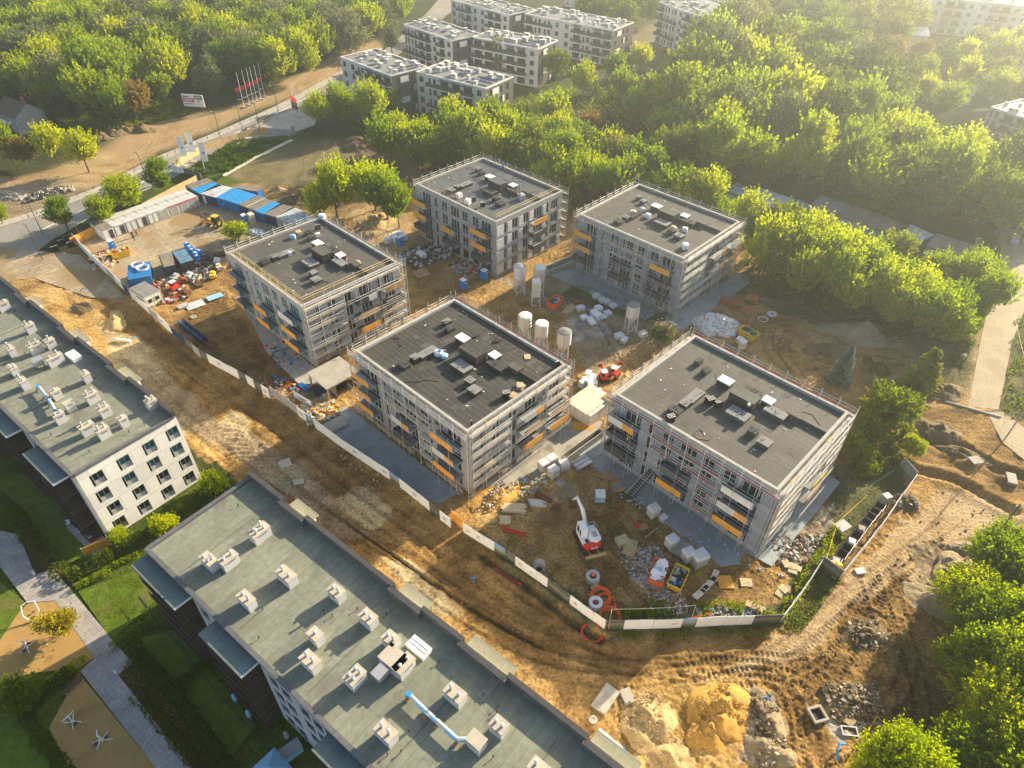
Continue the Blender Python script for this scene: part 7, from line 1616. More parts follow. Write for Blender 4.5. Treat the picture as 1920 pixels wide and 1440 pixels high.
# wooden and steel stair beside the slab
T = rig('site_stair', 'steel access stair leading up to the scaffold by the orange boards', 'stair', (1200, 920), 40); m = MB().use('darkgrey'); m.tube((-2.6, -.5, .1), (2.2, -.5, 3.0), .07, 4); m.tube((-2.6, .5, .1), (2.2, .5, 3.0), .07, 4)
for i in range(14): t_ = i/13; m.box((-2.6+4.8*t_, 0, .1+2.9*t_), (.28, 1.0, .05))
m.build('steps', T); m = MB().use('galv'); m.tube((-2.6, -.5, 1.1), (2.2, -.5, 4.0), .035, 4); m.tube((-2.6, .5, 1.1), (2.2, .5, 4.0), .035, 4); m.build('handrail', T)
T = rig('wooden_crate', 'open crate full of tiles on the slab near the orange boards', 'crate', (1157, 915), 15); m = MB().use('plydull'); m.b2(-.9, -.7, 0, .9, -.62, .7); m.b2(-.9, .62, 0, .9, .7, .7); m.b2(-.9, -.62, 0, -.82, .62, .7); m.b2(.82, -.62, 0, .9, .62, .7); m.build('sides', T); m = MB().use('greypaint')
for i in range(7): m.b2(-.75+i*.22, -.55, .05, -.6+i*.22, .55, .6)
m.build('tiles', T)
# shrouded stockpiles
def lump(label, px, rx, ry, h, key, name='covered_pile', cat='covered pile', seed=1, rz=0, mats=None, n=56, rings_=22, sharp=.25, bits=None, mount=-.15):
    """heap with ridges, gullies and an uneven foot"""
    T = rig(name, label, cat, px, rz, None, mount); rs = np.random.RandomState(seed)
    A, Tt = np.meshgrid(np.arange(n)*2*math.pi/n, np.arange(1, rings_+1)/rings_); ed = 1+.30*(fbm(np.cos(A)*2+seed*9, np.sin(A)*2, 1.0, seed, 3)-.5)*2+.08*np.sin(2*A+seed)
    xx = rx*Tt*ed*np.cos(A); yy = ry*Tt*ed*np.sin(A); pk = [(rs.uniform(-.45, .45)*rx, rs.uniform(-.45, .45)*ry, rs.uniform(.5, .9)) for _ in range(4)]+[(0, 0, 1)]
    def hgt(x, y, t):
        z = np.zeros_like(x)
        for q, (a, b_, k) in enumerate(pk): z = np.maximum(z, k*h*(1-1.45*np.hypot((x-a)/rx, (y-b_)/ry)))
        z = np.maximum(z, h*(.26 if not mats else .85)*(1-t**(1.6 if not mats else 2.6))); z = z+(fbm(x+seed*7, y, 2.2, seed+1, 4)-.5)*h*.5*sharp*2*(1-t**3)-np.abs(fbm(x, y+seed*5, 1.1, seed+3, 3)-.5)*h*.55*(1-t**3)
        return np.where(t > .995, -.3, np.maximum(z, .02*(1-t))+rs.normal(0, .03, x.shape))
    zz = hgt(xx, yy, Tt); z0 = float(hgt(np.zeros((1, 1)), np.zeros((1, 1)), np.zeros((1, 1)))[0, 0])
    vs = [(0, 0, z0)]+[(float(xx[k, i]), float(yy[k, i]), float(zz[k, i])) for k in range(rings_) for i in range(n)]; fs = []
    for i in range(n): fs.append((0, 1+i, 1+(i+1) % n))
    for k in range(rings_-1):
        for i in range(n): a = 1+k*n; fs.append((a+i, a+n+i, a+n+(i+1) % n, a+(i+1) % n))
    m = MB().use(key); m.add(vs, fs)
    if mats:
        for q in mats: m.mats.append(C[q])
        m.k = [rs.randint(0, len(m.mats)) if rs.rand() < .4 else 0 for _ in m.k]
    m.build('mound' if not mats else 'cover', T, smooth=not mats)
    if bits: q = MB(); heap(q, rx*1.6, ry*1.6, h*.05, h*.9, bits[1], bits[0], random.Random(seed), bits[2], bits[3], True); q.build('rubble', T)
    return T
lump('large pile covered in grey and white plastic sheeting with yellow bags', (1340, 612), 4.7, 3.7, 2.9, 'plastic_wrap', seed=3, mats=['dullwhite', 'greypaint', 'greypaint', 'dullwhite', 'lightblue', 'ply'], n=44, sharp=.8)
lump('tarpaulin covered goods beside the toilets in the yard', (480, 436), 2.4, 1.6, 1.2, 'plastic_wrap', seed=4, mats=['lightblue', 'white'])
T = rig('covered_stockpile', 'big wrapped stockpile of insulation boards bridging the gap between two blocks', 'covered stockpile', (1106, 770), 45); m = MB().use('offwhite')
for i in range(5):
    for j in range(3): m.box((-2.6+i*1.3, -1.8+j*1.7, 1.3), (1.2, 1.6, 2.5))
m.build('board_packs', T); m = MB().use('cream'); m.box((-.4, .3, 2.68), (6.2, 4.6, .16)); m.use('wood')
for i in range(7): m.box((1.6+.2*i, -1.9, 2.86), (.08, 1.8, .12))
m.build('cover', T)
lump('golden sand heap with two peaks at the bottom centre right', (1350, 1330), 4.4, 3.4, 2.6, 'orangesand', 'sand_pile', 'sand pile', 5, 30, sharp=.35, bits=(('orangesand', 'orangesand', 'sand'), 160, .08, .35)); lump('second crest of the golden sand, lower left of the main heap', (1330, 1375), 3.4, 2.6, 1.9, 'orangesand', 'sand_pile', 'sand pile', 15, 60, sharp=.35)
lump('pale sand heap left of the golden one', (1215, 1350), 3.6, 4.2, 1.9, 'sand', 'sand_pile', 'sand pile', 6, 10, sharp=.3, bits=(('sand', 'greysand', 'stone'), 160, .08, .35)); lump('pale sand spilling down at the bottom edge', (1250, 1420), 3.0, 2.6, 1.5, 'sand', 'sand_pile', 'sand pile', 16, 10, sharp=.3)
lump('grey sand heap with wheel marks beside the sunlit track', (1790, 1070), 4.2, 3.0, 1.9, 'greysand', 'sand_pile', 'sand pile', 7, 40, sharp=.3); lump('higher grey-brown sand ridge next to the right-hand grove', (1765, 1135), 4.8, 3.2, 2.1, 'greysand', 'sand_pile', 'sand pile', 8, -30, sharp=.35); lump('small grey sand heap with a pipe end on top', (1810, 1030), 2.6, 1.6, 1.0, 'greysand', 'sand_pile', 'sand pile', 18, 0)
lump('large pale gravel mound in front of the tree belt', (1615, 628), 8.0, 4.4, 3.8, 'greysand', 'gravel_mound', 'gravel mound', 9, -12, bits=(('greysand', 'stone'), 160, .1, .4)); lump('brown soil mound joined to the gravel mound, nearer the spruce', (1545, 655), 5.0, 3.0, 1.9, 'soil', 'soil_mound', 'soil mound', 10, 20)
lump('dark soil heap right of the grove tree by the lane', (1775, 735), 4.0, 3.0, 1.8, 'soil', 'soil_mound', 'soil mound', 11); lump('dark soil heap in the excavations', (1760, 810), 3.6, 3.0, 1.8, 'soil', 'soil_mound', 'soil mound', 12); lump('soil bank left of the excavation trench', (1730, 800), 2.4, 3.6, 1.4, 'soil', 'soil_mound', 'soil mound', 22); lump('long soil bank beside the concrete lane slab', (1800, 850), 5.0, 1.8, 1.3, 'soil', 'soil_mound', 'soil mound', 23, -25)
lump('dark soil heap with rubble above the sunlit track', (1695, 940), 2.6, 2.2, 1.2, 'soil', 'soil_mound', 'soil mound', 24, bits=(('rubble', 'darkgrey'), 30, .2, .6)); lump('dug soil heap near the dark pit, bottom right', (1625, 1190), 3.4, 2.6, 1.5, 'soil', 'soil_mound', 'soil mound', 25, bits=(('rubble', 'soil'), 60, .15, .5))
lump('brick and stone rubble heap at the bottom right', (1600, 1315), 4.6, 3.0, 1.1, 'soil', 'rubble_heap', 'rubble', 26, bits=(('stone', 'rubble', 'stone', 'soil', 'soil'), 420, .15, .5)); lump('grey rubble bank right of the golden sand', (1435, 1350), 2.2, 4.4, 1.3, 'greysand', 'rubble_heap', 'rubble', 27, bits=(('stone', 'greysand', 'soil'), 140, .15, .6)); lump('grey rubble ridge at the bottom edge, below the grey bank', (1445, 1410), 3.0, 2.2, 1.3, 'greysand', 'rubble_heap', 'rubble', 28, bits=(('rubble', 'greysand'), 60, .15, .5))
lump('dark stone heap beside the street, between two street trees', (95, 365), 7.5, 2.4, 1.8, 'rubble', 'rubble_heap', 'rubble', 29, 40, bits=(('rubble', 'darkgrey', 'cream'), 260, .3, 1.0)); lump('pale stone heap at the left edge beyond the street', (18, 368), 6, 3.4, 1.2, 'rubble', 'rubble_heap', 'rubble', 30, bits=(('rubble', 'cream'), 160, .3, .9))
for k, (a, b_) in enumerate(((190, 258), (212, 251), (240, 246), (268, 242))): lump(['leftmost', 'second', 'third', 'rightmost'][k]+' of the small soil cones beyond the street', (a, b_), 4.5, 3.6, 2.0, 'soil', 'soil_mound', 'soil mound', 31+k)
lump('smooth brown earth mound behind the container yard, under the clump', (690, 275), 9, 6, 3.0, 'soil', 'soil_mound', 'soil mound', 36); lump('dark earth mound behind the small grove', (570, 375), 7, 5, 3.2, 'soil', 'soil_mound', 'soil mound', 37, 30); lump('pale boulder-like sand heap behind the blue containers', (522, 356), 2.4, 1.6, 1.5, 'sand', 'sand_pile', 'sand pile', 38)
lump('bare slope of sand below the small grove', (705, 420), 5, 6, 2.2, 'sand', 'sand_pile', 'sand pile', 39, 20); lump('sunlit sand lump on the haul road beside the finished block', (215, 600), 2.4, 4.0, 1.2, 'sand', 'sand_pile', 'sand pile', 40, 30); lump('dug sand lump nearest the left cabin', (165, 575), 3.6, 2.4, 1.2, 'soil', 'soil_mound', 'soil mound', 41)
lump('yellow sand heap with clods in front of the central block corner', (925, 935), 4.6, 2.6, .9, 'orangesand', 'sand_pile', 'sand pile', 42, 40, bits=(('orangesand', 'offwhite', 'soil'), 200, .1, .35)); lump('pale brown spoil beside the excavator arm tip', (1060, 922), 3.4, 1.8, .8, 'greysand', 'spoil_heap', 'spoil', 43, 30); lump('dried mortar patch beside the pale block pallets', (1047, 905), 1.2, .9, .6, 'rubble', 'rubble_heap', 'rubble', 44)
lump('excavated sand ridge by the red machines', (1145, 695), 3.4, 1.6, 1.2, 'sand', 'sand_pile', 'sand pile', 45, 35)
def litter(label, px, w, l, n, keys, seed, s0=.1, s1=.4, rz=0, hh=.1):
    T = rig('litter', label, 'litter', px, rz); T['kind'] = 'stuff'; m = MB(); heap(m, w, l, 0, hh, n, keys, random.Random(seed), s0, s1); bpy.data.objects.remove(T); o = m.build('litter'); o.location = gat(*px); o.rotation_euler[2] = R(rz); struct(o, 'stuff'); return o
litter('', (1000, 905), 7, 4, 130, ('white', 'offwhite', 'cream', 'yellowpaint', 'lightblue', 'greypaint'), 51, .1, .45, 30); litter('', (960, 960), 8, 6, 120, ('offwhite', 'cream', 'white', 'rubble'), 52, .05, .25); litter('', (1215, 1060), 7, 6, 320, ('rubble', 'greypaint', 'offwhite'), 53, .08, .35, 30); litter('', (1250, 1130), 6, 4, 160, ('rubble', 'offwhite', 'greypaint'), 54, .08, .35)
litter('', (310, 545), 9, 12, 620, ('greypaint', 'darkgrey', 'darkgrey', 'rust', 'offwhite', 'wood', 'clay', 'wooddark', 'black', 'concrete', 'redpaint', 'yellowpaint'), 55, .1, .8, 30, .5); litter('', (375, 510), 8, 10, 380, ('galv', 'darkgrey', 'darkgrey', 'greypaint', 'wooddark', 'wood', 'rust'), 56, .15, .9, 45, .6); litter('', (195, 487), 6, 9, 240, ('redpaint', 'yellowpaint', 'offwhite', 'wood', 'black', 'greypaint'), 57, .15, .8, 35, .5)
litter('', (600, 770), 7, 7, 200, ('woodpale', 'wood', 'offwhite', 'cream', 'ply'), 58, .15, 1.0, 30, .3); litter('', (880, 500), 9, 7, 220, ('wood', 'greypaint', 'green', 'redpaint', 'offwhite', 'darkgrey'), 59, .15, .8, 30, .4); litter('', (800, 480), 14, 9, 260, ('darkgrey', 'wooddark', 'greypaint', 'offwhite'), 60, .2, 1.0, 40, .4)
litter('', (1080, 615), 9, 4, 160, ('rubble', 'offwhite', 'wood'), 61, .06, .3); litter('', (1500, 1030), 9, 6, 260, ('rubble', 'offwhite', 'rust', 'greypaint'), 62, .08, .5); litter('', (1380, 1150), 12, 2, 160, ('white', 'lightblue', 'rubble', 'darkgrey', 'offwhite'), 63, .1, .4); litter('', (1290, 1010), 3, 3, 40, ('white', 'greypaint', 'plydull'), 64, .1, .5)
litter('', (560, 650), 14, 10, 170, ('darkgrey', 'greypaint', 'brightblue', 'redpaint', 'wooddark'), 65, .08, .5, 40); litter('', (530, 730), 10, 5, 130, ('brightblue', 'redpaint', 'offwhite', 'rust', 'wood'), 66, .08, .5, -40); litter('', (700, 880), 24, 4, 90, ('darkgrey', 'offwhite', 'greypaint'), 67, .06, .3, -38); litter('', (1480, 640), 16, 8, 120, ('rubble', 'offwhite', 'clay'), 68, .06, .3); litter('', (1300, 1000), 30, 3, 80, ('offwhite', 'greypaint', 'lightblue'), 69, .06, .4, -38)
litter('', (1740, 980), 30, 22, 160, ('stone', 'soil', 'soil', 'stone'), 70, .06, .35); litter('', (600, 930), 40, 14, 420, ('stone', 'soil', 'soil', 'stone'), 71, .05, .25, -40); litter('', (1080, 1010), 24, 12, 300, ('stone', 'soil', 'stone'), 72, .05, .22, -38); litter('', (950, 1170), 40, 10, 320, ('stone', 'soil', 'stone'), 73, .05, .2, -38); litter('', (1500, 1270), 26, 10, 300, ('stone', 'soil', 'greysand'), 74, .05, .22)
for k, (a, b_) in enumerate(((385, 478), (398, 482), (408, 492), (380, 500), (362, 500), (415, 480), (345, 575), (420, 500), (300, 560), (372, 535))):
    planks(['first', 'second', 'third', 'fourth', 'fifth', 'sixth', 'low', 'narrow', 'small', 'middle'][k]+' dark formwork stack among the junk between the cabins and the pale block', (a, b_), 40+k*31, 16, 2.2, 1.4, .5+.12*(k % 3), ('darkgrey', 'wooddark', 'galv', 'plydull')[k % 4], 'formwork_stack', 'formwork stack')
for k, (a, b_, key) in enumerate(((335, 500, 'redpaint'), (343, 533, 'rust'), (330, 525, 'greypaint'), (356, 522, 'galv'), (400, 520, 'yellowpaint'), (412, 506, 'cream'), (322, 512, 'cream'), (350, 552, 'rust'), (388, 500, 'darkgrey'), (395, 490, 'darkgrey'))):
    lb = ['red steel box beside the blue container', 'brown machine frame with a red beam', 'grey pump casing in the yard junk', 'galvanised rack in the yard junk', 'yellow tanks near the balconies', 'cream bags above the yellow tanks', 'pale barrow of mortar below the brown cabin', 'round rusty tub in the yard junk', 'dark formwork stack by the scaffold corner', 'second dark formwork stack nearest the block'][k]
    T = rig('site_equipment', lb, 'equipment', (a, b_), 35+k*17); m = MB().use(key); m.box((0, 0, .6), (1.8, 1.1, .9)); m.box((.3, 0, 1.15), (.8, .8, .3)); m.build('casing', T); m = MB().use('black'); m.tube((-.5, -.65, .3), (-.5, .65, .3), .3, 10); m.tube((.5, -.65, .3), (.5, .65, .3), .3, 10); m.build('wheels', T)
for k, (a, b_) in enumerate(((352, 464), (357, 470), (362, 476), (368, 482), (375, 478), (371, 488))): T = rig('water_tank', 'bright blue container tank in the row beside the sky-blue roofed cabin', 'tank', (a, b_), 40+k*20, 'blue tanks beside the cabins'); m = MB().use('brightblue'); m.box((0, 0, .65), (1.1, 1.1, 1.2), taper=.94); m.build('tank', T); m = MB().use('white'); m.lathe([(.3, 1.25), (.25, 1.35)], n=10); m.build('cap', T)
T = rig('manhole', 'square concrete manhole frame on the rubble slope', 'manhole', (1532, 1341), 15); m = MB().use('concrete'); m.b2(-.9, -.9, 0, .9, -.65, .4); m.b2(-.9, .65, 0, .9, .9, .4); m.b2(-.9, -.65, 0, -.65, .65, .4); m.b2(.65, -.65, 0, .9, .65, .4); m.build('frame', T); m = MB().use('black'); m.b2(-.65, -.65, 0, .65, .65, .06); m.build('pit', T)
T = rig('manhole', 'grey-blue metal manhole frame below the concrete one', 'manhole', (1592, 1372), -5); m = MB().use('metal'); m.b2(-.9, -.55, 0, .9, -.42, .3); m.b2(-.9, .42, 0, .9, .55, .3); m.b2(-.9, -.42, 0, -.77, .42, .3); m.b2(.77, -.42, 0, .9, .42, .3); m.build('frame', T); m = MB().use('soil'); m.b2(-.77, -.42, 0, .77, .42, .1); m.build('fill', T)
# ------------------------------------------------------------------ poles, lamps, flags, signs
def lamp(label, px, h=7.5, rz=0, group='street lamps along the street'):
    T = rig('street_lamp', label, 'street lamp', px, rz, group); m = MB().use('darkgrey'); m.tube((0, 0, 0), (0, 0, h), .1, 8, r2=.06); m.build('pole', T); m = MB().use('darkgrey'); m.tube((0, 0, h-.1), (1.1, 0, h+.15), .05, 6); m.build('arm', T); m = MB().use('greypaint'); m.box((1.35, 0, h+.16), (.7, .26, .1)); m.build('lamp_head', T)
for k, (a, b_) in enumerate(((81, 440), (277, 343), (415, 262), (457, 252), (522, 211), (487, 241), (640, 165))): lamp('slim dark street lamp '+['at the road junction', 'beside the street tree by the banners', 'where the orange hoarding ends', 'just right of the hoarding end', 'near the twin flagpoles', 'in the middle of the paved forecourt', 'near the nearest terrace'][k], (a, b_), 8, 150)
lamp('tall lamp at the left corner of the site entrance', (80, 487), 8.5, 150)
def pole(label, base, h, key='bark', group=None, arm=True, lean=(0, 0), r=.13):
    T = rig('utility_pole', label, 'pole', base, 20, group); m = MB().use(key); m.tube((0, 0, -.2), (lean[0], lean[1], h), r, 8, r2=r*.7); m.build('pole', T)
    if arm: m = MB().use('galv'); m.tube((-.7, 0, h-.3), (.7, 0, h-.3), .05, 4); m.tube((-.6, 0, h-.3), (-.6, 0, h-.05), .04, 5); m.tube((.6, 0, h-.3), (.6, 0, h-.05), .04, 5); m.build('crossarm', T)
    return T
pole('wooden pole rising from the hoarding by the guard cabin', (322, 603), 6, 'wood', arm=False, r=.08); pole('wooden pole at the start of the dull grey hoarding', (507, 745), 5, 'wooddark', arm=False, r=.08); pole('rusty mast at the plywood corner of the yard', (138, 452), 7.5, 'rust', arm=False, lean=(-.4, .2), r=.07); pole('second mast leaning over the scrap in the yard corner', (178, 478), 8, 'rust', arm=False, lean=(-1.8, .8), r=.07); pole('thin mast above the blue container', (205, 515), 6.5, 'wood', arm=False, r=.06)
pole('concrete power pole beside the lane at the bright trees', (1850, 590), 10, 'concrete'); pole('tall power pole at the right edge carrying wires', (1885, 822), 10.5, 'concrete'); pole('power pole on the sunlit sand by the grove', (1848, 1030), 10, 'wooddark'); pole('pole of the lane end near the garages', (1805, 505), 8, 'concrete'); pole('small timber post in the hose corner of the site', (1143, 1165), 3.0, 'cream', arm=False, r=.07); pole('thin timber post by the bottom hoarding weeds', (1297, 1158), 3.0, 'wood', arm=False, r=.06)
def wire(label, pts, key='greypaint', r=.022, sag=1.2, name='wire'):
    m = MB().use(key)
    for a, b_ in zip(pts[:-1], pts[1:]):
        pv = None
        for i in range(17): t_ = i/16; q = a.lerp(b_, t_); q = Vector((q.x, q.y, q.z-sag*4*t_*(1-t_))); m.tube(pv, q, r, 3, cap=False) if pv is not None else None; pv = q
    return tag(m.build(name), label, 'wire')
G = lambda x, y, z: Vector((*at(x, y, 0)[:2], z))
wire('overhead wires running down the right edge over the excavations', [G(1850, 590, 9.7), G(1885, 822, 10.2), G(1940, 1130, 9)]); wire('second pair of wires fanning out to the right edge', [G(1885, 822, 10.0), G(2010, 640, 10)], r=.03); wire('black and red cable between the lane pole and the power pole', [G(1805, 505, 7.8), G(1850, 590, 9.5)]); wire('cable slung between the two timber posts over the wheel tracks', [G(1143, 1165, 2.9), G(1297, 1158, 2.9)], 'cream', .04, .25)
wire('green rope strung above the row of bins', [G(1590, 830, 1.6), G(1690, 880, 1.4), G(1500, 1000, 1.2)], 'green', .03, .1); wire('yellow tape line crossing the bottom right earthworks', [G(1560, 1470, .5), G(1638, 1352, 1.2), G(1692, 1390, .5)], 'yellowpaint', .045, .1); wire('green rope beside the bins down to the weeds', [G(1620, 940, 1.5), G(1565, 990, 1.4), G(1545, 1060, .8)], 'yellowpaint', .03, .1)
def flag(label, px, h, kind, group, w=1.15, fh=3.6, rz=0):
    T = rig('flagpole' if kind == 'r' else 'banner_pole', label, 'flag', px, rz, group); m = MB().use('white'); m.tube((0, 0, 0), (0, 0, h), .08, 8, r2=.05); m.build('pole', T); m = MB().use('concrete'); m.box((0, 0, .15), (1.3, 1.3, .3)); m.build('base', T)
    m = MB(); z1 = h-.25 if kind == 'w' else h*.58
    if kind == 'w': m.use('white'); m.b2(.08, -.015, z1-fh, w+.08, .015, z1)
    else: m.use('darkgrey'); m.b2(-w-.08, -.015, z1-fh, -.08, .015, z1-fh*.3); m.use('redpaint'); m.b2(-w-.08, -.015, z1-fh*.3, -.08, .015, z1)
    fl = m.build('flag', T); m = MB()
    if kind == 'w': m.use('brightblue').lathe([(.28, -.02), (.28, .02)], n=14); m.M = Matrix.Identity(4); e = [(x, z, y) for x, y, z in m.v]; m.v = [(x+w*.55, y*1.2, z+z1-fh*.55) for x, y, z in e]; m.build('emblem', fl)
    else: m.use('white'); m.b2(-w-.02, -.022, z1-fh*.95, -.2, .022, z1-fh*.9); m.build('emblem', fl)
for k, (a, b_) in enumerate(((346, 312), (362, 304), (385, 322))): flag(['left', 'middle', 'right'][k]+' tall white banner with a blue emblem', (a, b_), 8.5, 'w', 'white banners by the street', 1.5, 5.4, 10)
for k, (a, b_) in enumerate(((458, 201), (468, 197), (476, 193), (482, 190), (490, 187), (497, 182))): flag(['first', 'second', 'third', 'fourth', 'fifth', 'sixth'][k]+' flagpole from the left in the red and black row', (a, b_), 11, 'r', 'red and black flags beyond the street', 1.5, 4.0, 25)
for k, (a, b_) in enumerate(((555, 216), (558, 219), (562, 222))): flag(['back', 'middle', 'front'][k]+' flagpole of the trio beside the street clump', (a, b_), 11, 'r', 'flags beside the street clump', 1.0, 4.0, 60)
T = rig('billboard', 'white billboard with a red and a green field, on two posts beyond the street', 'billboard', (369, 213), -8); m = MB().use('white'); m.b2(-3.6, -.08, 2.2, 3.6, .08, 6.0); bd = m.build('board', T); m = MB().use('rust'); m.tube((-2.2, .15, 0), (-2.2, .15, 5.5), .08, 5); m.tube((2.4, .15, 0), (2.4, .15, 5.5), .08, 5); m.build('posts', T)
m = MB().use('redpaint'); m.b2(-3.3, -.1, 3.7, .4, -.083, 4.9); m.build('red_field', bd); m = MB().use('green'); m.b2(.7, -.1, 4.6, 3.3, -.083, 5.8); m.build('green_field', bd); m = MB().use('white'); m.b2(-2.9, -.115, 4.3, 0, -.1, 4.6); m.b2(-2.9, -.114, 3.9, -.6, -.1, 4.1); m.b2(1.1, -.114, 5.1, 2.9, -.1, 5.4); m.use('darkgrey'); m.b2(-3.2, -.1, 5.2, -1.2, -.083, 5.5); m.b2(-3.2, -.1, 3.0, -.2, -.083, 3.2); m.b2(1.6, -.1, 3.3, 1.75, -.083, 4.2); m.b2(1.75, -.1, 4.05, 2.6, -.083, 4.2); m.use('redpaint'); m.b2(-3.45, -.1, 5.2, -3.25, -.083, 5.5); m.build('print', bd)
for i in range(26):
    t_ = i/25; a = at(60+(430-60)*t_, 404+(243-404)*t_); 
    if t_ < .72: q = at(55+(330-55)*t_/.72, 409+(288-409)*t_/.72)
    else: q = at(330+(470-330)*(t_-.72)/.28, 288+(226-288)*(t_-.72)/.28)
    T = thing('bollard', 'short dark bollard in the row along the far pavement of the street', 'bollard', (q.x, q.y, .12), 0, 'bollards along the street'); m = MB().use('darkgrey'); m.tube((0, 0, 0), (0, 0, 1.0), .08, 6); m.use('offwhite'); m.tube((0, 0, .8), (0, 0, .9), .085, 6); m.build('post', T)
for k, (a, b_) in enumerate(((470, 240), (485, 234), (497, 226), (507, 220))): T = rig('planter', ['lowest', 'second', 'third', 'topmost'][k]+' pale kerb block in the row on the paved forecourt', 'kerb block', (a, b_), 62); m = MB().use('pavement'); m.box((0, 0, .25), (4.0, 1.0, .5)); m.build('block', T); m = MB().use('soil'); m.box((0, 0, .52), (3.7, .7, .06)); m.build('soil', T)
sheetr('forecourt', [(455, 262), (480, 244), (520, 216), (560, 205), (600, 205), (590, 235), (545, 252)], .16, 'pavement', 60, .25)
T = rig('entrance_gate', 'pale concrete gate post at the entrance beside the orange hoarding', 'gate post', (551, 252), 20); m = MB().use('concrete'); m.box((0, 0, 1.3), (1.2, .5, 2.6)); m.build('post', T); m = MB().use('pavement'); m.box((0, 0, 2.65), (1.4, .7, .15)); m.build('cap', T)
# cars of the background
def car(label, px, rz, key, group=None):
    T = rig('parked_car', label, 'car', px, rz, group); m = MB().use(key); m.M = Matrix.Rotation(R(90), 4, 'X'); m.prism([(-2.1, .35), (-2.15, .8), (-1.5, .95), (1.3, .95), (2.1, .8), (2.1, .35)], -.85, .85); m.prism([(-1.5, .95), (-1.1, 1.4), (.5, 1.42), (1.3, .95)], -.75, .75); m.build('body', T)
    g = MB().use('glass'); g.M = Matrix.Rotation(R(90), 4, 'X'); g.prism([(-1.35, .98), (-1.05, 1.34), (.45, 1.36), (1.1, .98)], -.765, .765); g.build('window', T)
    for x in (-1.3, 1.3):
        for y in (-.8, .8): w_ = MB().use('rubber'); w_.tube((x, y-.1, .32), (x, y+.1, .32), .32, 12); w_.build('wheel', T)
car('dark car beside the old white house', (18, 246), 20, 'darkgrey'); car('dark red car beside the old white house', (45, 243), 20, 'rust')
for k, (a, b_) in enumerate(((1900, 455), (1335, 120))): car(['silver car on the lane by the garages', 'pale car by the far earthworks'][k], (a, b_), 60, 'metal')
for k, (a, b_, z_) in enumerate(((1780, 165, 3.5), (1850, 150, 3.5), (1640, 95, 5), (1700, 60, 6))):
    house(['small pale-roofed house left of the far right building', 'low pale-roofed house near the right edge in the haze', 'pale house between hazy trees below the long grey building', 'pale-roofed building in front of the hazy white corner building'][k], (a, b_), z_, 15, 9, z_, 2, R(-28+k*7), wk='offwhite', rk='tinroof', chim=False)
# ------------------------------------------------------------------ people
def person_mesh(name, cols, pose):
    j = {'pelvis': (0, 0, .95), 'chest': (0, .0, 1.35), 'neck': (0, 0, 1.5), 'head': (0, .02, 1.68), 'top': (0, .02, 1.78)}
    st = .28 if pose == 'walk' else .05
    J = dict(j, kl=(.1, st*.6, .5), fl=(.1, st, .06), tl=(.1, st+.14, .03), kr=(-.1, -st*.3, .5), fr=(-.1, -st, .06), tr=(-.1, -st+.14, .03), hl=(.1, 0, .9), hr=(-.1, 0, .9), sl=(.2, 0, 1.43), el=(.27, -st*.4, 1.15), wl=(.27, .1, .9), hdl=(.27, .14, .82), sr=(-.2, 0, 1.43), er=(-.28, st*.5, 1.15), wr=(-.26, .22, .95), hdr=(-.26, .28, .9))
    E_ = [('pelvis', 'chest'), ('chest', 'neck'), ('neck', 'head'), ('head', 'top'), ('pelvis', 'hl'), ('hl', 'kl'), ('kl', 'fl'), ('fl', 'tl'), ('pelvis', 'hr'), ('hr', 'kr'), ('kr', 'fr'), ('fr', 'tr'), ('chest', 'sl'), ('sl', 'el'), ('el', 'wl'), ('wl', 'hdl'), ('chest', 'sr'), ('sr', 'er'), ('er', 'wr'), ('wr', 'hdr')]
    rad = dict(pelvis=.14, chest=.16, neck=.06, head=.1, top=.07, kl=.065, fl=.045, tl=.04, kr=.065, fr=.045, tr=.04, hl=.1, hr=.1, sl=.07, el=.05, wl=.035, hdl=.035, sr=.07, er=.05, wr=.035, hdr=.035)
    ks = list(J); me = bpy.data.meshes.new(name); me.from_pydata([J[k] for k in ks], [(ks.index(a), ks.index(b)) for a, b in E_], []); o = bpy.data.objects.new(name, me); COL.objects.link(o)
    o.modifiers.new('s', 'SKIN'); o.modifiers.new('u', 'SUBSURF').levels = 1
    for i, k in enumerate(ks): me.skin_vertices[0].data[i].radius = (rad[k], rad[k]*.85)
    me.skin_vertices[0].data[0].use_root = True; dg = bpy.context.evaluated_depsgraph_get(); nm_ = bpy.data.meshes.new_from_object(o.evaluated_get(dg)); bpy.data.objects.remove(o)
    for c in cols: nm_.materials.append(C[c])
    for p in nm_.polygons:
        z = p.center.z; x = abs(p.center.x); p.material_index = 2 if z > 1.52 or (x > .2 and z < .93 and z > .7) else 0 if z > .93 or x > .2 else 1
    return nm_
PM = {'dark': person_mesh('body', ('black', 'darkgrey', 'skin'), 'walk'), 'blue': person_mesh('body', ('brightblue', 'navypaint', 'skin'), 'stand'), 'hiviz': person_mesh('body', ('yellowpaint', 'navypaint', 'skin'), 'stand')}
def person(label, p, k, rz, helmet='yellowpaint'):
    T = thing('person', label, 'person', p, R(rz), None); link('body', PM[k], T); m = MB().use(helmet); m.lathe([(.13, 1.72), (.125, 1.8), (.07, 1.87), (.01, 1.89)], (0, .02, 0), 10); m.build('helmet', T)
person('person in dark clothes nearest the scrap skip in the yard', gat(253, 452, .04), 'dark', 40, 'black'); person('person in dark clothes walking by the cabin door, the middle of three', gat(250, 446, .04), 'dark', 200, 'white'); person('person in dark clothes closest to the grey cabins', gat(258, 443, .04), 'dark', 120, 'black'); person('person standing in front of the blue containers', gat(421, 396, .04), 'blue', 90, 'white')
def roofp(px, z=RZ): p = at(px[0], px[1], z); return (p.x, p.y, z)
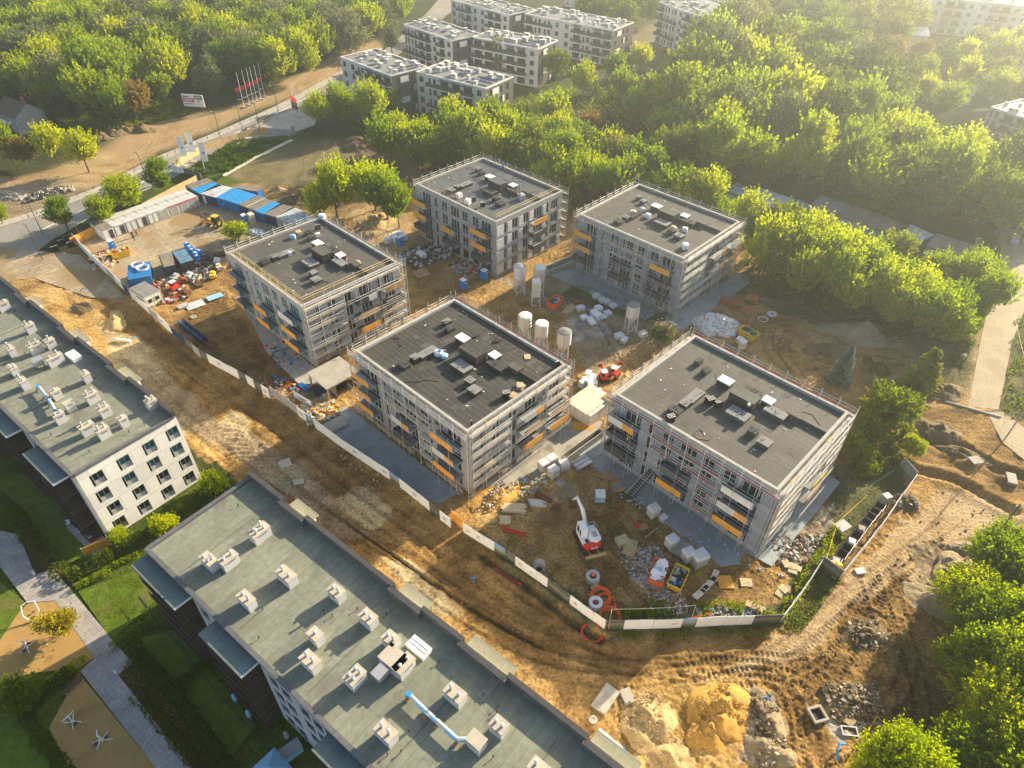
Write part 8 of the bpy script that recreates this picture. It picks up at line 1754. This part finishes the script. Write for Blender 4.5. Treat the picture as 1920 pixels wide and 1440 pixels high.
person('person in blue standing on the far left roof near the trees', roofp((943, 318)), 'blue', 0, 'brightblue'); person('person on the far left roof beside the open box', roofp((974, 357)), 'blue', 90, 'brightblue')
p = roofp((1040, 845), 0); B_ = BLK['B']
def scp(key, ly, s): bx, by, a, w, l = BLK[key]; f = lframe(bx, by, a); x, y = f(-w/2-1.2-.0, ly); return (x, y, s)
person('person in a yellow vest on the dark balcony of the block by the excavator', scp('B', 9.2, .3+ST*2-.1), 'hiviz', 230)
# gear on the roofs
def roofthing(name, label, px, cat, z=RZ, rz=30): p = at(px[0], px[1], z+.3); return thing(name, label, cat, (p.x, p.y, z), R(rz))
T = roofthing('sack_pile', 'white and blue bags of scrap on the near-black roof', (822, 662), 'bags'); m = MB().use('white'); m.lathe([(.7, 0), (.8, .5), (.55, .75), (.2, .6)], (0, 0, 0), 9); m.use('lightblue'); m.lathe([(.5, 0), (.65, .45), (.4, .6)], (.5, -1.1, 0), 9); m.build('bags', T); m = MB(); heap(m, 1.0, 1.0, .4, .4, 18, ('white', 'darkgrey', 'brightblue'), random.Random(2)); m.build('scrap', T)
def rolls(label, px, n, z=RZ, key='black', cap='greypaint', up=True, rz=20):
    T = roofthing('felt_roll', label, px, 'felt rolls', z, rz); r_ = random.Random(n)
    for i in range(n):
        x, y = (i % 4)*.3+r_.uniform(-.05, .05), (i//4)*.3; m = MB().use(key)
        if up: m.tube((x, y, 0), (x, y, 1.0), .13, 10); m.use(cap); m.tube((x, y, 1.0), (x, y, 1.03), .13, 10)
        else: m.tube((x, y, .13), (x+.8, y+.4, .13), .13, 10)
        m.build('roll', T)
    return T
for lb, px, n, up in (('upright felt rolls on a pallet at the front edge of the near-black roof', (945, 745), 12, True), ('three felt rolls standing in the right corner of the near-black roof', (1042, 685), 3, True), ('felt roll standing in the front corner of the near-black roof', (885, 795), 1, True), ('loose felt rolls behind the skylight of the near-black roof', (925, 641), 6, False), ('small felt rolls beside the first skylight of the near-black roof', (885, 632), 3, False), ('big stack of felt rolls on the brown-grey roof, casting two shadows', (1329, 757), 14, True), ('smaller felt roll group beside the big stack on the brown-grey roof', (1343, 762), 6, True), ('dark crates of rolls at the front edge of the brown-grey roof', (1254, 790), 12, True), ('pairs of upright rolls on the far left roof', (884, 376), 4, True), ('second group of upright rolls on the far left roof', (902, 386), 7, True), ('felt rolls at the upper end of the pale block roof', (592, 428), 4, True)): rolls(lb, px, n, up=up)
for k, (px, lb) in enumerate((((961, 742), 'wooden pallet stack at the front edge of the near-black roof'), ((976, 723), 'second wooden pallet closer to the right corner of the near-black roof'), ((988, 667), 'small wooden frame lying on the near-black roof'), ((559, 435), 'yellow wooden pallets on the pale block roof'), ((670, 490), 'broken pallet at the right edge of the pale block roof'), ((1380, 770), 'wooden pallet with a blue sheet on the brown-grey roof'))):
    T = roofthing('pallet_stack', lb, px, 'pallets', RZ, 40+k*25)
    for i in range((4, 3, 1, 3, 2, 2)[k]): m = MB(); pallet(m, rng.uniform(-.15, .15), rng.uniform(-.15, .15), .145*i, rng.uniform(-.5, .5), key='wood' if i % 2 else 'woodpale'); m.build('pallet', T)
for k, (px, z, key, lb, s) in enumerate((((604, 407), RZ, 'white', 'white bag cube at the back corner of the pale block roof', 1.0), ((596, 441), RZ, 'white', 'white crumpled bag on the pale block roof', .8), ((861, 367), RZ, 'white', 'left white bag cube on the far left roof', 1.0), ((877, 379), RZ, 'white', 'right white bag cube on the far left roof', 1.1), ((1285, 463), RZ, 'white', 'white crate stack at the front corner of the far right roof', 1.1), ((1205, 393), RZ, 'plastic_wrap', 'bluish bag on the far right roof', .8), ((1215, 405), RZ, 'white', 'white tub on the far right roof', .9), ((1284, 431), RZ, 'white', 'white board with black rolls on the far right roof', .9), ((549, 444), RZ, 'lightblue', 'blue-edged sheet beside the yellow pallets on the pale roof', .8), ((543, 476), RZ, 'plastic_wrap', 'white foil on the low boxes of the pale block roof', .8), ((601, 467), RZ, 'brightblue', 'small blue canister by the skylight of the pale block roof', .35), ((1429, 770), RZ, 'brightblue', 'small blue canister by the skylight of the brown-grey roof', .3), ((1405, 757), RZ+1.78, 'white', 'small white tool case on the plant room of the brown-grey roof', .35), ((978, 371), RZ, 'greypaint', 'grey box stack with pale boards on the far left roof', 1.3), ((1263, 428), RZ, 'cream', 'yellowish leaning sack on the far right roof', .8), ((1187, 400), RZ, 'cream', 'beige rubble bags on the low boxes of the far right roof', 1.0))):
    T = roofthing('bag', lb, px, 'bag', z, k*23); m = MB().use(key); m.box((0, 0, .45*s), (1.3*s, 1.1*s, .9*s), taper=.86); m.box((0, 0, .93*s), (.9*s, .8*s, .12*s), taper=.6); m.build('bag', T); m = MB().use('greypaint'); m.box((0, 0, .3*s), (1.32*s, .1*s, .5*s)); m.build('strap', T)
# ------------------------------------------------------------------ garden furniture
def gym(label, px, kind, rz):
    T = rig('exercise_machine', label, 'exercise machine', px, rz); m = MB().use('white')
    if kind == 0:
        for s in (-1, 1): m.path([Vector((s*.15, -.9, 0)), Vector((s*.9, -.2, 1.0)), Vector((s*.75, .7, 1.9)), Vector((0, .9, 2.0))], .06, 6)
    else:
        m.tube((0, 0, 0), (0, 0, 1.7), .08, 7); m.path([Vector((-.7, .2, 1.5)), Vector((0, 0, 1.6)), Vector((.7, .2, 1.5))], .05, 6); m.path([Vector((-.5, -.8, .2)), Vector((0, 0, .6)), Vector((.5, -.8, .2))], .05, 6); m.path([Vector((-.6, .9, .1)), Vector((0, 0, .3)), Vector((.6, .9, .1))], .05, 6)
    m.build('frame', T); m = MB().use('darkgrey'); m.box((0, -.6, .5), (.4, .4, .08)); m.box((0, .5, .3), (.35, .25, .06)); m.build('seat', T); m = MB().use('concrete'); m.box((0, 0, .03), (.5, .5, .06)); m.build('base', T)
gym('white loop-shaped exercise frame near the bend of the promenade', (64, 1155), 0, 30); gym('white exercise machine left of the yellow tree', (52, 1215), 1, 10); gym('small exercise machine on the lower gym floor', (138, 1355), 1, 60); gym('larger exercise machine with footplates on the lower gym floor', (192, 1390), 1, -40)
T = rig('bench', 'brown slatted bench between the hedges at the lower gym floor', 'bench', (138, 1287), 62); m = MB().use('wooddark')
for i in range(5): m.b2(-1.3, -.3+i*.13, .42, 1.3, -.2+i*.13, .47)
m.build('seat', T); m = MB().use('greypaint'); m.b2(-1.1, -.25, 0, -.9, .25, .42); m.build('leg', T); m = MB().use('greypaint'); m.b2(.9, -.25, 0, 1.1, .25, .42); m.build('leg', T)
p = at(505, 1440, 2.6); T = thing('gazebo', 'blue pyramid-roofed gazebo at the bottom edge', 'gazebo', (p.x, p.y, 0), R(50)); m = MB().use('lightblue'); m.add([(-1.6, -1.6, 2.1), (1.6, -1.6, 2.1), (1.6, 1.6, 2.1), (-1.6, 1.6, 2.1), (0, 0, 3.0)], [(0, 1, 4), (1, 2, 4), (2, 3, 4), (3, 0, 4)]); m.b2(-1.6, -1.62, 1.9, 1.6, -1.58, 2.1); m.b2(1.58, -1.58, 1.9, 1.62, 1.6, 2.1); m.b2(-1.62, -1.58, 1.9, -1.58, 1.6, 2.1); m.build('roof', T); m = MB().use('white')
for x in (-1.5, 1.5):
    for y in (-1.5, 1.5): m.tube((x, y, 0), (x, y, 2.1), .04, 5)
m.build('posts', T)
def parasol(label, px, key, rz=0):
    T = rig('parasol', label, 'parasol', px, rz); m = MB().use(key); m.lathe([(.1, .9), (.28, 1.3), (.2, 2.3), (.03, 2.5)], n=8); m.build('canopy', T); m = MB().use('greypaint'); m.tube((0, 0, 0), (0, 0, 2.5), .03, 6); m.use('darkgrey'); m.box((0, 0, .05), (.5, .5, .1)); m.build('pole', T)
parasol('folded pale blue parasol in the shaded garden', (446, 1320), 'lightblue'); parasol('second folded parasol by the garden fence', (472, 1350), 'lightblue'); parasol('folded grey parasol on the shaded terrace', (542, 1390), 'greypaint')
T = rig('garden_shed', 'small grey storage box in the shaded garden', 'shed', (548, 1412), 40); m = MB().use('lightblue'); m.box((0, 0, .6), (2.2, 1.2, 1.2)); m.build('body', T); m = MB().use('greypaint'); m.box((0, 0, 1.24), (2.3, 1.3, .1)); m.build('lid', T)
for k, (a, b_) in enumerate(((65, 1077), (218, 1262))): T = rig('garden_lamp', ['short white lamp post at the upper bend of the promenade', 'short white lamp post at the lower bend of the promenade'][k], 'lamp', (a, b_), 20); m = MB().use('white'); m.box((0, 0, .45), (.25, .25, .9)); m.build('post', T); m = MB().use('greypaint'); m.box((0, 0, .93), (.5, .3, .06)); m.build('cap', T)
for i, (a, b_) in enumerate(((130, 985), (150, 1000), (170, 1010))): T = rig('garden_chair', ['left', 'middle', 'right'][i]+' garden chair on the terrace under the white gable', 'chair', (a, b_), 20+50*i); m = MB().use('plastic_wrap'); m.box((0, 0, .45), (.5, .5, .05)); m.build('seat', T); m = MB().use('plastic_wrap'); m.box((0, .25, .75), (.5, .05, .55)); m.build('backrest', T); m = MB().use('galv'); [m.tube((x, y, 0), (x, y, .45), .025, 4) for x in (-.2, .2) for y in (-.2, .2)]; m.build('legs', T)
def railfence(label, px, h=1.0):
    T = rig('garden_fence', label, 'fence', px[0], 0); O = T.location; m = MB().use('darkgrey'); pts = [at(*q)-O for q in px]
    for a, b_ in zip(pts[:-1], pts[1:]):
        for z in (.1, h): m.tube(a+Vector((0, 0, z)), b_+Vector((0, 0, z)), .03, 4)
        n = int((b_-a).length/.5)
        for i in range(n+1): q = a.lerp(b_, i/n); m.tube(q, q+Vector((0, 0, h)), .018, 4)
    m.build('rails', T)
railfence('dark mesh fence along the gardens of the long building', [(262, 1120), (330, 1205), (400, 1290), (480, 1380), (530, 1440)])
# ------------------------------------------------------------------ air
hz = MB(); hm = bpy.data.materials.new('haze'); hm.use_nodes = True; t = hm.node_tree; t.nodes.clear(); o_ = node(t, 'ShaderNodeOutputMaterial'); pv = node(t, 'ShaderNodeVolumePrincipled')
pv.inputs['Density'].default_value = HAZE_D; pv.inputs['Color'].default_value = (.90, .97, .93, 1); pv.inputs['Anisotropy'].default_value = .72; pv.inputs['Absorption Color'].default_value = (.8, .85, .8, 1)
t.links.new(pv.outputs[0], o_.inputs['Volume']); hz.mats = [hm]; hz.b2(-760, -120, -4, 780, 1560, 88); struct(hz.build('haze'), 'stuff')
print('objects', len(bpy.data.objects))
